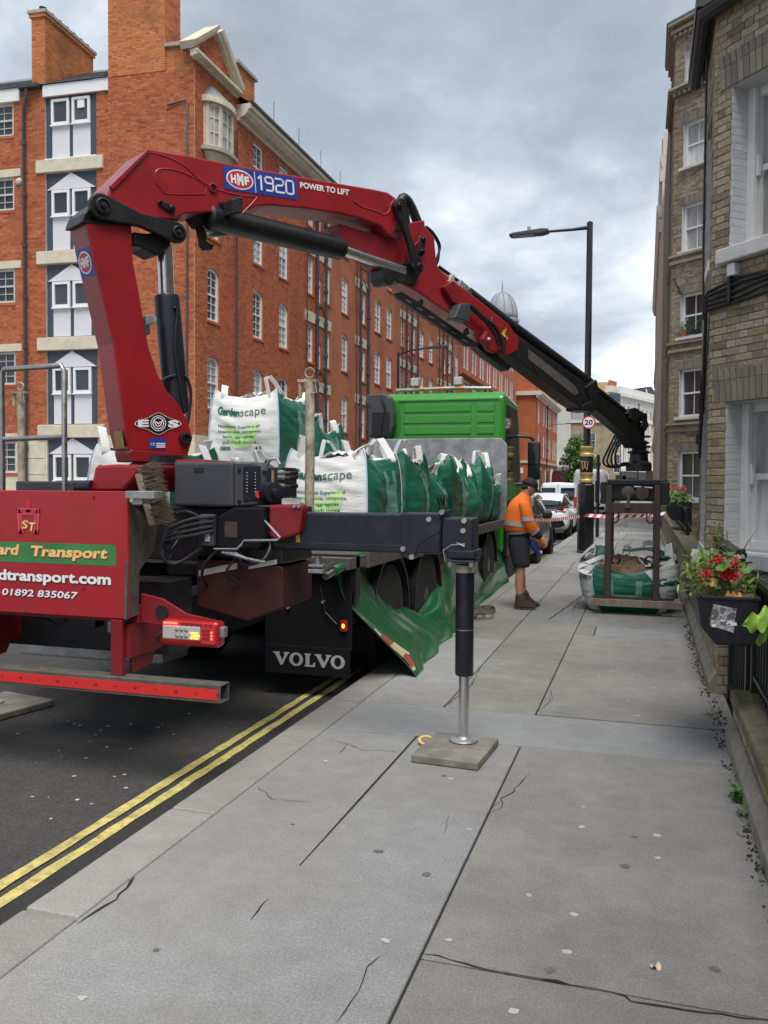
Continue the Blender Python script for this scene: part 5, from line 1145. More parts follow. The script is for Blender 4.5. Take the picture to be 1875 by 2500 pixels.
part(MB().box(-2.65,-2.25,10.0,12.0,.35,.85), 'fuel_tank', 'galv', bevel=.05); part(MB().box(-4.5,-2.3,9.6,9.9,.2,.9), 'side_locker', 'black')
# mud flap with lettering, marker lamp
fl_ = part(MB().box(-2.93,-2.19,6.30,6.33,.30,.98), 'mud_flap', 'rubber', bevel=.006); part(MB().box(-4.6,-3.9,6.30,6.33,.12,.98), 'mud_flap', 'rubber')
lp_ = MB().box(-2.925,-2.195,6.285,6.30,.085,.315).build('flap_plate', M['rubber'], fl_, bevel=.004)
vf = lambda x, y: Vector((-2.85+.60*x, 6.2835, .155+.105*y)); mb = MB()
def pl_(mb, fn, x0, wd, P): mb.add([fn(x0+wd*p, q) for p, q in P], [tuple(range(len(P)))])
def Vl(x0, wd):
    pl_(mb, vf, x0, wd, [(0,1),(.42,1),(.42,.9),(.36,.88),(.58,.38),(.74,.88),(.66,.9),(.66,1),(1,1),(1,.9),(.92,.88),(.58,0),(.46,0),(.10,.88),(0,.9)])
def Ol(x0, wd):
    n = 22; vs = [vf(x0+wd*(.5+.5*math.cos(2*math.pi*k/n)), .5+.52*math.sin(2*math.pi*k/n)) for k in range(n)]+[vf(x0+wd*(.5+.24*math.cos(2*math.pi*k/n)), .5+.36*math.sin(2*math.pi*k/n)) for k in range(n)]
    mb.add(vs, [(k,(k+1)%n,n+(k+1)%n,n+k) for k in range(n)])
def Ll(x0, wd): pl_(mb, vf, x0, wd, [(0,1),(.58,1),(.58,.9),(.46,.88),(.46,.12),(.72,.14),(.88,.34),(1,.34),(.97,0),(0,0),(0,.1),(.1,.12),(.1,.88),(0,.9)])
Vl(0,.235); Ol(.235,.2); Ll(.455,.155); Vl(.60,.235); Ol(.825,.2)
mb.build('flap_lettering', M['refl'], fl_)
part(MB().box(-2.27,-2.215,6.262,6.30,.455,.545), 'marker_lamp', 'taillight', bevel=.008); part(MB().ball((-2.243,6.262,.50),.012,.01,.018), 'marker_bulb', 'litamber')
part(MB().tube([(-2.45,6.29,.8),(-2.4,6.28,.6),(-2.3,6.27,.51)], .006, 5), 'lamp_wire', 'cable')
for x, z in ((-2.42,.68),(-2.72,.62)): part(MB().cyl((x,6.27,z),(x,6.30,z),.012,n=8), 'flap_bolt', 'galv')
part(MB().box(-4.75,-3.45,5.6,6.0,.24,.78), 'rear_tank', 'galv', bevel=.02); part(MB().box(-4.6,-2.2,6.4,6.55,.5,.95), 'rear_crossmember', 'black'); part(MB().box(-4.63,-2.17,6.36,6.45,.72,1.05), 'deck_end', 'black')
# rear bumper bar on two legs
def bumper():
    b = MB(); x0, x1, y0, y1, z0, z1 = -4.6, -2.205, 4.17, 4.275, .405, .505; t = .006
    b.box(x0,x1,y0,y0+t,z0,z1).box(x0,x1,y1-t,y1,z0,z1).box(x0,x1,y0+t,y1-t,z1-t,z1).box(x0,x1,y0+t,y1-t,z0,z0+t)
    o = part(b, 'bumper_bar', 'dustybar', bevel=.003, seg=1)
    MB().box(x0,x1-.015,y0-.003,y0-.0005,z0+.018,z1-.022).build('reflective_tape', M['reflred'], o)
    mk = MB()
    for i in range(12):
        x = -3.66+i*.13; fn = lambda a, b_, x=x: Vector((x+.022*a, y0-.0045, .448+.012*b_))
        if i % 2: text_on(mk, 'E8', fn, 0, 1, 0, 1)
        else: stroke(mk, fn, [(.1,.2),(.9,.2),(.5,1.1),(.1,.4)], .12, 2)
    mk.build('tape_marks', M['inkblack'], o)
bumper()
for x in (-2.885,-3.95):
    part(MB().box(x-.038,x+.038,4.2,4.24,.505,.83).box(x-.02,x+.06,4.24,4.62,.6,.8), 'bumper_leg', 'redflat', bevel=.004)
    part(MB().prism([(x+.03,4.24,.8),(x+.03,4.66,.8),(x+.03,4.5,.52),(x+.03,4.30,.505)], (.012,0,0)), 'leg_gusset', 'redflat')
part(MB().box(-3.99,-3.9,4.2,4.26,.5,.83), 'bumper_leg', 'redflat')
# red rear panel with box sides
PY = 4.20
rp = part(MB().box(-4.32,-2.805,PY,PY+.02,.835,1.565), 'rear_panel', 'panelred', bevel=.004, seg=1)
part(MB().prism([oX(*p, -2.806) for p in ((316,1225),(383,1285),(377,1343),(341,1391),(338,1500),(309,1512))], (-.02,0,0)), 'panel_side', 'dustybar')
part(MB().box(-4.3,-2.83,PY+.02,PY+.35,.84,.87), 'panel_floor', 'redflat')
part(MB().box(-2.80,-2.615,4.165,4.26,1.525,1.568), 'brush_tray', 'galv', bevel=.004); part(MB().box(-2.76,-2.70,4.18,4.25,1.495,1.525), 'tray_latch', 'galv')
# lettering on the panel
pf = lambda x, z: Vector((x, PY-.0015, z)); pf2 = lambda x, z: Vector((x, PY-.0028, z)); pf3 = lambda x, z: Vector((x, PY-.0042, z))
g_ = MB(); K = 6; x0, x1, z0, z1, r = -4.25, -2.882, 1.137, 1.258, .018
pts = []
for cx, cz, a0 in ((x1-r,z1-r,0),(x0+r,z1-r,90),(x0+r,z0+r,180),(x1-r,z0+r,270)): pts += [pf(cx+r*math.cos(R(a0+q*15)), cz+r*math.sin(R(a0+q*15))) for q in range(7)]
g_.add(pts, [tuple(range(len(pts)))]); g_.build('green_banner', M['greenstk'], rp)
def skew(base, x0, zb, h): return lambda x, z: base(x+(z-zb)*.22, z)
o_ = MB(); text_on(o_, 'Transport', skew(pf2,0,1.175,0), -3.475+.005, -2.945+.005, 1.152, 1.234, bold=.05); text_on(o_, 'ard', skew(pf2,0,1.175,0), -3.705, -3.555, 1.172, 1.238, bold=.05); o_.build('banner_outline', M['crimson'], rp)
o_ = MB(); text_on(o_, 'Transport', skew(pf3,0,1.175,0), -3.475, -2.945, 1.158, 1.24, bold=.04); text_on(o_, 'ard', skew(pf3,0,1.175,0), -3.71, -3.56, 1.178, 1.244, bold=.04); o_.build('banner_lettering', M['goldtxt'], rp)
o_ = MB(); text_on(o_, 'dtransport.com', pf2, -3.70+.004, -2.916+.004, 1.003, 1.088, bold=.035); o_.build('lettering_shadow', M['inkblack'], rp); o_ = MB(); text_on(o_, '01892 835067', skew(pf2,0,.93,0), -3.675, -3.145, .932, .974, bold=.02); o_.build('lettering_shadow', M['inkblack'], rp)
o_ = MB(); text_on(o_, 'dtransport.com', pf3, -3.70, -2.916, 1.008, 1.092, bold=.035); o_.build('panel_lettering', M['lettw'], rp); o_ = MB(); text_on(o_, '01892 835067', skew(pf3,0,.93,0), -3.678, -3.148, .936, .978, bold=.02); o_.build('panel_lettering', M['lettw'], rp)
# clamp emblem with the letters ST
em = MB(); ef_ = lambda a, b: pf2(-3.56+.155*a, 1.315+.185*b)
for P in ([(.05,.70),(.95,.70)], [(.05,.70),(.12,.02),(.22,.04)], [(.95,.70),(.88,.02),(.78,.04)]): stroke(em, ef_, P, .15, .85)
stroke(em, ef_, [(.5,.72),(.5,1.0)], .16, .85); em.build('clamp_emblem', M['redstk'], rp)
em = MB(); ef3 = lambda a, b: pf3(-3.56+.155*a, 1.315+.185*b)
for P in ([(.03,.76),(.97,.76)], [(.03,.76),(.09,.02)], [(.97,.76),(.91,.02)], [(.17,.60),(.83,.60)], [(.17,.60),(.22,.06)], [(.83,.6),(.78,.06)]): stroke(em, ef3, P, .025, .85)
em.build('emblem_outline', M['petalp'], rp)
em = MB(); em2 = MB()
text_on(em2, 'S', skew(pf2,0,1.33,0), -3.532, -3.487, 1.335, 1.385, bold=.05); text_on(em2, 'T', skew(pf2,0,1.33,0), -3.483, -3.435, 1.322, 1.374, bold=.05); em2.build('emblem_shadow', M['crimson'], rp)
text_on(em, 'S', skew(pf3,0,1.33,0), -3.535, -3.49, 1.338, 1.388, bold=.03); text_on(em, 'T', skew(pf3,0,1.33,0), -3.486, -3.438, 1.325, 1.377, bold=.03); em.build('emblem_letters', M['goldtxt'], rp)
for x, z in ((-3.03,1.53),(-3.1,1.0),(-4.0,1.5)): part(MB().cyl((x,PY-.006,z),(x,PY,z),.008,n=8), 'panel_bolt', 'redflat')
# handrails
hr = MB(); RY = 4.32
hr.tube([(-3.32,RY,1.5),(-3.32,RY,2.28),(-3.34,RY,2.31),(-3.75,RY,2.30),(-3.77,RY,2.28),(-3.77,RY,1.5)], .017, 10).tube([(-3.33,RY,1.885),(-3.765,RY,1.875)], .016, 10)
part(hr, 'handrail', 'steel', smooth=True)
part(MB().tube([(-3.78,RY,2.295),(-4.2,RY,2.28),(-4.22,RY,1.5)], .019, 8), 'handrail', 'steel', smooth=True)
# lamp cluster on its bracket
part(MB().prism([(-2.80,4.32,.80),(-2.62,4.32,.785),(-2.30,4.32,.80),(-2.30,4.32,.835),(-2.50,4.32,.865),(-2.66,4.32,.945),(-2.80,4.32,.97)], (0,.02,0)), 'lamp_bracket', 'redflat', bevel=.004)
part(MB().cyl((-2.66,4.315,.865),(-2.66,4.322,.865),.042,n=20), 'bracket_hole', 'black')
LY = 4.22
lc = part(MB().box(-2.615,-2.245,LY,LY+.10,.695,.845), 'rear_lamp', 'taillight', bevel=.03, seg=3)
MB().box(-2.595,-2.355,LY-.004,LY+.01,.735,.815).build('lamp_lens', M['litwhite'], lc, bevel=.01); MB().box(-2.352,-2.268,LY-.003,LY+.01,.715,.835).build('lamp_lens', M['redstk'], lc, bevel=.008)
led = MB()
for i in range(5): led.box(-2.585+i*.018,-2.573+i*.018,LY-.008,LY,.822,.832)
for i in range(3): led.ball((-2.285+.006*i*0,LY-.004,.75+i*.018),.007,.005,.007,8,5)
led.build('lit_red_leds', M['litred'], lc)
led = MB()
for i in range(3):
    for j in range(3): led.ball((-2.41+i*.018+.009*(j%2),LY-.006,.748+j*.014),.007,.004,.006,8,5)
led.build('lit_amber_leds', M['litamber'], lc)
led = MB()
for i in range(3):
    for j in (0,1): led.ball((-2.50+i*.028,LY-.006,.757+j*.035),.012,.004,.010,10,6)
led.build('lamp_reflectors', M['galv'], lc)
led = MB()
for i in range(7): led.box(-2.48+i*.03,-2.462+i*.03,LY-.006,LY,.823,.832)
for i in range(3):
    for j in range(3): led.box(-2.34+i*.022,-2.325+i*.022,LY-.006,LY-.002,.745+j*.022,.757+j*.022)
led.build('unlit_leds', M['crimson'], lc)
part(MB().box(-2.25,-2.222,LY+.02,LY+.07,.755,.815), 'side_reflector', 'galv', bevel=.006); part(MB().tube([(-2.62,LY+.05,.77),(-2.65,LY+.04,.74),(-2.655,LY+.05,.70)], .01, 6), 'lamp_plug', 'cable')
part(MB().box(-3.05,-2.955,4.35,4.45,.72,.83), 'camera_box', 'galv', bevel=.006); part(MB().box(-3.27,-3.17,4.4,4.5,.73,.80), 'tow_lamp', 'black', bevel=.01)
part(MB().tube([(-3.75,4.4,.80),(-3.5,4.4,.76),(-3.42,4.38,.73),(-3.38,4.4,.77),(-3.4,4.42,.80)], .012, 6), 'lamp_cable', 'cable', smooth=True)
part(MB().box(-4.3,-2.8,4.3,4.4,.80,.86), 'rear_crossmember', 'redflat'); part(MB().box(-4.4,-3.9,4.3,4.36,.45,.80), 'rear_bracket', 'redflat')
part(MB().box(-4.0,-2.8,4.62,4.9,.55,1.0), 'crane_subframe', 'black')
# crane mounting frame, its red painted darker for the shade under the beam, with pale reflective strip
part(MB().prism([(-2.82,5.0,.80),(-2.45,5.0,.72),(-2.20,5.0,.82),(-2.20,5.0,1.08),(-2.45,5.0,1.13),(-2.82,5.0,1.15)], (0,.5,0)), 'crane_frame', 'redshaded', bevel=.01)
part(MB().prism([(-2.80,4.994,1.0),(-2.52,4.994,1.06),(-2.52,4.994,1.10),(-2.80,4.994,1.04)], (0,.004,0)).prism([(-2.44,4.994,1.06),(-2.24,4.994,1.10),(-2.24,4.994,1.13),(-2.44,4.994,1.095)], (0,.004,0)), 'reflective_strip', 'litwhite')
part(MB().box(-4.5,-2.2,5.0,5.5,1.1,1.46), 'outrigger_housing', 'black', bevel=.01)
part(MB().prism([oY(*p, 4.75) for p in ((218,1200),(231,1137),(280,1133),(345,1135),(335,1160),(300,1200))], (0,.8,0)), 'crane_plinth', 'red', bevel=.02)
part(MB().box(-3.2,-2.95,5.35,5.9,1.3,1.78), 'slew_housing', 'redflat', bevel=.02)
# control box, valve block, levers
cbx = part(MB().box(-2.93,-2.50,4.9,5.3,1.462,1.752), 'control_box', 'charcoal', bevel=.02, seg=3)
MB().prism([(-2.495,4.9,1.465),(-2.33,5.02,1.475),(-2.33,5.02,1.70),(-2.40,4.97,1.752),(-2.495,4.9,1.752)], (0,.25,0)).build('control_panel_housing', M['charcoal'], cbx, bevel=.012)
qa = lambda t, z, d=.0: Vector((-2.495+.165*t+.004, 4.9+.12*t-.004-d, z))
MB().add([qa(.28,1.50),qa(.82,1.515),qa(.82,1.725),qa(.28,1.72)], [(0,1,2,3)]).build('display_panel', M['bluestk'] if 0 else M['navy'], cbx)
mb = MB()
for i in range(7):
    for t in (.40,.66): mb.box(*[c for c in (qa(t,1.56+i*.02,.001).x-.003, qa(t,1.56+i*.02).x+.003)], qa(t,0,.003).y, qa(t,0,.0).y, 1.56+i*.02, 1.564+i*.02)
mb.build('display_leds', M['lettw'], cbx); MB().cyl(qa(.82,1.545,-.01), qa(.82,1.545,.03), .022, .024, 14).build('stop_button', M['litred'] if 0 else M['reflred'], cbx)
for t, z in ((.14,1.70),(.14,1.50),(.93,1.69),(.93,1.51)): MB().cyl(qa(t,z,-.01), qa(t,z,.004), .011, n=8).build('panel_bolt', M['black'], cbx)
MB().box(-2.78,-2.71,4.895,4.9,1.685,1.715).build('grip_slot', M['black'], cbx, bevel=.004)
part(MB().lathe((-2.285,5.0,1.555), [(.07,-.12),(.075,-.02),(.065,.06),(.03,.065),(.028,.10),(.01,.105)], 18, (.75,-.66,0)), 'valve_cap', 'navy', smooth=True)
vb = part(MB().box(-2.34,-2.23,5.05,5.3,1.52,1.72), 'valve_block', 'black', bevel=.01)
for z in (1.685,1.655,1.60):
    MB().cyl((-2.25,5.05,z),(-2.20,5.02,z),.018,.014,8).build('valve_spool', M['galv'], vb); MB().cyl((-2.20,5.02,z),(-2.135,4.99,z),.006).build('lever', M['steel'], vb); MB().cyl((-2.145,4.995,z),(-2.095,4.97,z),.010,.014,8).build('lever_grip', M['black'], vb)
MB().box(-2.30,-2.285,5.04,5.05,1.59,1.70).build('warning_sticker', M['tan'], vb)
part(MB().tube([(-2.36,5.1,1.73),(-2.33,5.08,1.77),(-2.28,5.08,1.775),(-2.26,5.08,1.74)], .010, 6), 'valve_pipe', 'galv', smooth=True)
vh = part(MB().prism([(-2.62,4.9,1.20),(-2.62,4.9,1.40),(-2.50,4.9,1.462),(-2.30,4.9,1.462),(-2.27,4.9,1.28),(-2.33,4.9,1.19)], (0,.2,0)), 'valve_cover', 'rubber', bevel=.015)
MB().add([(-2.56,4.896,1.27),(-2.47,4.896,1.27),(-2.47,4.896,1.37),(-2.56,4.896,1.37)], [(0,1,2,3)]).build('sticker', M['brownsteel'], vh)
jb = part(MB().box(-2.735,-2.63,4.88,4.93,1.21,1.415), 'junction_box', 'charcoal', bevel=.008); MB().box(-2.69,-2.655,4.874,4.88,1.24,1.30).build('sticker', M['photo'], jb)
part(MB().tube([(-2.62,4.87,1.195),(-2.46,4.87,1.20),(-2.43,4.87,1.225),(-2.41,4.87,1.255),(-2.18,4.86,1.265),(-2.16,4.86,1.28),(-2.25,4.88,1.36),(-2.28,4.9,1.38)], .008, 8), 'lever_guard', 'chrome', smooth=True)
for i in range(4): part(MB().tube([(-2.58+i*.03,4.9,1.17),(-2.45+i*.03,4.88,1.155-.01*i),(-2.38+i*.04,4.86,1.14-.005*i)], .009, 6), 'lower_lever', 'galv')
def hose(*p, r=.011): part(MB().tube(bez(p), r, 7), 'hydraulic_hose', 'cable', smooth=True)
def bez(p, n=6):
    p = [Vector(q) for q in p]; out = []
    for i in range(len(p)-1):
        a, b, c, d = p[max(i-1,0)], p[i], p[i+1], p[min(i+2,len(p)-1)]
        for k in range(n):
            t = k/n; out.append(.5*((2*b)+(c-a)*t+(2*a-5*b+4*c-d)*t*t+(3*b-a-3*c+d)*t**3))
    return out+[p[-1]]
for k in range(4): hose((-2.63,4.88,1.40-.03*k),(-2.75,4.82,1.385-.035*k),(-2.87-.015*k,4.75,1.33-.03*k),(-2.9,4.8,1.28-.05*k),(-2.88,5.0,1.35))
hose((-2.7,4.9,1.38),(-2.80,4.85,1.43),(-2.9,4.9,1.42)); hose((-2.62,4.95,1.2),(-2.7,4.9,1.1),(-2.74,4.93,1.0),(-2.74,5,.95),r=.010); hose((-2.9,4.8,1.3),(-2.92,4.75,1.15),(-2.85,4.8,1.1),(-2.72,4.9,1.2),r=.012)
hose((-2.3,5.0,1.28),(-2.27,4.95,1.2),(-2.3,4.9,1.13),(-2.42,4.9,1.10),(-2.5,4.95,1.15),r=.012); hose((-2.45,4.95,1.19),(-2.55,4.9,1.05),(-2.5,4.97,.98),r=.009)
# outrigger beam, leg and foot
part(MB().prism([(-2.27,4.93,1.48),(-2.05,4.93,1.49),(-2.035,4.93,1.46),(-2.06,4.93,1.30),(-2.22,4.93,1.25),(-2.27,4.93,1.28)], (0,.10,0)), 'beam_bracket', 'redflat', bevel=.02)
for x in (-2.09,-2.06): part(MB().cyl((x,4.915,1.475),(x,4.93,1.475),.012,n=8), 'bracket_bolt', 'galv')
ob = part(MB().box(-2.3,-1.17,4.99,5.22,1.195,1.432), 'outrigger_beam', 'navy', bevel=.012)
MB().prism([(-1.42,4.985,1.18),(-1.36,4.985,1.155),(-1.33,4.985,1.165),(-1.30,4.985,1.25),(-1.17,4.985,1.33),(-1.155,4.985,1.46),(-1.175,4.985,1.46),(-1.185,4.985,1.44),(-1.42,4.985,1.44)], (0,.245,0)).build('beam_collar', M['navy'], ob, bevel=.008)
MB().box(-2.3,-1.4,4.982,4.99,1.205,1.245).build('beam_rib', M['navy'], ob, bevel=.006)
MB().box(-2.105,-2.08,4.985,4.99,1.245,1.37).build('yellow_marker', M['yellowstk'], ob)
for x, z in ((-1.24,1.405),(-1.4,1.222),(-1.345,1.175),(-1.16,1.45)): MB().cyl((x,4.972,z),(x,4.99,z),.016,n=10).build('beam_bolt', M['galv'], ob)
ib = part(MB().box(-1.17,-.975,5.01,5.20,1.20,1.415), 'beam_extension', 'navy', bevel=.01)
for x, z in ((-1.03,1.40),(-1.035,1.34)): MB().cyl((x,5.0,z),(x,5.012,z),.016,n=10).build('beam_bolt', M['rusty'], ib)
og = part(MB().box(-1.135,-.955,5.0,5.2,1.17,1.225), 'leg_clamp', 'navy', bevel=.012); MB().box(-1.125,-.965,4.99,5.21,1.145,1.165).build('clamp_plate', M['navy'], og, bevel=.008)
for x in (-1.11,-.98): MB().cyl((x,4.99,1.125),(x,4.99,1.15),.014,n=8).build('clamp_bolt', M['galv'], og)
LX, LYy = -1.035, 5.08
lg = part(MB().lathe((LX,LYy,.455), [(.050,0),(.056,.012),(.056,.66),(.05,.665)], 24), 'outrigger_leg', 'navy', smooth=True)
MB().lathe((LX,LYy,1.085), [(.062,0),(.062,.045)], 24).build('leg_collar', M['stonedk'], lg, smooth=True); MB().lathe((LX,LYy,.735), [(.0565,0),(.0565,.004)], 24).build('leg_ring', M['galv'], lg)
MB().cyl((LX,LYy,.06),(LX,LYy,.46),.031,n=24).build('leg_rod', M['chrome'], lg, smooth=True)
MB().lathe((LX,LYy,.052), [(.085,0),(.09,.006),(.085,.014),(.045,.018),(.035,.03)], 24).build('leg_foot', M['galv'], lg, smooth=True)
part(MB().tube([(-1.02,4.99,1.26),(-1.10,4.98,1.255),(-1.15,4.98,1.22),(-1.14,4.99,1.16)], .004, 5).tube([(-1.02,4.99,1.262),(-1.07,4.985,1.268),(-1.02,4.98,1.248)], .003, 5), 'lock_wire', 'galv')
rl = part(MB().cyl((-1.98,5.05,1.06),(-1.98,5.05,1.16),.02).box(-2.03,-1.93,5.0,5.1,1.05,1.075).box(-2.03,-1.93,5.0,5.1,1.09,1.105).bar((-1.93,5.05,1.09),(-1.86,5.02,1.13),.02,.008), 'beam_lock', 'galv', bevel=.003)
pad = thing('outrigger_pad', (-1.055, 4.965, 0), 'square composite pad with a yellow rope handle under the outrigger foot on the pavement', 'pad')
oa = R(-4); ax_, ay_ = Vector((math.cos(oa),math.sin(oa),0)), Vector((-math.sin(oa),math.cos(oa),0))
MB().obox((-1.055,4.965,.026), ax_*.20, ay_*.25, (0,0,.024)).build('pad_plate', M['padwood'], pad, bevel=.008)
MB().tube(bez([(-1.22,5.12,.03),(-1.28,5.13,.04),(-1.315,5.10,.032),(-1.30,5.06,.02),(-1.27,5.05,.015)]), .009, 8).build('rope_handle', M['yellow'], pad, smooth=True)
padl = thing('outrigger_pad', (-4.6, 5.15, -.1), 'worn outrigger pad lying on the road at the left edge', 'pad')
MB().obox((-4.62,5.2,-.072), Vector((.27,-.05,0)), Vector((.06,.30,0)), (0,0,.026)).build('pad_plate', M['padwood'], padl, bevel=.01); MB().lathe((-4.66,5.2,-.046), [(.09,0),(.09,.015)], 16).build('foot_disc', M['galv'], padl)
# left outrigger barely seen
part(MB().box(-5.6,-4.5,5.0,5.2,1.2,1.42), 'outrigger_beam', 'navy'); part(MB().lathe((-5.5,5.1,.02), [(.05,0),(.056,.5),(.056,1.2)], 16), 'outrigger_leg', 'navy'); part(MB().lathe((-5.5,5.1,-.1), [(.16,0),(.10,.05),(.05,.12)], 16), 'leg_foot', 'galv')
# stakes
def stake(x, y, z0, z1, right):
    s = part(MB().tube([(x,y,z0),(x+.004,y,z0+.5),(x,y,z1-.02)], .034, 10), 'stake_post', 'rusty', smooth=True)
    MB().box(x-.09,x+.06,y-.02,y+.02,z1-.02,z1).tube([(x-.0+.035*math.cos(t*.6),y,z1+.045+.035*math.sin(t*.6)) for t in range(11)], .007, 6).cyl((x-.075,y,z1-.13),(x-.075,y,z1-.02),.014).tube([(x+.05,y-.03,z1-.02),(x+.065,y-.03,z1-.1),(x+.02,y-.03,z1-.1)], .005, 5).build('stake_pin', M['rusty'], s)
stake(-2.3, 5.69, 1.40, 2.36, True); stake(-5.55, 6.6, 1.0, 2.45, False)
part(MB().box(-5.62,-5.5,5.9,6.6,1.0,1.1), 'stake_socket', 'black'); part(MB().box(-4.0,-3.55,4.7,4.8,1.5,1.62).cyl((-3.95,4.75,1.6),(-3.6,4.75,1.6),.015).cyl((-3.95,4.75,1.54),(-3.6,4.75,1.54),.015), 'slew_rack', 'charcoal', bevel=.01)
part(MB().cyl(oY(140,1190,4.75),oY(225,1189,4.75),.045), 'slew_cylinder', 'navy', smooth=True)
# ---- crane proper: everything lies about one upright plane through the slew axis and the hook
CO_ = Vector((-3.4,5.5,0)); CD = (Vector((-.08,11.5,0))-CO_).normalized(); CN = Vector((CD.y,-CD.x,0))
def cp(pts, off): return [oP(u, v, CO_+CN*off, CN) for u, v in pts]
def cplate(pts, off, th): return MB().prism(cp(pts, off), CN*-th)
col = part(cplate([(208,540),(277,838),(305,1047),(318,1100),(460,1112),(472,1068),(459,1027),(436,985),(409,954),(386,912),(364,849),(350,770),(338,700),(326,640),(324,571),(322,548)], .115, .25), 'crane_column', 'redflat' if 0 else 'red', bevel=.014)
part(cplate([(150,548),(170,520),(210,505),(300,520),(325,545),(324,556),(205,545),(165,552)], .20, .40), 'column_cap', 'redflat', bevel=.006) if 0 else None
part(cplate([(196,545),(205,518),(255,505),(325,530),(324,552),(210,546)], .12, .25), 'column_head', 'black', bevel=.01)
part(cplate([(316,1104),(320,1096),(462,1108),(450,1130),(322,1128)], .115, .23), 'column_foot', 'redflat', bevel=.01); part(MB().lathe((CO_.x,CO_.y,1.55), [(.22,0),(.22,.2),(.19,.21),(.19,.26)], 24), 'slew_ring', 'black')
boomP = [(262,478),(272,452),(363,363),(470,381),(600,407),(762,436),(909,461),(947,469),(972,487),(968,560),(955,578),(932,552),(878,532),(831,521),(740,508),(658,501),(628,503),(590,521),(555,516),(455,521),(424,536),(330,530),(285,505)]
bm_ = part(cplate(boomP, .16, .32), 'main_boom', 'red', bevel=.012)
def on_boom(pts, name, m, off=.163, parent=None): return MB().add(cp(pts, off), [tuple(range(len(pts)))]).build(name, M[m], parent or bm_)
# raised ribs pressed into the boom side
def welt(pts, off, r_, name='pressed_rib', m='red', par=None): part(MB().tube(bez(cp(pts, off)), r_*.65, 6), name, m, par, smooth=True)
welt([(378,440),(380,420),(395,412),(430,416),(470,432),(500,452),(502,468),(492,474),(410,473),(395,462),(380,447)], .160, .008); welt([(366,372),(410,384),(450,405),(490,440),(530,462),(580,476),(628,481)], .160, .008)
welt([(863,490),(885,505),(920,516),(938,524),(950,515),(955,497),(964,487)], .160, .010); welt([(628,481),(612,500),(592,520)], .160, .008)
part(cplate([(268,455),(363,363),(366,368),(276,462)], .175, .02), 'boom_rim', 'red') ; part(MB().prism(cp([(262,478),(225,500),(205,520),(200,540),(240,545),(285,508)], .12), CN*-.24), 'boom_heel', 'black', bevel=.01)
part(MB().lathe(cp([(518,459)], .155)[0], [(.036,0),(.036,.02),(.026,.022),(.026,-.0),(.02,-.0)], 20, CN), 'boom_eye', 'red', smooth=True); part(MB().lathe(cp([(518,459)], .168)[0], [(.024,0),(.024,.002)], 16, CN), 'eye_hole', 'black')
# links at the column head
def link(a, b, ra, rb, off, th, m='black', nm='link_plate', par=None):
    A, B = cp([a, b], off); d = (B-A).normalized(); s_ = d.cross(CN).normalized(); K = 9; pts = []
    for k in range(K+1): t = -math.pi/2+math.pi*k/K; pts.append(B+d*rb*math.cos(t)+s_*rb*math.sin(t))
    L_ = (B-A).length; mid = A+d*L_*.5
    if L_ > .5: pts.append(mid+s_*min(ra,rb)*.62)
    for k in range(K+1): t = math.pi/2+math.pi*k/K; pts.append(A+d*ra*math.cos(t)+s_*ra*math.sin(t))
    if L_ > .5: pts.append(mid-s_*min(ra,rb)*.62)
    o = part(MB().prism(pts, CN*-th), nm, m, par, bevel=.008)
    for c, r in ((A,ra),(B,rb)):
        MB().lathe(c+CN*.0, [(r*.62,-.01),(r*.62,.018),(r*.5,.022),(r*.48,.012),(r*.2,.012),(r*.2,.03),(.004,.032)], 16, CN).build('pivot_pin', M['black'], o, smooth=True)
    return o
link((250,503),(434,567), .088, .075, .165, .045); link((250,503),(434,567), .088, .075, -.12, .045)
part(cplate([(280,486),(296,474),(322,478),(328,484),(318,492),(306,510),(288,505)], .13, .03), 'head_lug', 'black', bevel=.008); link((391,494),(419,509), .018, .034, .175, .02, 'black', 'latch_plate')
part(cplate([(326,565),(360,570),(420,560),(418,600),(385,625),(350,605),(326,600)], .10, .2), 'cylinder_yoke', 'black', bevel=.015)
A, B, C_ = cp([(402,600),(407,722),(432,1005)], .0)
part(MB().cyl(A, B+(B-A)*.05, .057, n=24), 'lift_rod', 'chrome', smooth=True); d = (C_-B).normalized()
part(MB().lathe(B, [(.06,-.012),(.088,0),(.093,.02),(.093,(C_-B).length),(.07,(C_-B).length+.02)], 28, d), 'lift_cylinder', 'navy', smooth=True)
part(cplate([(356,770),(376,768),(384,778),(380,790),(358,792)], .12, .06), 'sensor_bracket', 'galv', bevel=.004); part(cplate([(352,790),(366,792),(368,816),(356,818)], .12, .05), 'sensor_box', 'charcoal', bevel=.004)
part(MB().tube(bez(cp([(398,935),(402,925),(430,917),(455,922),(466,960),(462,1010),(458,1035)], .08)), .012, 7), 'column_hose', 'cable', smooth=True); part(MB().tube(bez(cp([(423,752),(432,760),(428,860),(452,1010)], .1)), .008, 6), 'column_hose', 'cable', smooth=True)
part(MB().lathe(cp([(449,1071)], .115)[0], [(.045,0),(.045,.03),(.03,.034),(.028,.02),(.01,.02)], 18, CN), 'column_cap_plug', 'black', smooth=True)
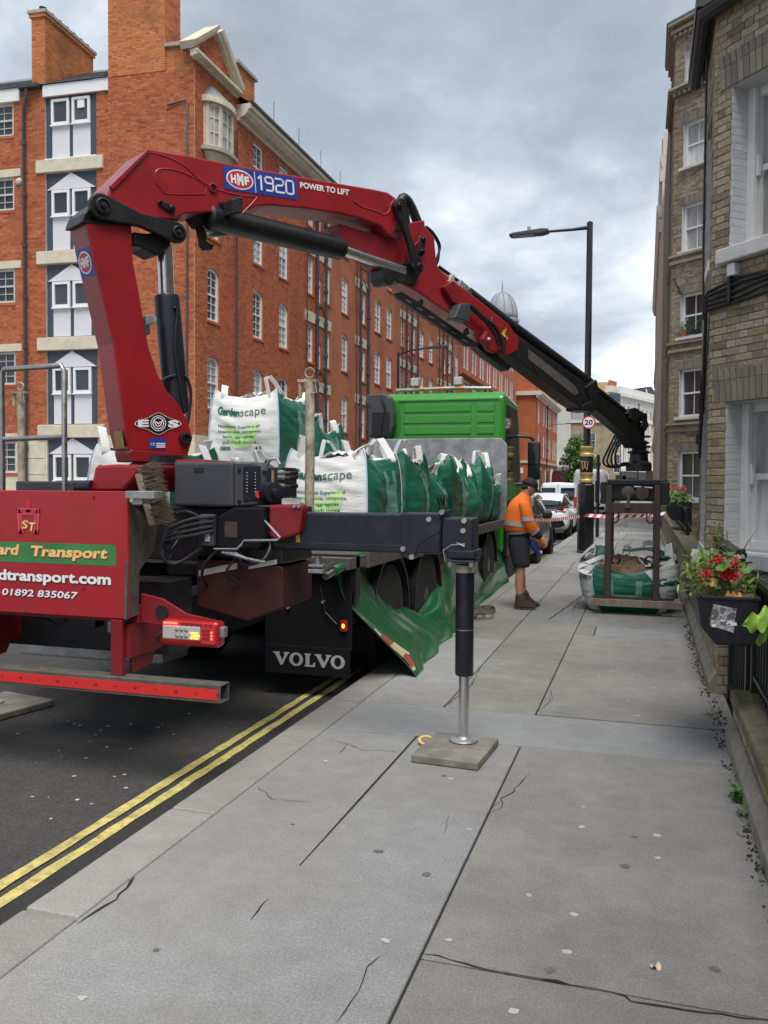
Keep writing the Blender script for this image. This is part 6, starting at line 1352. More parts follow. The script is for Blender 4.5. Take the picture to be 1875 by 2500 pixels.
# jib cylinder under the boom
A, B, C_ = cp([(505,528),(834,608),(985,662)], .10)
d = (B-A).normalized(); part(MB().lathe(A, [(.075,0),(.095,.02),(.095,(B-A).length-.02),(.085,(B-A).length)], 28, d), 'jib_cylinder', 'black', smooth=True); part(MB().cyl(B-d*.05, C_, .046, n=22), 'jib_rod', 'chrome', smooth=True)
part(cplate([(480,520),(560,515),(600,525),(560,560),(500,548)], .09, .18), 'cylinder_lug', 'black')
hk = part(cplate([(481,548),(498,553),(506,575),(505,588),(515,596),(523,597),(519,610),(500,611),(490,600),(489,585)], .05, .035), 'boom_hook', 'black', bevel=.004)
part(cplate([(508,572),(540,560),(562,560),(558,575),(520,578)], .07, .05), 'hose_clamp', 'galv', bevel=.004); part(cplate([(552,556),(566,552),(562,566),(552,568)], .07, .03), 'red_clip', 'redstk')
wl = part(cplate([(565,485),(590,478),(594,488),(592,518),(570,523)], .30, .10), 'boom_work_lamp', 'black', bevel=.008)
for k in range(6): MB().prism(cp([(566,488+k*5.6),(588,483+k*5.6),(588,485.5+k*5.6),(566,490.5+k*5.6)], .305), CN*-.11).build('lamp_fin', M['charcoal'], wl)
part(cplate([(536,494),(545,492),(566,502),(566,520),(548,508)], .19, .02), 'lamp_arm', 'black'); part(MB().tube(bez(cp([(566,505),(562,525),(555,538),(550,545)], .2)), .005, 5), 'lamp_wire', 'cable')
# lettering on the boom
sq = cp([(549,461),(727,487.7),(724,434.8),(543.7,403.7)], .1635); bs_ = quadfn(*sq); bl2 = quadfn(*[p+CN*.0015 for p in sq]); bl3 = quadfn(*[p+CN*.003 for p in sq]); bl4 = quadfn(*[p+CN*.0045 for p in sq])
bs0 = MB().add([bs_(0,0),bs_(1,0),bs_(1,1),bs_(0,1)], [(0,1,2,3)]).build('blue_sticker', M['bluestk'], bm_)
t_ = MB(); oval(t_, bl2, .207, .5, .178, .43); stroke(t_, bl2, [(.408,.04),(.408,.96)], .03, 3.4); t_.build('sticker_white', M['lettw'], bm_)
t_ = MB(); oval(t_, bl3, .207, .5, .160, .37); t_.build('sticker_red', M['redstk'], bm_)
t_ = MB(); text_on(t_, 'H', bl4, .085, .155, .30, .68, bold=.06); text_on(t_, 'M', bl4, .168, .25, .24, .76, bold=.06); text_on(t_, 'F', bl4, .262, .325, .30, .68, bold=.06); t_.build('sticker_lettering', M['lettw'], bm_); t_ = MB()
D9 = {'1': [[(.15,.80),(.42,.98),(.42,.02)]], '9': [[(.9,.55),(.25,.55),(.08,.68),(.08,.86),(.25,.98),(.75,.98),(.92,.86),(.92,.14),(.75,.02),(.2,.02)]], '2': [[(.08,.98),(.75,.98),(.92,.86),(.92,.66),(.75,.52),(.25,.50),(.08,.38),(.08,.02),(.95,.02)]], '0': [[(.25,.98),(.75,.98),(.92,.86),(.92,.14),(.75,.02),(.25,.02),(.08,.14),(.08,.86),(.25,.98)]]}
for ch, x0 in (('1',.435),('9',.535),('2',.68),('0',.825)):
    for P in D9[ch]: stroke(t_, bl4, [(x0+.125*x, .2+.62*y) for x, y in P], .085, 3.4)
t_.build('sticker_lettering', M['lettw'], bm_)
pw = quadfn(*cp([(733,458.5),(852,477.5),(853,463),(732,443.5)], .1645)); t_ = MB(); text_on(t_, 'POWER TO LIFT', pw, 0, 1, 0, 1, bold=.035); t_.build('boom_lettering', M['lettw'], bm_)
# sticker on the column's narrow face, badge and plates on its side
edge = lambda v: cp([(208+(v-540)*.2315 if v < 838 else 277+(v-838)*.134, v)], .115)[0]
cfn = lambda x, y, e=0: edge(668-70*y)-CN*(.235-.21*x)-CD*(.002+e)
s0 = MB().add([cfn(0,0),cfn(1,0),cfn(1,1),cfn(0,1)], [(0,1,2,3)]).build('blue_sticker', M['bluestk'], col)
t_ = MB(); oval(t_, lambda x, y: cfn(x,y,.0015), .5, .5, .44, .40); t_.build('sticker_white', M['lettw'], col); t_ = MB(); oval(t_, lambda x, y: cfn(x,y,.003), .5, .5, .38, .34); t_.build('sticker_red', M['redstk'], col)
t_ = MB(); text_on(t_, 'HMF', lambda x, y: cfn(x,y,.0045), .2, .82, .32, .68, bold=.05); t_.build('sticker_lettering', M['lettw'], col)
tf = lambda x, y: edge(1093-46*y)-CN*(.17-.13*x)-CD*.002
MB().add([tf(0,0),tf(1,0),tf(1,.95),tf(.6,.9),(tf(.3,1)),tf(0,.85)], [(0,1,2,3,4,5)]).build('tan_sticker', M['tan'], col)
bq = cp([(328,1062),(442,1062),(442,1007),(328,1007)], .1185); bfn = quadfn(*bq); bf2 = quadfn(*[p+CN*.003 for p in bq]); bf3 = quadfn(*[p+CN*.0045 for p in bq])
bp = []; n = 40
for k in range(n):
    a = 2*math.pi*k/n; c_, s_ = math.cos(a), math.sin(a); bp.append((.5+.5*c_, .5+s_*(.26+.24*math.exp(-(c_/.34)**2))))
MB().prism([bfn(*p) for p in bp], CN*.002).build('badge_plate', M['inkblack'], col)
t_ = MB()
for k in range(n):
    a, b = bp[k], bp[(k+1)%n]; f_ = lambda p, s: bf2(.5+(p[0]-.5)*s, .5+(p[1]-.5)*s); t_.add([f_(a,1),f_(b,1),f_(b,.965),f_(a,.965)], [(0,1,2,3)])
text_on(t_, 'E', bf2, .07, .30, .36, .68, bold=.05); text_on(t_, 'S', bf2, .71, .95, .33, .66, bold=.06)
for r0, r1 in ((.165,.15),(.125,.105)):
    for k in range(24):
        a0, a1 = 2*math.pi*k/24, 2*math.pi*(k+1)/24; q = lambda r, a: bf2(.5+r*math.cos(a), .52+r*2.1*math.sin(a)); t_.add([q(r0,a0),q(r0,a1),q(r1,a1),q(r1,a0)], [(0,1,2,3)])
for P in ([(.42,.62),(.45,.44),(.5,.38),(.55,.44),(.58,.62)], [(.46,.58),(.5,.5),(.54,.58)]): stroke(t_, bf2, P, .05, 2)
t_.build('badge_lettering', M['lettw'], col)
pq = quadfn(*cp([(365,1095),(405,1095.5),(405,1069.5),(364.6,1069)], .118)); MB().add([pq(0,0),pq(1,0),pq(1,1),pq(0,1)], [(0,1,2,3)]).build('rating_plate', M['bluestk'], col)
pq2 = quadfn(*[p+CN*.002 for p in cp([(365,1095),(405,1095.5),(405,1069.5),(364.6,1069)], .118)]); t_ = MB()
for i in range(3): t_.add([pq2(.4,.1+.17*i),pq2(.95,.1+.17*i),pq2(.95,.2+.17*i),pq2(.4,.2+.17*i)], [(0,1,2,3)])
text_on(t_, 'CE', pq2, .06, .32, .3, .55); t_.build('plate_print', M['lettw'], col)
# knuckle: dark red lug of the main boom, jib root, links
part(cplate([(828,545),(905,568),(966,578),(990,640),(975,672),(940,662),(868,612),(833,590)], .09, .16), 'boom_end_lug', 'redflat', bevel=.01)
jb_ = part(cplate([(990,545),(1037,537),(1038,551),(1061,580),(1066,640),(1072,656),(1129,700),(1243,791),(1268,830),(1264,856),(1240,868),(1193,834),(1113,776),(1020,712),(975,690),(985,640),(988,600)], .12, .20), 'jib', 'red', bevel=.012)
part(cplate([(936,655),(985,640),(1010,640),(1030,660),(1012,700),(975,690),(965,683),(957,696),(945,694),(937,680)], .13, .18), 'jib_yoke', 'black', bevel=.012)
link((975,503),(1024,651), .05, .055, .215, .045); link((975,503),(1024,651), .05, .055, -.17, .045); link((1033,585),(1030,615), .035, .04, .175, .02, 'black', 'pivot_cover')
part(cplate([(965,490),(978,482),(990,486),(1000,520),(1003,545),(990,560),(975,540)], .12, .2), 'knuckle_link', 'black', bevel=.01)
part(MB().tube(bez(cp([(978,492),(985,483),(996,492),(1008,515),(1020,545)], .02)), .045, 10), 'knuckle_hose', 'cable', smooth=True)
for k in range(3): part(MB().tube(bez(cp([(1040,553),(1058,575-k*3),(1071+k*1.5,600),(1070-k*2,632),(1064,655),(1072,690),(1090,715)], .0+.03*k)), .012, 7), 'jib_hose', 'cable', smooth=True)
welt([(1012,598),(1020,590),(1024,578),(1032,574)], .152, .008, 'jib_rib', 'red', jb_)
tr = part(cplate([(966,716),(982,712),(1010,730),(1100,793),(1168,838),(1166,848),(1140,845),(1040,775),(975,730)], .14, .04), 'cable_tray', 'black', bevel=.003)
sl_ = MB()
for t in np.linspace(.06,.86,6):
    u, v = 980+172*t, 723+121*t; sl_.add(cp([(u,v),(u+13,v+7),(u+14,v+9.5),(u+1,v+2.5)], .142), [(0,1,2,3)])
sl_.build('tray_slots', M['galv'], tr); part(cplate([(1168,838),(1200,848),(1220,872),(1250,895),(1240,905),(1190,870),(1166,848)], .05, .1), 'tray_end', 'black')
part(cplate([(1025,735),(1032,730),(1034,742),(1026,746)], .12, .03), 'tray_bracket', 'black'); part(cplate([(1135,808),(1143,800),(1146,815),(1138,820)], .12, .03), 'tray_bracket', 'black')
jl = part(cplate([(1125,741),(1145,741),(1152,762),(1146,787),(1126,780),(1110,776)], .24, .12), 'jib_work_lamp', 'charcoal', bevel=.01)
part(cplate([(1084,700),(1100,690),(1108,685),(1122,700),(1125,730),(1120,745),(1105,735)], .17, .05), 'valve_bracket', 'redflat', bevel=.006); part(cplate([(1096,686),(1106,668),(1112,672),(1110,685),(1124,694),(1120,706),(1100,700)], .14, .05), 'valve_fitting', 'rusty', bevel=.006)
part(cplate([(1120,696),(1128,683),(1134,690),(1142,696),(1150,706),(1140,712)], .10, .06), 'valve_fitting', 'galv', bevel=.004)
part(MB().tube(bez(cp([(1148,745),(1180,775),(1210,800),(1225,835),(1230,860)], .19)), .022, 8).tube(bez(cp([(1150,752),(1185,785),(1205,812),(1218,845)], .19)), .018, 8), 'jib_hose', 'cable', smooth=True)
part(cplate([(1178,828),(1190,806),(1208,815),(1222,840),(1212,862),(1196,856)], .19, .06), 'jib_boss', 'redflat', bevel=.012); part(MB().ball(cp([(1193,829)],.2)[0],.022), 'boss_pin', 'galv', smooth='all')
part(MB().tube(cp([(1197,774),(1201,773),(1199,791),(1192,795)], .17), .006, 5), 'hose_clip', 'steel')
wt_ = MB().add(cp([(1236,799),(1241,832),(1222,814)], .153), [(0,1,2)]).build('warning_triangle', M['yellowstk'], jb_); t_ = MB(); stroke(t_, quadfn(*cp([(1226,830),(1242,830),(1242,800),(1226,800)], .1545)), [(.62,.75),(.5,.5),(.7,.45),(.55,.12)], .1, .6)
for a, b in (((1236,799),(1241,832)),((1241,832),(1222,814)),((1222,814),(1236,799))): t_.tube(cp([a,b], .154), .0035, 4)
t_.build('triangle_print', M['inkblack'], jb_)
# telescopic sections
part(cplate([(1236,800),(1440,940),(1462,958),(1458,990),(1425,1000),(1400,984),(1238,858)], .11, .20), 'telescopic_section', 'black', bevel=.012)
part(cplate([(1430,945),(1458,926),(1464,955),(1460,998),(1448,1006),(1424,1002),(1422,990),(1445,978)], .13, .24), 'section_collar', 'black', bevel=.015)
part(cplate([(1290,852),(1400,938),(1414,958),(1404,966),(1290,876)], .112, .006), 'section_web', 'rusty' if 0 else 'dustybar')
part(cplate([(1448,952),(1540,1020),(1565,1030),(1580,1045),(1560,1060),(1575,1075),(1572,1094),(1552,1094),(1530,1062),(1452,996)], .09, .16), 'telescopic_section', 'black', bevel=.01)
part(MB().tube(cp([(1143,714),(1243,790),(1440,934)], .02), .055, 12), 'extension_cylinder', 'cable', smooth=True); part(MB().tube(cp([(1072,652),(1128,693)], .02), .018, 8), 'extension_pipe', 'cable'); part(MB().tube(cp([(1442,940),(1538,1016)], .02), .04, 10), 'extension_cylinder', 'black', smooth=True)
part(cplate([(1530,1010),(1545,998),(1580,1010),(1582,1022),(1560,1032)], .11, .22), 'tip_bracket', 'black', bevel=.008)
tpl = part(cplate([(1540,998),(1552,995),(1578,1012),(1584,1040),(1574,1056),(1566,1040),(1572,1028),(1564,1018),(1550,1030),(1538,1022)], .13, .03), 'tip_plate', 'black', bevel=.004)
part(cplate([(1300,892),(1410,974),(1420,992),(1404,988),(1320,925)], .118, .02), 'section_rib', 'dustybar' if 0 else 'black')
# ------------------------------------------------------------------ bulk bag clamp hanging on its rotator
GX, GYc = -.08, 11.5
gb = thing('bag_clamp', (GX, GYc, 1.8), 'rusty brown four legged clamp hanging from the crane tip around the bulk bag', 'clamp')
gp = lambda mb, nm, m, **k: mb.build(nm, M[m], gb, **k)
tip = cp([(1560,1095)], 0)[0]; RX, RY_ = tip.x, tip.y
gp(MB().lathe((RX,RY_,1.80), [(.16,0),(.16,.10),(.12,.13),(.11,.22),(.15,.24),(.15,.25),(.09,.27),(.09,.34),(.13,.36),(.13,.37),(.07,.40),(.07,.52),(.05,.60)], 20), 'rotator', 'black', smooth=True)
for dz in (.30,.43): gp(MB().box(RX-.16,RX+.14,RY_-.03,RY_+.03,1.8+dz,1.83+dz), 'rotator_lug', 'black', bevel=.006)
for k in range(4):
    gp(MB().tube(bez([(RX-.28+.03*k,RY_-.1,2.30-.03*k),(RX-.38+.035*k,RY_-.12,2.08),(RX-.44+.05*k,RY_-.12,1.92),(RX-.36+.04*k,RY_-.1,1.85),(RX-.2,RY_-.08,1.87+.01*k),(RX-.08,RY_-.04,1.9)]), .014, 7), 'hydraulic_hose', 'cable', smooth=True)
zt0, zt1 = 1.34, 1.66
y0, y1 = 11.02, 12.02; xl, xr = oY(1485,1300,y0).x, oY(1603.5,1300,y0).x
gp(MB().box(xl-.03,xr+.03,y0+.12,y1-.1,1.42,1.64), 'clamp_body', 'black', bevel=.015); gp(MB().box(xl-.02,xr+.12,y0+.06,y0+.14,1.62,1.69), 'clamp_top_plate', 'black', bevel=.01)
gp(MB().box(xl+.02,xr-.02,y0-.03,y0+.04,1.27,1.40), 'cross_beam', 'brownsteel', bevel=.01)
for x in (xl,xr):
    lgm = gp(MB().box(x-.038,x+.038,y0-.035,y0+.035,.20,1.62), 'front_leg', 'brownsteel', bevel=.008)
    ob_ = gp(MB().box(x-.10 if x < 0 and x == xl else x+.03, x-.03 if x == xl else x+.14, y0+.0, y0+.2, 1.38, 1.66), 'beam_end', 'black', bevel=.012)
for x in (xl+.0,xr+.0):
    gp(MB().box(x-.035+.0,x+.035,y1-.04,y1+.03,.18,1.5), 'rear_leg', 'brownsteel', bevel=.008)
gp(MB().box(xr+.03,xr+.13,y0+.02,y0+.14,.85,1.64), 'guide_post', 'black', bevel=.01) if 0 else None
wb = gp(MB().box(xl-.19,xr+.32,y0-.075,y0-.02,.105,.195), 'gripping_bar', 'wood', bevel=.006); MB().box(xl-.18,xr+.2,y0-.02,y0+.03,.195,.225).build('bar_flange', M['brownsteel'], wb); MB().cyl((xl+.38,y0-.01,.2),(xl+.38,y0-.01,.27),.008,n=8).build('bar_bolt', M['brownsteel'], wb)
gp(MB().box(xl-.19,xr+.3,y1+.03,y1+.09,.10,.19), 'gripping_bar', 'wood', bevel=.006)
gp(MB().lathe((xl+.40,y0+.06,1.52), [(.09,0),(.09,.06),(.08,.075),(.02,.08)], 20, (0,-1,0)), 'motor_cover', 'brownsteel', smooth=True); gp(MB().lathe((xl+.23,y0+.06,1.53), [(.08,0),(.08,.05),(.05,.07)], 16, (0,-1,0)), 'motor_cover', 'dustybar', smooth=True)
gp(MB().box(xl+.215,xl+.255,y0-.05,y0-.0,1.34,1.56).box(xl+.20,xl+.27,y0-.06,y0-.03,1.33,1.40), 'beam_stay', 'dustybar', bevel=.006); gp(MB().cyl((xl+.3,y0,1.6),(xl+.52,y0,1.585),.012), 'valve_pipe', 'galv')
for x in (xl+.08,xr-.08): gp(MB().tube(bez([(x-.04,y0,1.28),(x-.04,y0,1.19),(x,y0,1.15),(x+.04,y0,1.19),(x+.04,y0,1.28)]), .012, 6), 'shackle', 'brownsteel', smooth=True)
def hookring(c, r=.045): gp(MB().tube([(c[0]+r*math.cos(t*.7-1.2),c[1],c[2]+r*math.sin(t*.7-1.2)) for t in range(9)], .014, 7), 'strap_hook', 'black', smooth=True)
for c in ((xl+.09,y0+.05,.68),(xr-.08,y0+.05,.68),(xl+.1,y1-.05,.62)): hookring(c, .055)
# ------------------------------------------------------------------ bulk bags
def bag(label, x0, x1, y0, y1, z0, h, seed, prt=True, group='bulk bags on the lorry deck', bul=.05, loops=True, soil=False, lean=(0,0), phone=False, sag=.05, side_dirty=False, rz=0.0):
    cx, cy, hw, hd = (x0+x1)/2, (y0+y1)/2, (x1-x0)/2-bul*.5, (y1-y0)/2-bul*.5
    t = thing('bulk_bag', (cx, cy, z0), label, 'bag', group); r = random.Random(seed); so = seed*3.7
    def surf(k, u, v, off=0.0):
        b = math.sin(math.pi*min(1,max(0,v))**.85)
        pin = .05*math.exp(-v/.07)+.035*math.exp(-(1-v)/.10)
        cd_ = bul*.45*b-pin; fc = bul*b*(1-u*u)
        A = hw if k in (0,2) else hd; D = hd if k in (0,2) else hw
        a = u*(A+cd_); d = D+cd_+fc
        p = Vector({0:(a,-d,0), 1:(d,a,0), 2:(-a,d,0), 3:(-d,-a,0)}[k])
        n = Vector({0:(0,-1,0), 1:(1,0,0), 2:(0,1,0), 3:(-1,0,0)}[k])
        q = Vector((p.x*1.3+so, p.y*1.3, v*h*1.3)); edge = min(1, (1-abs(u))*5+.25)
        wr = .055*noise.noise(q*1.5)+.010*noise.noise(Vector((p.x*2.5+so, p.y*2.5, v*h*26)))+.007*noise.noise(Vector((p.x*7+so, p.y*7, v*h*9)))
        wr += .012*noise.noise(Vector((u*1.2+so, 3.1*k, v*11+u*2)))
        zt = h*v+v*v*(.045*abs(u)**3-sag*(1-u*u)*(1+.5*noise.noise(Vector((u*2,k+so,1)))))
        p = p+n*(wr*edge+off); return Vector((cx+p.x+lean[0]*v, cy+p.y+lean[1]*v, z0+zt))
    for k in range(4):
        m = 'bagw' if k in (0,2) and prt else 'bagg'
        MB().grid(lambda a, b: surf(k, a*2-1, b), 26, 34).build('white_panel' if k in (0,2) else 'green_panel', M[m], t, smooth='all')
    # seams at the corners
    for k in range(4): MB().tube([surf(k, 1, j/12, .003) for j in range(13)], .006, 5).build('seam', M['seamblue'] if k in (0,3) and prt else M['bagg' if not prt else 'bagw'], t, smooth='all')
    # top: crumpled flap or soil
    def topf(a, b):
        u, v = a*2-1, b*2-1; f0, f1 = surf(0,u,1), surf(2,-u,1); l0, l1 = surf(3,-v,1), surf(1,v,1); cz = [surf(0,-1,1).z, surf(0,1,1).z, surf(2,1,1).z, surf(2,-1,1).z]; z = f0.z*(1-b)+f1.z*b+l0.z*(1-a)+l1.z*a-((cz[0]*(1-a)+cz[1]*a)*(1-b)+(cz[2]*(1-a)+cz[3]*a)*b)
        bump = (1-u*u)*(1-v*v)
        return Vector((l0.x*(1-a)+l1.x*a, f0.y*(1-b)+f1.y*b, z-(.05 if soil else -.02)*min(1,bump*6)+bump*(.10 if soil else .05)+(.03*noise.noise(Vector((u*3+so,v*3,0)))+.015*noise.noise(Vector((u*9+so,v*9,2))))*min(1,bump*4)))
    o = MB().grid(topf, 26, 26).build('soil_fill' if soil else 'top_flap', M['soil' if soil else 'bagw'], t, smooth='all' if not soil else False)
    if not soil:
        for q in range(3):
            c = topf(r.uniform(.2,.8), r.uniform(.1,.5)); MB().grid(lambda a, b: c+Vector(((a-.5)*.34, (b-.5)*.26, .06*math.sin(a*3.1)*(1+noise.noise(Vector((a*3+q,b*3,so))))+.04*noise.noise(Vector((a*7,b*7,so+q))))), 9, 7).build('top_fold', M['bagw'], t, smooth='all')
    # lifting loops
    if loops:
        for sx, sy in ((-1,-1),(1,-1),(1,1),(-1,1)):
            c = surf(0 if sy < 0 else 2, sx*(.72 if sy < 0 else -.72), .98); e = surf(1 if sx > 0 else 3, (sy*.62 if sx > 0 else -sy*.62), .98); hh = r.uniform(.09,.20); lx, ly = r.uniform(-.10,.10), r.uniform(-.08,.08)
            mid = (c+e)/2+Vector((lx,ly,hh)); m1 = c.lerp(mid,.6)+Vector((lx*.3,0,hh*.45)); m2 = e.lerp(mid,.6)+Vector((lx*.3,ly*.5,hh*.5))
            pts = bez([c-Vector((0,0,.03)), c+Vector((0,0,.03)), m1, mid, m2, e+Vector((0,0,.02)), e-Vector((0,0,.03))], 5)
            wv = Vector((sx,sy*.8,.25)).normalized()*.07; MB().ribbon(pts, wv, .003).build('lifting_loop', M['bagw'], t, smooth=True)
    def patch(k, u0, u1, v0, v1, off, nm, m, n=(10,12), shape=None):
        mb = MB()
        if shape: pass
        mb.grid(lambda a, b: surf(k, u0+(u1-u0)*a, v0+(v1-v0)*b, off), *n).build(nm, M[m], t, smooth='all')
    for k in (1, 3): # pale printed band on the green sides
        patch(k, -.08, .52, .0, .86, .004, 'printed_band', 'bagpale', (8,22)); patch(k, .12, .36, .72, .872, .007, 'printed_block', 'bagg', (4,5))
        mb = MB()
        for i, s in enumerate(('Nationwide Suppliers','of bespoke soils','composts, barks','aggregates','and much more')): text_on(mb, s, lambda x, y: surf(k, x, y, .0065), -.02, .46, .42-.07*i, .452-.07*i, bold=.02)
        mb.build('side_lettering', M['bagtext2'], t)
    if side_dirty:
        mb = MB()
        for _ in range(26):
            u, v, s = r.uniform(-.7,.2), r.uniform(.2,.62), r.uniform(.015,.06); mb.add([surf(1,u+s*.5*math.cos(a),v+s*1.4*math.sin(a),.008) for a in np.arange(0,6.2,.9)], [tuple(range(7))])
        mb.build('mud_stain', M['gumdk'] if 0 else M['rubber'], t)
    if prt:
        lf_ = lambda x, y, o=.005: surf(0, x, y, o)
        # lime leaf shape behind the words
        mb = MB()
        def lime(a, b):
            u = -.48+.92*a; v1 = .50+.17*abs(2*a-1)**.8; v0 = .50-.17*math.sin(math.pi*a)**.6
            return surf(0, u, v0+(v1-v0)*b, .0035)
        mb.grid(lime, 18, 10).build('lime_print', M['lime'], t, smooth='all')
        mb = MB(); text_on(mb, 'Garden', lf_, -.80, -.08, .75, .85, bold=.045); mb.build('bag_lettering', M['bagtext'], t)
        mb = MB(); text_on(mb, 'scape', lf_, -.06, .66, .72, .822, bold=-.004); mb.build('bag_lettering', M['bagtext'], t)
        for s, a, b, v in (('Nationwide Suppliers of',-.74,.52,.585),('bespoke soils, composts,',-.72,.56,.522),('barks, aggregates',-.56,.36,.459),('and much more...',-.58,.50,.396)): mb = MB(); text_on(mb, s, lf_, a, b, v, v+.047, bold=.015); mb.build('bag_lettering', M['bagtext'], t)
        if phone:
            for q_, a, b in (('0800',-.66,-.32),('63',.38,.54)): mb = MB(); text_on(mb, q_, lf_, a, b, .315, .365, bold=.03); mb.build('bag_lettering', M['bagtext'], t)
    return t
DZ = 1.04
bag('white bulk bag at the back right corner of the lorry deck beside the rusty stake', -3.04,-2.25,6.89,7.94,DZ,.84,1)
bag('second bulk bag from the back along the right deck edge, pale banded green side', -3.04,-2.24,7.98,8.98,DZ,.86,2, prt=False, lean=(.03,.05), bul=.09)
bag('third bulk bag along the right edge of the deck, mud smeared on its green side', -3.04,-2.24,9.06,9.98,DZ,.78,3, prt=False, bul=.10, lean=(-.05,.06), sag=.10, soil=True, side_dirty=True)
bag('fourth bulk bag along the right edge of the deck, beside the mud smeared one', -3.04,-2.23,10.08,10.95,DZ,.88,4, prt=False, bul=.05, lean=(.04,-.08), sag=.16)
bag('fifth bulk bag along the right edge of the deck', -3.04,-2.24,11.08,12.0,DZ,.76,5, prt=False, bul=.11, lean=(-.03,.05), sag=.12)
bag('frontmost large bulk bag by the scuffed metal headboard', -3.04,-2.25,12.12,12.95,DZ,.94,6, prt=False, bul=.07, lean=(.02,.08), sag=.13)
bag('small slumped green bag against the headboard at the deck edge', -2.85,-2.24,13.08,13.85,DZ,.62,7, prt=False)
bag('white bulk bag at the left back of the deck, behind the handrail', -4.62,-3.80,6.25,7.15,DZ,.86,8, lean=(.05,0))
bag('low bulk bag in the middle of the deck, green corners showing over the control box', -3.86,-3.08,6.72,7.7,DZ,.74,9, prt=False, sag=.09)
for i, (xa, xb) in enumerate(((-4.66,-3.86),(-3.84,-3.08))):
    for j, ya in enumerate((8.0,9.05,10.1)): bag(('left','middle')[i]+' row bulk bag under the upper tier, '+('nearest the crane','second from the crane','third from the crane')[j], xa, xb, ya-.2 if j == 0 else ya-.1, ya+.86, DZ, .66, 20+i*3+j, prt=False, loops=False)
bag('tall upper tier bulk bag with printed white face standing above the others', -4.44,-3.62,8.12,9.05,1.68,.88,11, phone=True, bul=.06)
bag('rear upper tier bulk bag sagging behind the tall printed one', -4.42,-3.58,9.1,9.95,1.66,.66,12, prt=False, lean=(.04,0), sag=.12)
gbag = bag('bulk bag of brown soil standing on the pavement inside the clamp', -.80,.44,11.06,12.05,.0,.62,13, prt=False, group='bulk bag on the pavement', soil=True, bul=.15, loops=False, sag=.10) if 0 else None
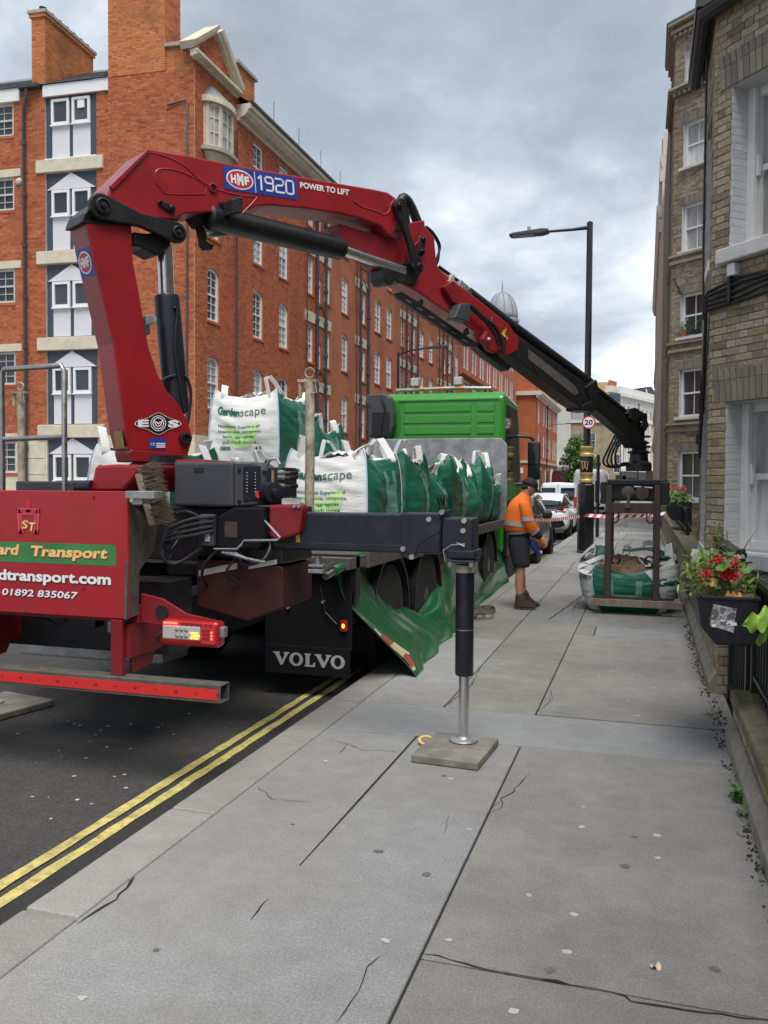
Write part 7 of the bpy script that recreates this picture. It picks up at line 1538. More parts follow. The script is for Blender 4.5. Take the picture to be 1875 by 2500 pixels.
# the bag on the pavement is turned: green side to the camera, white sides left and right
def ground_bag():
    cx, cy = -.185, 11.58; t = thing('bulk_bag', (cx, cy, 0), 'bulging bulk bag of brown soil standing open on the pavement in the clamp', 'bag')
    H = .60
    def surf(th, v, off=0.0):
        # rounded square that flares outward with height
        c, s = math.cos(th), math.sin(th); n = 4.2
        hw = .46+.17*math.sin(math.pi*min(1,v*1.0)**.8*.62)+.0; hd = .40+.12*math.sin(math.pi*min(1,v)**.8*.7)
        rr_ = (abs(c)**n+abs(s)**n)**(-1/n); x, y = hw*c*rr_, hd*s*rr_
        w_ = .024*noise.noise(Vector((x*2.2,y*2.2,v*2+5)))+.012*noise.noise(Vector((x*2,y*2,v*17)))+.006*noise.noise(Vector((x*9,y*9,v*7)))
        l = math.hypot(x,y); k = (l+w_+off)/l
        z = H*v-(.07*abs(math.cos(2*th)) if 0 else 0)*v; z += v*v*(-.09*max(0,-s)**3+.06*abs(math.sin(2*th))**2)
        return Vector((cx+x*k, cy+y*k, max(.004,z)))
    q = math.pi/4; qa_, qb_ = R(-126), R(-50)
    for a0, a1, nm, m in ((qa_,qb_,'green_panel','bagg'),(qb_,-qb_,'white_panel','bagw'),(-qb_,-qa_,'green_panel','bagg'),(-qa_,2*math.pi+qa_,'white_panel','bagw')):
        MB().grid(lambda a, b: surf((lambda s0, s1: s0+(s1-s0)*a)(*(q_-R(22)*b**1.5*(abs(q_-qb_) < 1e-6) for q_ in (a0, a1))), b), 30, 30).build(nm, M[m], t, smooth='all')
    for a in (qa_,qb_,-qb_,-qa_): MB().tube([surf(a-R(22)*(j/14)**1.5*(a == qb_), j/14, .004) for j in range(15)], .009, 5).build('seam', M['seamblue'] if a < 0 else M['bagw'], t, smooth='all')
    # pale U print, lettering on the white sides
    mb = MB()
    for u0, u1, v0, v1 in ((-1.95,-1.83,.30,.78),(-1.42,-1.30,.30,.78),(-1.83,-1.42,.30,.42)): mb.grid(lambda a, b: surf(u0+(u1-u0)*a, v0+(v1-v0)*b, .005), 8, 8)
    mb.build('printed_band', M['bagpale'], t, smooth='all')
    mb = MB(); fn = lambda x, y: surf(x, y, .006)
    text_on(mb, 'Garden', fn, -1.06, -.30, .60, .76, bold=.045); mb.build('bag_lettering', M['bagtext'], t)
    for i, s in enumerate(('Nationwide Suppliers','bespoke soils,','barks, aggregates','and much more...')): mb = MB(); text_on(mb, s, fn, -.88+.03*i, -.05, .46-.09*i, .515-.09*i, bold=.03); mb.build('bag_lettering', M['bagtext2'], t)
    for s, a_, b_, v_, h_ in (('scape',-2.75,-2.30,.62,.13),('Suppliers of',-2.8,-2.32,.38,.05),('composts,',-2.75,-2.35,.30,.05)): mb = MB(); text_on(mb, s, fn, a_, b_, v_, v_+h_, bold=.01); mb.build('bag_lettering', M['bagtext2'], t)
    mb = MB(); text_on(mb, 'through our sources', lambda x, y: surf(x, y, .006), -1.62, -1.36, .075, .095, bold=.02); mb.build('bag_lettering', M['bagpale'], t)
    # soil heap
    def soil(a, b):
        th = a*2*math.pi; e = surf(th, 1); rad = b; x = cx+(e.x-cx)*rad*.985; y = cy+(e.y-cy)*rad*.985
        z = e.z*rad**3+(.60+.0)*(1-rad**3)+.09*(1-rad**2)*math.cos(2.2*(x-cx))-.03*rad**2; z += (.030*noise.noise(Vector((x*9,y*9,3)))+.016*noise.noise(Vector((x*26,y*26,1))))*(1-rad**6); return Vector((x,y,z-.012))
    MB().grid(soil, 70, 34).build('soil_fill', M['soil'], t)
    cl = MB()
    for _ in range(160):
        p = soil(rr.random(), rr.random()**.5*.93); s = rr.uniform(.006,.022); cl.ball(p, s, s*rr.uniform(.6,1.2), s*.7, 6, 4)
    o = cl.build('soil_clods', M['soil'], t); o['kind'] = 'stuff'
    # folded corners and slack loops
    def loop(pts, wv, m='bagw', th=.004): MB().ribbon(bez(pts, 6), wv, th).build('lifting_loop', M[m], t, smooth=True)
    P = lambda u, v, y: oY(u, v, y)
    loop([P(1445,1400,11.1),P(1425,1395,11.1),P(1412,1385,11.15),P(1440,1372,11.2),P(1470,1360,11.3),P(1478,1365,11.3)], (.0,.10,.05)); loop([P(1418,1360,11.9),P(1430,1348,11.8),P(1448,1333,11.7),P(1452,1338,11.7),P(1430,1356,11.7)], (.02,.10,.06)); loop([P(1462,1372,11.15),P(1450,1390,11.1),P(1440,1400,11.1)], (.06,.08,.0))
    loop([P(1572,1375,11.3),P(1560,1362,11.3),P(1563,1356,11.3),P(1580,1362,11.25),P(1592,1368,11.2),P(1590,1378,11.2),P(1575,1380,11.2)], (0,.06,.035)); loop([P(1572,1340,11.9),P(1570,1330,11.9),P(1585,1325,11.9),P(1605,1333,11.9),P(1620,1340,11.9),P(1640,1352,11.7),P(1650,1362,11.5)], (0,.05,.06)); loop([P(1522,1350,11.9),P(1525,1334,11.9),P(1540,1338,11.9),P(1536,1350,11.9)], (0,.05,.03))
    def flap(a, b, c, d, m, nm='bag_flap'):
        f_ = quadfn(a, b, c, d); MB().grid(lambda x, y: f_(x, y)+Vector((0,-.03*math.sin(3.1*x)*y,.02*noise.noise(Vector((x*4,y*4,a.x*9))))), 8, 6).build(nm, M[m], t, smooth='all', solid=.004)
    flap(P(1452,1362,11.7),P(1500,1358,11.8),P(1498,1334,11.9),P(1456,1332,11.9),'bagg'); flap(P(1600,1362,11.85),P(1650,1368,11.8),P(1652,1338,12),P(1615,1334,12.05),'bagg'); flap(P(1622,1358,11.7),P(1645,1365,11.6),P(1640,1325,11.8),P(1625,1330,11.9),'bagw'); flap(P(1470,1405,11.08),P(1500,1390,11.2),P(1490,1365,11.4),P(1462,1372,11.3),'bagw')
    flap(P(1520,1345,12.1),P(1610,1345,12.1),P(1608,1336,12.2),P(1520,1340,12.2),'bagg'); flap(P(1590,1400,11.1),P(1650,1385,11.2),P(1645,1362,11.45),P(1600,1378,11.3),'bagw')
    return t
ground_bag()
# ------------------------------------------------------------------ tarpaulin rolled down along the side
def tarp():
    t = thing('tarpaulin', (-2.2, 8, .9), 'green tarpaulin hanging in folds from the lorry side down to the pavement', 'tarpaulin')
    C = [[(825,1402,-2.27),(850,1470,-2.22),(911,1545,-2.08),(980,1610,-1.92),(1018,1654,-1.79)],
         [(848,1380,-2.28),(880,1445,-2.22),(945,1528,-2.10),(1002,1585,-1.96),(1026,1646,-1.81)],
         [(874,1360,-2.29),(906,1430,-2.26),(962,1500,-2.17),(1030,1555,-2.02),(1042,1630,-1.86)],
         [(906,1370,-2.30),(929,1462,-2.31),(1000,1490,-2.20),(1062,1545,-2.03),(1074,1593,-1.91)],
         [(990,1482,-2.31),(1022,1497,-2.22),(1048,1502,-2.12),(1086,1530,-2.02),(1098,1560,-1.94)],
         [(1050,1420,-2.31),(1066,1436,-2.22),(1080,1470,-2.10),(1100,1518,-2.00),(1110,1550,-1.95)],
         [(1088,1364,-2.31),(1094,1400,-2.24),(1102,1450,-2.14),(1112,1505,-2.05),(1120,1545,-1.97)],
         [(1118,1366,-2.31),(1122,1405,-2.27),(1128,1450,-2.22),(1134,1492,-2.10),(1138,1528,-2.02)],
         [(1160,1370,-2.31),(1162,1400,-2.25),(1165,1435,-2.24),(1168,1470,-2.16),(1170,1500,-2.08)],
         [(1200,1356,-2.31),(1202,1385,-2.28),(1203,1415,-2.22),(1205,1445,-2.20),(1207,1473,-2.12)],
         [(1238,1338,-2.31),(1240,1365,-2.27),(1240,1392,-2.26),(1241,1420,-2.20),(1242,1446,-2.14)]]
    G = [[oX(*p) for p in c] for c in C]
    for c in G:
        if c[-1].z < .006: c[-1].z = .006
    def S(a, b, off=0.0):
        fa = a*(len(G)-1); i = min(int(fa), len(G)-2); ta = fa-i; fb = b*4; j = min(int(fb), 3); tb = fb-j
        def cr(p0,p1,p2,p3,t): return .5*((2*p1)+(p2-p0)*t+(2*p0-5*p1+4*p2-p3)*t*t+(3*p1-p0-3*p2+p3)*t**3)
        rows = []
        for ii in (i-1,i,i+1,i+2):
            c = G[min(max(ii,0),len(G)-1)]; rows.append(cr(c[max(j-1,0)],c[j],c[j+1],c[min(j+2,4)],tb))
        p = cr(*rows, ta); p = p+Vector((.035*noise.noise(Vector((a*14,b*3,2)))+.007*noise.noise(Vector((a*25,b*5,7)))+.010*math.sin(a*42+b*3)*b+off, 0, 0))
        p.z = max(p.z, .005); return p
    MB().grid(S, 110, 44).build('sheet', M['tarp'], t, smooth='all', solid=.004)
    e1 = oX(795,1408,-2.24); e2 = oX(886,1352,-2.24); d = (e2-e1)*1.0
    MB().tube([e1, e1+d*.22], .026, 10).build('roll_pole', M['steel'], t, smooth=True); MB().tube([e1+d*.05, e1+d*.3], .017, 10).build('pole_core', M['black'], t); MB().tube([e1+d*.2, e2], .040, 10).build('rolled_edge', M['tarp'], t, smooth=True)
    # fragments of printed letters near the hanging end
    def frag(nm, m, poly, off): MB().add([S(a, b, off) for a, b in poly], [tuple(range(len(poly)))]).build(nm, M[m], t)
    def band(nm, m, a0, a1, b0, b1, off, w=lambda x: 0):
        MB().grid(lambda x, y: S(a0+(a1-a0)*x+w(y), b0+(b1-b0)*y, off), 5, 10).build(nm, M[m], t, smooth='all')
    cm = mat('cream_print', (.50,.42,.27), .5); M['creampr'] = cm; M['redpr'] = mat('dull_red_print', (.30,.05,.04), .5)
    band('printed_letter', 'redpr', .006,.055,.54,.66,.009); band('printed_letter', 'creampr', .006,.06,.62,.76,.011, lambda y: .012*y); band('printed_letter', 'redpr', .012,.06,.735,.86,.013); band('printed_letter', 'creampr', .004,.05,.83,.90,.012); band('printed_letter','creampr',.006,.03,.47,.53,.010)
    return t
tarp()
sp_ = thing('ratchet_strap', (-2.0, 10.4, 0), 'coiled dirty webbing strap with ratchet lying on the pavement by the tarpaulin', 'strap')
c0 = oZ(1165,1500,.02)
for k in range(5): MB().ribbon([c0+Vector(((.10+.012*k)*math.cos(t*.5+k)+.10*(k%2), (.16+.02*k)*math.sin(t*.5+k)-.1*(k//2), .02+.012*k+.03*abs(math.sin(t*.5)))) for t in range(14)], (0,0,.045), .003).build('webbing', M['strap'], sp_, smooth=True)
MB().box(c0.x-.05,c0.x+.03,c0.y-.25,c0.y-.12,.01,.07).build('ratchet', M['galv'], sp_, bevel=.01)
# ------------------------------------------------------------------ broom head wedged beside the panel
br = thing('broom_head', (-2.68, 4.3, 1.5), 'worn broom head with brown bristles wedged in the tray beside the red panel', 'broom')
bw0, bw1 = oY(343,1156,4.35), oY(378,1282,4.35); ud = (bw1-bw0).normalized()
MB().bar(bw0, bw1, .05, .06, (0,1,0)).build('wood_block', M['wood'], br, bevel=.008)
mb = MB(); sx_ = Vector((-ud.z,0,ud.x)); sx_ = sx_ if sx_.x > 0 else -sx_
for i in range(1500):
    t = rr.random(); p = bw0.lerp(bw1, -.12+1.06*t)+Vector((0,rr.uniform(-.03,.035),0)); l = rr.uniform(.10,.145); d = (sx_+ud*rr.gauss(.05,.13)+Vector((0,rr.gauss(0,.14),-.05))).normalized(); w2 = .0022; s_ = d.cross(Vector((0,1,0))).normalized()*w2
    mb.add([p-s_,p+s_,p+d*l*.6+s_+Vector((0,0,-.004)),p+d*l*.6-s_+Vector((0,0,-.004)),p+d*l+Vector((0,0,-.012))], [(0,1,2,3),(3,2,4)], rr.random())
o = mb.build('bristles', M['bristle'], br); o['kind'] = 'stuff'
MB().obox((bw0+bw1)/2+sx_*.065, ud*(bw1-bw0).length*.50, sx_*.03, Vector((0,.016,0))).build('bristle_core', M['bristle'], br, bevel=.015)
# ------------------------------------------------------------------ worker
def worker():
    ox, oy = -1.53, 11.16; f = Vector((.955,.297,0)); l = Vector((-.297,.955,0)); up = Vector((0,0,1))
    t = thing('person', (ox, oy, 0), 'worker in orange hi-vis jacket, black cap, dark shorts and boots beside the lorry', 'person')
    P = lambda a, b, z: Vector((ox,oy,0))+f*a+l*b+up*z
    # one continuous body grown from a skeleton: head, torso, arms with fingers, legs
    V, E, RR = [], [], []
    def add(p, r, par=None):
        V.append(P(*p)); RR.append(r); i = len(V)-1
        if par is not None: E.append((par, i))
        return i
    pel = add((-.03,0,.93), .105); ab = add((-.03,0,1.12), .115, pel); ch = add((-.02,0,1.28), .115, ab); ne = add((.035,0,1.455), .06, ch); hd = add((.085,0,1.56), .085, ne); ht = add((.095,0,1.63), .08, hd)
    for s in (-1, 1):
        sh = add((.0,.19*s,1.345), .045, ch); el = add((.055 if s < 0 else .10,.235*s,1.10), .04, sh); wr = add((.20,.19*s,.945), .024, el); pm = add((.25,.175*s,.885), .022, wr)
        for k, (da, db, dz, ln) in enumerate(((.025,-.03,-.05,.9),(.012,-.012,-.065,1),(.0,.008,-.062,1),(-.012,.026,-.055,.85))):
            q = add((.255+da*1.2,.175*s+db,.885+dz*.75), .007, pm); add((.255+da*1.4-.01,.175*s+db,.885+dz*1.2), .006, q)
        th_ = add((.28,.165*s-.02*s,.885), .008, pm); add((.295,.16*s-.02*s,.86), .006, th_)
        hp = add((-.03,.10*s,.88), .085, pel); kn = add((-.025+(.03 if s > 0 else 0),.115*s,.50), .064, hp); cf = add((-.045+(.07 if s > 0 else 0),.115*s,.36), .062, kn); an = add((-.03+(.09 if s > 0 else 0),.12*s,.10), .038, cf); add((.07+(.09 if s > 0 else 0),.125*s,.05), .035, an)
    me = bpy.data.meshes.new('body'); me.from_pydata([tuple(v-Vector((ox,oy,0))) for v in V], E, []); o = bpy.data.objects.new('body', me); COL.objects.link(o); o.parent = t; me.materials.append(M['skin'])
    sk = o.modifiers.new('skin','SKIN'); sk.use_smooth_shade = True
    for i, d in enumerate(me.skin_vertices[0].data): d.radius = (RR[i], RR[i]); d.use_root = (i == 0)
    md = o.modifiers.new('sub','SUBSURF'); md.levels = 2; md.render_levels = 2
    def loft(name, m, rings, n=20, par=None, wr=0.0, cap=True):      # ring: centre (a,b,z), half depth, half width, tilt of the ring normal toward f, optional
        mb = MB(); rs = []
        for c, ra, rb, tilt in rings:
            ax = (f*math.cos(tilt)-up*math.sin(tilt)); rs.append([P(*c)+ax*ra*math.cos(2*math.pi*k/n)+l*rb*math.sin(2*math.pi*k/n) for k in range(n)])
        if wr:
            rs = [[p+(p-sum(q, Vector())/n).normalized()*wr*(noise.noise(p*13)+.7*noise.noise(p*29)) for p in q] for q in rs]
        return mb.rings(rs, cap=cap).build(name, M[m], par or t, smooth='all', sub=1)
    # head details
    hh = P(.09,0,1.575); fwd = (f*.93-up*.37).normalized(); hup = (up*.93+f*.37).normalized()
    hb = MB(); hb.ball((0,0,0), .098,.077,.118, 18, 12); vs = []
    for v in hb.v:
        a, b, c = v; jaw = max(0,-c)/.118; a2 = a*(1-.12*jaw)+.012*jaw; b2 = b*(1-.28*jaw); vs.append(hh+fwd*a2+l*b2+hup*c)
    hb.v = [tuple(v) for v in vs]; hb.build('head', M['skin'], t, smooth='all')
    MB().prism([hh+fwd*.092+hup*.018, hh+fwd*.122-hup*.022, hh+fwd*.094-hup*.032], l*.0).build('nose', M['skin'], t) if 0 else None
    MB().rings([[hh+fwd*(.088+q[0])+l*q[1]*.016*s_+hup*q[2] for s_ in (-1,0,1)] for q in ((.0,.6,.02),(.022,1.0,-.012),(.026,1.1,-.022),(.0,1.1,-.033))], closed=False).build('nose', M['skin'], t, smooth='all', solid=.006)
    for s in (-1,1):
        MB().ball(hh+fwd*.082+l*.032*s+hup*.012, .009,.012,.006,8,6).build('eye', M['hair'], t); MB().ball(hh-fwd*.008+l*.077*s-hup*.012, .020,.010,.030,10,7).build('ear', M['skin'], t, smooth='all')
        MB().bar(hh+fwd*.090+l*.018*s+hup*.03, hh+fwd*.078+l*.052*s+hup*.03, .008,.006).build('eyebrow', M['hair'], t)
    MB().ball(hh+fwd*.092-hup*.055, .008,.024,.006,8,6).build('mouth', mat('lips', (.42,.15,.11), .5), t)
    MB().ball(hh-fwd*.022+hup*.004, .086,.079,.075, 16, 10).build('hair', M['hair'], t, smooth='all')
    cp_ = MB(); n = 20; rs = []
    for q in range(8):
        a = q/7*math.pi/2; rs.append([hh+hup*(.030+.105*math.sin(a))+fwd*(-.004+.112*math.cos(2*math.pi*k/n)*math.cos(a*.97))+l*.092*math.sin(2*math.pi*k/n)*math.cos(a*.97) for k in range(n)])
    cpo = cp_.rings(rs).build('cap', M['capc'], t, smooth='all')
    MB().grid(lambda a, b: hh+hup*(.034-.03*b-.02*(2*a-1)**2)+l*(.078*(2*a-1)*(1-.15*b))+fwd*(.082*math.sqrt(max(0,1-.6*(2*a-1)**2))+.105*b*math.sqrt(max(0.02,1-.7*(2*a-1)**2))), 12, 6).build('cap_brim', M['capc'], cpo, smooth='all', solid=.005)
    # jacket, bands, sleeves
    jr = [((-.035,0,.985),.150,.205,.05),((-.045,0,1.02),.185,.225,.05),((-.04,0,1.10),.190,.228,.06),((-.03,0,1.20),.182,.222,.10),((-.025,0,1.29),.172,.222,.16),((-.01,0,1.37),.142,.205,.25),((.012,0,1.43),.100,.130,.35),((.035,0,1.455),.078,.085,.42),((.055,0,1.50),.082,.080,.45)]
    jk = loft('jacket', 'orange', jr, 24, wr=.010)
    loft('reflective_band', 'refl', [((-.041,0,1.075),.196,.236,.1),((-.039,0,1.13),.196,.235,.1)], 24, jk, .008, False)
    for s in (-1,1):
        sl = loft('sleeve', 'orange', [((-.0,.16*s,1.41),.05,.045,.2),((.0,.205*s,1.385),.082,.065,.2),((.018,.232*s,1.28),.084,.066,.1),((.045,.245*s,1.16),.080,.064,-.1),((.085,.242*s,1.08),.078,.062,-.5),((.13,.225*s,1.02),.070,.058,-.75),((.155,.212*s,.995),.064,.054,-.8)], 16, jk, .009)
        loft('sleeve_band', 'refl', [((.030,.242*s,1.205),.086,.069,.05),((.042,.246*s,1.155),.085,.068,-.05)], 16, sl, .006, False); loft('cuff_band', 'refl', [((.122,.228*s,1.03),.073,.061,-.75),((.15,.214*s,1.0),.068,.057,-.8)], 16, sl, .003, False)
        loft('under_sleeve', 'sleeve', [((.145,.214*s,1.005),.054,.047,-.75),((.19,.195*s,.955),.046,.042,-.8),((.218,.186*s,.925),.040,.038,-.8)], 14, t, .003)
        # gloves: palm and five fingers
        gl = loft('glove', 'glove', [((.212,.187*s,.935),.034,.034,-.7),((.235,.18*s,.91),.036,.028,-.75),((.258,.176*s,.883),.042,.026,-.8),((.272,.174*s,.862),.036,.022,-.8)], 12, t, .001)
        fg = MB()
        for k, (da, db, ln) in enumerate(((.022,-.006,.058),(.008,0,.066),(-.008,.004,.062),(-.022,.008,.05))):
            b0 = P(.268+da*.7,.174*s+db,.862+da*.3); b1 = b0+f*.012-up*ln*.55+l*db; b2 = b1-f*.012-up*ln*.45; fg.tube([b0+up*.012,b0,b1,b2], [.011,.0115,.0105,.007], 8)
        b0 = P(.262,.160*s,.885); fg.tube([b0,b0+f*.03-up*.015,b0+f*.042-up*.042], [.013,.0115,.008], 8); fg.build('glove_fingers', M['glove'], gl, smooth='all')
        sh_ = .05 if s > 0 else 0
        loft('shorts_leg', 'shorts', [((-.03,.085*s,.97),.140,.115,0),((-.035,.098*s,.86),.142,.112,0),((-.03+sh_*.3,.11*s,.72),.125,.106,0),((-.02+sh_*.6,.115*s,.60),.115,.10,0),((-.015+sh_,.117*s,.535),.112,.098,0)], 18, t, .008)
        bx = .09 if s > 0 else 0
        loft('sock', 'hair', [((-.035+bx,.12*s,.235),.050,.045,0),((-.03+bx,.12*s,.19),.050,.045,0),((-.028+bx,.12*s,.12),.052,.046,0)], 12, t)
        bt = loft('boot', 'boot', [((-.03+bx,.122*s,.215),.062,.052,.1),((-.025+bx,.122*s,.16),.066,.052,0),((-.015+bx,.123*s,.105),.082,.05,0),((.02+bx,.125*s,.07),.125,.052,0),((.045+bx,.126*s,.03),.152,.054,0),((.045+bx,.126*s,.022),.150,.053,0)], 18, t, .004)
        loft('boot_sole', 'sole', [((.045+bx,.126*s,.026),.158,.058,0),((.045+bx,.126*s,.0),.155,.056,0)], 18, bt)
        lc_ = MB()
        for q in range(4): z = .10+.026*q; x = .072-.022*q; lc_.tube([P(x+bx,.105*s,z),P(x+bx+.012,.123*s,z+.008),P(x+bx,.142*s,z)], .004, 5)
        lc_.build('boot_laces', M['rubber'], bt)
    loft('shirt_hem', 'sleeve', [((-.035,0,.93),.156,.203,0),((-.035,0,1.03),.158,.206,0)], 22, t, .003)
    loft('belt', 'refl', [((-.033,0,.985),.158,.205,-.12),((-.033,0,1.015),.160,.208,-.12)], 22, t, .002, False); loft('shorts_waist', 'shorts', [((-.03,0,.90),.150,.195,0),((-.032,0,1.0),.148,.196,-.05)], 22, t, .006)
    MB().box(*(lambda p: (p.x-.02,p.x+.02,p.y-.03,p.y+.03,.74,.90))(P(.10,-.12,.8))).build('pocket_strap', M['strap'], t)
    k_ = thing('blue_tool', tuple(P(.16,-.14,.80)), 'blue plastic spray tool held in the worker\'s gloved hand', 'tool')
    MB().rings([[P(.13+dx+ra*math.cos(2*math.pi*k/10),-.14+rb*math.sin(2*math.pi*k/10),z) for k in range(10)] for z, ra, rb, dx in ((.90,.03,.025,-.02),(.86,.045,.04,-.01),(.80,.05,.045,.02),(.74,.04,.035,.06),(.72,.02,.02,.08))]).build('tool_body', M['bluegl'], k_, smooth='all'); MB().ball(P(.225,-.15,.745),.022,.016,.02).build('nozzle', M['white'], k_)
worker()
# ------------------------------------------------------------------ vehicles along the kerb
def car(name, label, cx, yf, sgn, st, roof, cpaint, W_=1.82, wb=(.85,3.45), cat='car', group='vehicles parked along the near kerb', glassz=None, wr=.33):
    """st: (distance from tail, z sill, z belt, half width); roof: (distance, z, half width) from tail to nose; sgn +1 drives away"""
    t = thing(name, (cx, yf, -.1), label, cat, group); Y = lambda d: yf+sgn*d; Z0 = -.1
    rs = []
    for d, zs, zb, hw in st:
        h = [(.0,zs),(hw*.72,zs),(hw*.95,zs+.08),(hw,zs+.30*(zb-zs)),(hw*.985,zs+.7*(zb-zs)),(hw*.93,zb-.01),(hw*.6,zb+.02),(0,zb+.03)]
        rs.append([Vector((cx+x,Y(d),Z0+z)) for x, z in h]+[Vector((cx-x,Y(d),Z0+z)) for x, z in h[-2:0:-1]])
    b = MB().rings(rs).build('body', cpaint, t, smooth=True, sub=1)
    rs = []
    for d, z, hw, zb, hb in roof: rs.append([Vector((cx+x,Y(d),Z0+q)) for x, q in ((hb,zb),(hb*.97,zb+.06),(hw*1.04,z-.07),(hw*.9,z-.012),(hw*.5,z),(0,z+.006),(-hw*.5,z),(-hw*.9,z-.012),(-hw*1.04,z-.07),(-hb*.97,zb+.06),(-hb,zb))])
    MB().rings(rs).build('cabin_glass', M['carglass'], t, smooth=True, sub=1)
    rs = [[Vector((cx+hw*1.03*q,Y(d),Z0+z-.012-.05*abs(q)**4+.012)) for q in (-1,-.8,-.4,0,.4,.8,1)] for d, z, hw, zb, hb in roof[1:-1]]
    MB().rings(rs, closed=False).build('roof_panel', cpaint, t, smooth='all', solid=.02, sub=1)
    for s in (-1,1):
        for d, z, hw, zb, hb in (): pass
        MB().tube([Vector((cx+s*hw*1.03,Y(d),Z0+z-.05)) for d, z, hw, zb, hb in roof[1:-1]], .03, 6).build('roof_rail', cpaint, t, smooth=True)
        for d in wb:
            x = cx+s*(W_/2-.01); tr_ = MB().lathe((x,Y(d),Z0+wr), [(wr*.6,-.2),(wr*.96,-.2),(wr,-.15),(wr,-.02),(wr*.9,0),(wr*.65,-.01)], 24, (s,0,0)).build('wheel', M['tyre'], t, smooth=True)
            MB().lathe((x,Y(d),Z0+wr), [(wr*.66,-.03),(wr*.6,-.01),(wr*.2,-.02),(.01,.0)], 16, (s,0,0)).build('rim', M['rim'], tr_)
            MB().tube([Vector((x+.004*s,Y(d)+(wr+.05)*math.cos(q*math.pi/10),Z0+wr+(wr+.05)*math.sin(q*math.pi/10))) for q in range(11)], .03, 6).build('wheel_arch', M['rubber'], t)
    return t, Y
W = M['carwhite']
hc, Y_ = car('parked_car', 'white hatchback with a split rear window, seen from behind beyond the tape', -3.10, 26.55, 1,
    [(0,.42,.80,.62),(.06,.34,.92,.80),(.25,.27,1.02,.89),(.9,.22,1.0,.91),(1.8,.2,.98,.91),(2.8,.2,.97,.91),(3.5,.2,.93,.90),(4.1,.22,.82,.85),(4.4,.28,.66,.7),(4.47,.35,.55,.5)],
    [(.10,1.04,.60,.98,.72),(.55,1.22,.60,1.0,.80),(1.2,1.40,.58,1.0,.82),(1.9,1.46,.59,.98,.83),(2.5,1.42,.60,.97,.83),(3.0,1.20,.64,.95,.82),(3.45,.98,.68,.93,.80)], W)
def on_tail(mb, nm, m, **k): return mb.build(nm, M[m], hc, **k)
yt = 26.55
on_tail(MB().prism([(-3.10-.72,yt+.02,.86),(-3.10+.72,yt+.02,.86),(-3.10+.76,yt+.06,.94),(-3.10-.76,yt+.06,.94)], (0,.02,0)), 'lower_rear_glass', 'carglass'); on_tail(MB().box(-3.10-.55,-3.10+.55,yt+.13,yt+.19,.955,.985), 'spoiler_bar', 'carglass')
for s in (-1,1): on_tail(MB().prism([(-3.10+s*.46,yt-.005,.79),(-3.10+s*.78,yt+.06,.80),(-3.10+s*.84,yt+.14,.90),(-3.10+s*.56,yt+.03,.885)], (0,.05,0)), 'tail_lamp', 'taillight', bevel=.01)
on_tail(MB().prism([(-3.10-.62,yt-.01,.30),(-3.10+.62,yt-.01,.30),(-3.10+.78,yt+.05,.36),(-3.10+.72,yt+.02,.52),(-3.10+.35,yt-.015,.50),(-3.10+.22,yt-.02,.38),(-3.10-.22,yt-.02,.38),(-3.10-.35,yt-.015,.50),(-3.10-.72,yt+.02,.52),(-3.10-.78,yt+.05,.36)], (0,.06,0)), 'bumper_insert', 'rubber', bevel=.01)
np_ = on_tail(MB().box(-3.10-.26,-3.10+.26,yt-.025,yt-.012,.44,.55), 'number_plate', 'plate'); on_tail(MB().cyl((-2.95,yt-.01,.73),(-2.95,yt+.02,.73),.035,n=12), 'round_sticker', 'bagtext'); on_tail(MB().box(-2.88,-2.70,yt-.004,yt+.02,.70,.745), 'maker_script', 'galv')
mb = MB(); text_on(mb, 'FTU', lambda x, y: Vector((x,yt-.0265,y)), -3.02, -2.86, .46, .53, bold=.03); mb.build('plate_lettering', M['inkblack'], np_)
for s in (-1,1): on_tail(MB().box(-3.10+s*.98-.07,-3.10+s*.98+.07,yt+2.95,yt+3.05,.87,1.0), 'wing_mirror', 'carwhite', bevel=.03)
gc, Y2 = car('parked_car', 'dark grey car facing the lorry, mostly hidden behind the worker', -2.96, 16.85, 1,
    [(0,.35,.58,.6),(.08,.25,.75,.8),(.3,.22,.86,.88),(.9,.2,.96,.91),(1.5,.2,1.0,.91),(3.2,.2,1.02,.91),(4.0,.25,1.0,.86),(4.2,.35,.8,.7)],
    [(1.1,1.02,.70,.98,.84),(1.6,1.28,.64,1.0,.85),(2.0,1.46,.60,1.0,.85),(2.9,1.52,.60,1.0,.84),(3.6,1.44,.60,1.0,.82),(4.05,1.1,.62,1.0,.76)], M['cargrey'], wb=(.92,3.45))
for s in (-1,1):
    MB().box(-2.96+s*.62-.15,-2.96+s*.62+.15,16.86,17.0,.50,.64).build('headlamp', M['litwhite'], gc, bevel=.04); MB().box(-2.96+s*1.0-.10,-2.96+s*1.0+.10,18.15,18.26,.90,1.06).build('wing_mirror', M['black'], gc, bevel=.04)
MB().box(-2.96-.26,-2.96+.26,16.80,16.83,.22,.33).build('number_plate', M['platew'], gc); MB().box(-2.96-.5,-2.96+.5,16.835,16.86,.35,.47).build('grille', M['black'], gc, bevel=.02)
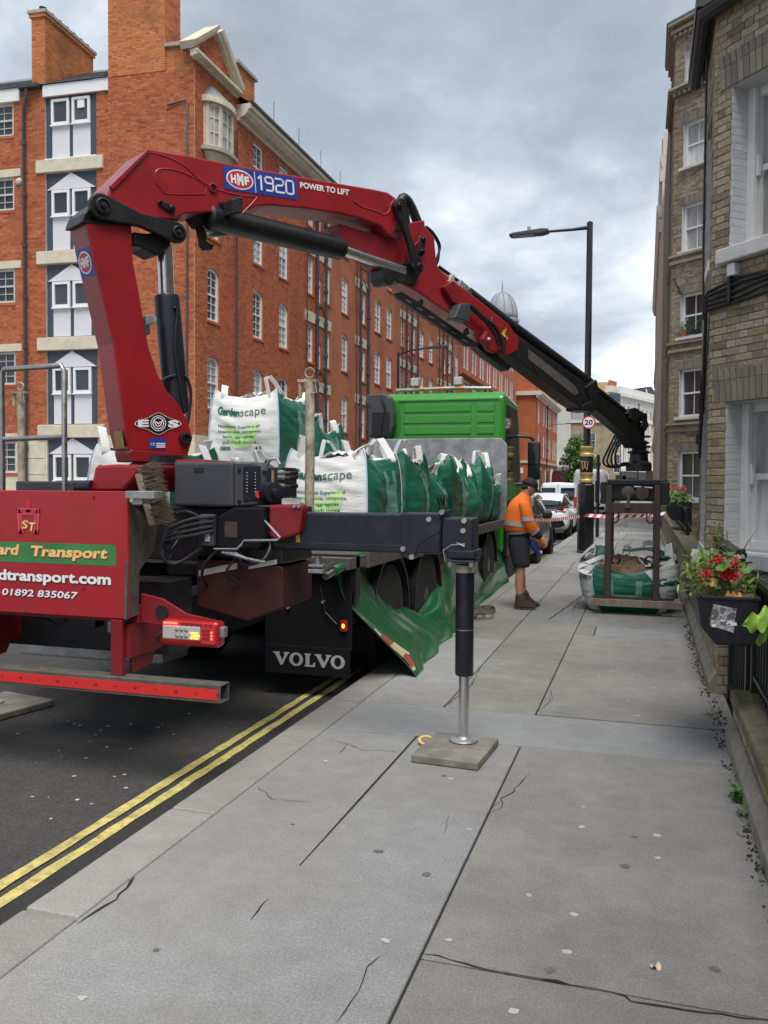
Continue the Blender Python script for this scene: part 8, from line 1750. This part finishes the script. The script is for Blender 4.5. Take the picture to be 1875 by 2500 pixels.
def van(label, x0, x1, y0, y1, h, big):
    t = thing('parked_van', ((x0+x1)/2, y0, -.1), label, 'van', 'vehicles parked along the near kerb'); cx, hw = (x0+x1)/2, (x1-x0)/2; rs = []
    for y, zt, s in ((y0,h*.92,.96),(y0+.1,h,1),(y1-1.7,h,1),(y1-1.2,h*.92,.98),(y1-.6,h*.58,.97),(y1,h*.42,.9)):
        rs.append([Vector((cx+hw*s*a, y, -.1+z)) for a, z in ((-.94,.28),(-1,.5),(-1,zt*.6),(-.93,zt*.9),(-.8,zt),(0,zt+.03),(.8,zt),(.93,zt*.9),(1,zt*.6),(1,.5),(.94,.28))])
    MB().rings(rs).build('body', M['vanwhite'], t, smooth=True, bevel=.02)
    for s in (-1,1):
        MB().box(cx+s*hw*.5-hw*.36,cx+s*hw*.5+hw*.36,y0-.012,y0-.002,h*.56,h*.84).build('rear_window', M['carglass' if not big else 'vanwhite'], t, bevel=.003); MB().box(cx+s*hw*.9-.06,cx+s*hw*.9+.06,y0-.02,y0,.75,1.15).build('tail_lamp', M['taillight'], t)
        for d in (.9, y1-y0-.9): MB().lathe((cx+s*(hw-.02),y0+d,.24), [(.2,-.2),(.34,-.2),(.34,0),(.2,.01)], 20, (s,0,0)).build('wheel', M['tyre'], t)
    MB().box(cx-.006,cx+.006,y0-.014,y0,.4,h*.92).build('door_gap', M['rubber'], t); MB().box(cx-hw*.9,cx+hw*.9,y0-.05,y0,.28,.45).build('bumper', M['rubber'], t); MB().box(cx-.25,cx+.25,y0-.02,y0-.004,.48,.58).build('number_plate', M['plate'], t)
    return t
van('small white van with a ladder rack mark behind the white hatchback', -3.9,-2.45,33.2,37.6,1.78,False)
bv = van('tall white delivery van at the far kerb behind the lamp post', -3.75,-1.95,47.2,53,2.55,True)
mb = MB(); text_on(mb, 'B', lambda x, y: Vector((x,47.18,y)), -2.45, -2.2, 1.28, 1.62, bold=-.004); mb.build('van_lettering', M['stonedk'], bv)
# ------------------------------------------------------------------ lamp posts, sign, posts, tape
lp1 = thing('street_lamp', (-1.33, 20.73, 0), 'tall black lamp post with gold collars and entwined emblem, nearest the clamp', 'lamp post', 'black street lamps')
LXp, LYp = -1.33, 20.73
MB().lathe((LXp,LYp,0), [(.205,0),(.205,.04),(.195,.06),(.195,1.62),(.15,1.66)], 8).build('post_base', M['lamppost'], lp1, bevel=.01)
for z in (1.66,2.27): MB().lathe((LXp,LYp,z), [(.13,0),(.165,.02),(.165,.07),(.14,.10),(.14,.17),(.16,.20),(.16,.24),(.12,.26)], 20).build('gold_collar', M['gold'], lp1, smooth=True)
MB().lathe((LXp,LYp,1.90), [(.14,0),(.155,.05),(.155,.32),(.14,.38)], 20).build('emblem_drum', M['lamppost'], lp1, smooth=True)
wf = lambda x, y: Vector((LXp+.02+.155*math.sin((x-.5)*1.5)*.98-.045, LYp-.160*math.cos((x-.5)*1.5)-.002, 1.97+.22*y)); mb = MB()
for P_ in ([(.05,.85),(.12,.95),(.2,.8),(.3,.2),(.36,.08),(.46,.25),(.5,.5),(.6,.85),(.72,.95)], [(.28,.85),(.38,.95),(.46,.8),(.5,.5),(.55,.25),(.64,.08),(.72,.2),(.82,.8),(.9,.95),(.98,.85)], [(.3,.2),(.26,.05),(.36,.02)], [(.72,.2),(.76,.05),(.64,.02)]):
    mb.tube([wf(*q) for q in P_], .009, 5)
mb.build('gold_emblem', M['gold'], lp1)
MB().tube([(LXp,LYp,2.5),(LXp,LYp,7.72)], [.082,.070], 14).build('pole', M['lamppost'], lp1, smooth=True); MB().lathe((LXp,LYp,7.72), [(.072,0),(.072,.05),(.03,.08)], 14).build('pole_cap', M['lamppost'], lp1)
MB().tube([(LXp,LYp,7.66),(LXp-.4,LYp,7.64),(LXp-1.15,LYp,7.64)], [.05,.035,.03], 14).build('bracket_arm', M['lamppost'], lp1, smooth=True)
lm = MB().prism([(LXp-.95,LYp-.14,7.68),(LXp-.95,LYp-.14,7.61),(LXp-1.1,LYp-.14,7.575),(LXp-1.85,LYp-.14,7.575),(LXp-1.9,LYp-.14,7.61),(LXp-1.8,LYp-.14,7.65),(LXp-1.1,LYp-.14,7.70)], (0,.28,0)).build('lantern', M['charcoal'], lp1, bevel=.02)
MB().box(LXp-1.8,LXp-1.3,LYp-.11,LYp+.11,7.565,7.578).build('lantern_glass', M['litwhite'], lm); MB().cyl((LXp-1.42,LYp,7.71),(LXp-1.42,LYp,7.79),.04).build('photocell', M['galv'], lm)
sg_ = thing('speed_sign', (LXp, LYp-.1, 2.95), 'round red ringed 20 speed limit sign on the lamp post', 'sign')
SZ = oY(1437,1031,LYp-.12); MB().cyl((SZ.x,LYp-.10,SZ.z),(SZ.x,LYp-.085,SZ.z),.155,n=32).build('red_ring', M['redstk'], sg_); MB().cyl((SZ.x,LYp-.104,SZ.z),(SZ.x,LYp-.1005,SZ.z),.125,n=32).build('white_disc', M['lettw'], sg_)
mb = MB(); text_on(mb, '20', lambda x, y: Vector((SZ.x+x,LYp-.1055,SZ.z+y)), -.095, .095, -.062, .062, bold=.03); mb.build('sign_lettering', M['inkblack'], sg_); MB().box(SZ.x-.03,SZ.x+.1,LYp-.085,LYp,SZ.z-.02,SZ.z+.02).build('sign_bracket', M['galv'], sg_)
bp_ = thing('slim_post', (-1.35, 26.4, 0), 'slim black signal post on a concrete foot beyond the lamp post', 'post')
MB().cyl((-1.35,26.4,0),(-1.35,26.4,2.52),.055,.05,12).build('pole', M['lamppost'], bp_, smooth=True); MB().box(-1.5,-1.2,26.3,26.55,0,.05).build('foot', M['slabpale'], bp_); MB().box(-1.43,-1.37,26.32,26.42,1.1,1.75).build('control_box', M['black'], bp_, bevel=.01); MB().tube([(-1.29,26.38,1.7),(-1.25,26.36,1.3),(-1.29,26.38,1.0)], .01, 5).build('cable', M['cable'], bp_); MB().cyl((-1.35,26.4,2.2),(-1.35,26.4,2.27),.08).build('band', M['lamppost'], bp_)
def far_lamp(x, y, h, dx, label, r=.09):
    t = thing('street_lamp', (x,y,0), label, 'lamp post', 'black street lamps'); MB().cyl((x,y,0),(x,y,h),r,r*.7,10).build('pole', M['lamppost'], t, smooth=True)
    MB().tube([(x,y,h-.15),(x+dx*.4,y,h+.05),(x+dx,y,h+.15)], .045, 6).build('bracket_arm', M['lamppost'], t); MB().obox((x+dx*1.3,y,h+.17), Vector((dx*.35,0,.02)), (0,.13,0), (0,0,.06)).build('lantern', M['charcoal'], t, bevel=.02); return t
far_lamp(-11.55, 40.0, 8.0, 1.5, 'black street lamp across the road in front of the long red brick block')
far_lamp(-11.55, 106, 8.9, 2.4, 'distant black street lamp in front of the orange brick corner building')
far_lamp(-4.0, 150, 13, 1.2, 'small far street lamp behind the slim signal post')
p_ = oY(1560,985,100); far_lamp(p_.x, 100, p_.z, -2.6, 'far street lamp arm showing above the crane tip')
def tape(pts, label, st=.17):
    t = thing('barrier_tape', tuple(pts[0]), label, 'tape', 'red and white barrier tape'); pts = [Vector(p) for p in pts]; n = 40
    a, b = pts[0], pts[-1]; L = (b-a).length; f_ = lambda s: a.lerp(b, s)-Vector((0,0,.10*4*s*(1-s)*pts_s)); d = (b-a).normalized(); K = int(L/st*2)
    A, B = MB(), MB()
    for i in range(K):
        s0, s1 = i/K, (i+1)/K; tw = lambda s: Vector((.0,.02*math.sin(s*9),.037)); sk = d*.05; q = [f_(s0)-tw(s0)-sk*.5, f_(s1)-tw(s1)-sk*.5, f_(s1)+tw(s1)+sk*.5, f_(s0)+tw(s0)+sk*.5]; (A if i % 2 else B).add(q, [(0,1,2,3)])
    A.build('white_stripes', M['tapew'], t); B.build('red_stripes', M['taper'], t)
pts_s = .6
tape([(-1.33,20.5,.91),(.62,20.6,1.0)], 'striped barrier tape stretched from the lamp post to the railings behind the clamp')
tape([(-1.45,20.5,.88),(-2.6,16.7,.95)], 'striped barrier tape running from the lamp post behind the worker to the lorry', .12)
# shop signs and small far things
sb = thing('hanging_sign', (-12, 131, 3), 'black rectangular sign board on a post in front of the cream building', 'sign'); c = oY(1374,1164,128); MB().box(c.x-2.1,c.x+2.1,127.9,128.1,c.z-.9,c.z+.9).build('board', M['shop'], sb); MB().cyl((c.x,128,-.1),(c.x,128,c.z+1.6),.1).build('post', M['iron'], sb)
sb = thing('hanging_sign', (-12, 125, 3), 'maroon sign board beside the arched shopfront', 'sign'); c = oY(1363,1175,124); MB().box(c.x-1.1,c.x+1.1,123.9,124.1,c.z-1,c.z+1).build('board', M['maroon'], sb)
ob2 = thing('orange_barrier', (-9, 120, 0), 'orange plastic barrier block beneath the street tree', 'barrier'); c = oY(1404,1185,120); MB().box(c.x-.75,c.x+.75,119.5,120.4,c.z-.95,c.z+.95).build('panel', M['orangebar'], ob2, bevel=.1); MB().box(c.x-.6,c.x+.6,119.6,120.3,-.1,c.z-.95).build('feet', M['orangebar'], ob2)
far = thing('shop_awnings', (0, 100, 0), 'dark shopfronts and signs at the foot of the white terrace', 'shopfronts')
for u0, u1, v0, v1, m in ((1502,1530,1160,1187,'shop'),(1532,1560,1166,1186,'shop'),(1576,1600,1150,1182,'shop'),(1598,1612,1132,1152,'shop'),(1596,1610,1152,1182,'maroon'),(1520,1528,1163,1175,'orangebar')):
    a, b = oY(u0,v1,140), oY(u1,v0,140); MB().box(a.x,b.x,140,141,a.z,b.z).build('shop_sign', M[m], far)
for i,(u, lab) in enumerate(((1551,'left'),(1583,'right'))):
    cc = thing('distant_car', tuple(oY(u,1192,90)), 'tiny distant dark car with lit headlamps, the '+lab+' one behind the rotator', 'car', 'distant cars'); c = oY(u,1184,90)
    MB().box(c.x-.9,c.x+.9,90,94,-.05,.75).build('body', M['cargrey'], cc, bevel=.2); MB().box(c.x-.7,c.x+.7,90.8,93,.7,1.35).build('cabin', M['carglass'], cc, bevel=.2)
    for s in (-1,1): MB().ball((c.x+.62*s,89.98,.5),.13,.05,.09).build('headlamp', M['litwhite'], cc)
# ------------------------------------------------------------------ street tree
def tree(x, y, h, r, label):
    t = thing('street_tree', (x,y,-.1), label, 'tree'); MB().tube([(x,y,-.1),(x+.1,y,2.2),(x-.1,y,h*.55),(x,y,h*.8)], [.28,.22,.15,.05], 9).build('trunk', M['bark'], t, smooth=True)
    rb = random.Random(17); lb_ = MB(); cl = []
    for _ in range(46):
        a, q = rb.uniform(0,6.28), rb.random()**.5; z = rb.uniform(.28,1.0); w_ = math.sin(math.pi*min(1,(z-.2)/.85))**.6; cl.append((x+r*q*w_*math.cos(a), y+r*q*w_*math.sin(a), h*z, rb.uniform(.5,1.1)))
    br_ = MB()
    for c in cl[:16]: br_.tube([(x,y,h*.35),((x+c[0])/2,(y+c[1])/2,(h*.4+c[2])/2+.3),c[:3]], [.08,.05,.015], 5)
    br_.build('limbs', M['bark'], t)
    for cx, cy, cz, rad in cl:
        for _ in range(150):
            d = Vector((rb.gauss(0,1),rb.gauss(0,1),rb.gauss(0,.8))).normalized()*rad*rb.random()**.4; p = Vector((cx,cy,cz))+d; s = rb.uniform(.10,.22); u = Vector((rb.gauss(0,1),rb.gauss(0,1),rb.gauss(0,1))).normalized(); v = u.cross(d if d.length > .01 else Vector((0,0,1))).normalized()
            lb_.add([p-u*s-v*s*.1, p-v*s*.6, p+u*s, p+v*s*.6], [(0,1,2,3)], rb.random())
    o = lb_.build('crown', M['tree'], t)
c = oY(1415,1150,112); tree(c.x, 112, 11.0 if 0 else oY(1410,1075,112).z, 1.9, 'bushy green street tree between the cream and beige buildings')
for k in range(2):
    c2 = thing('roof_planting', (0, 200, 0), 'green planting on the roof edge below the glazed mansard, '+('left' if k == 0 else 'right')+' clump', 'plants', 'roof planting'); mb = MB()
    for _ in range(160): leaf_card(mb, oY((1548,1590)[k]+rr.gauss(0,10), (972,978)[k]+rr.gauss(0,3), 200), (rr.gauss(0,1),rr.gauss(0,1),rr.gauss(.5,.5)), (0,0,1), 1.0, .7)
    o = mb.build('foliage', M['tree'], c2)
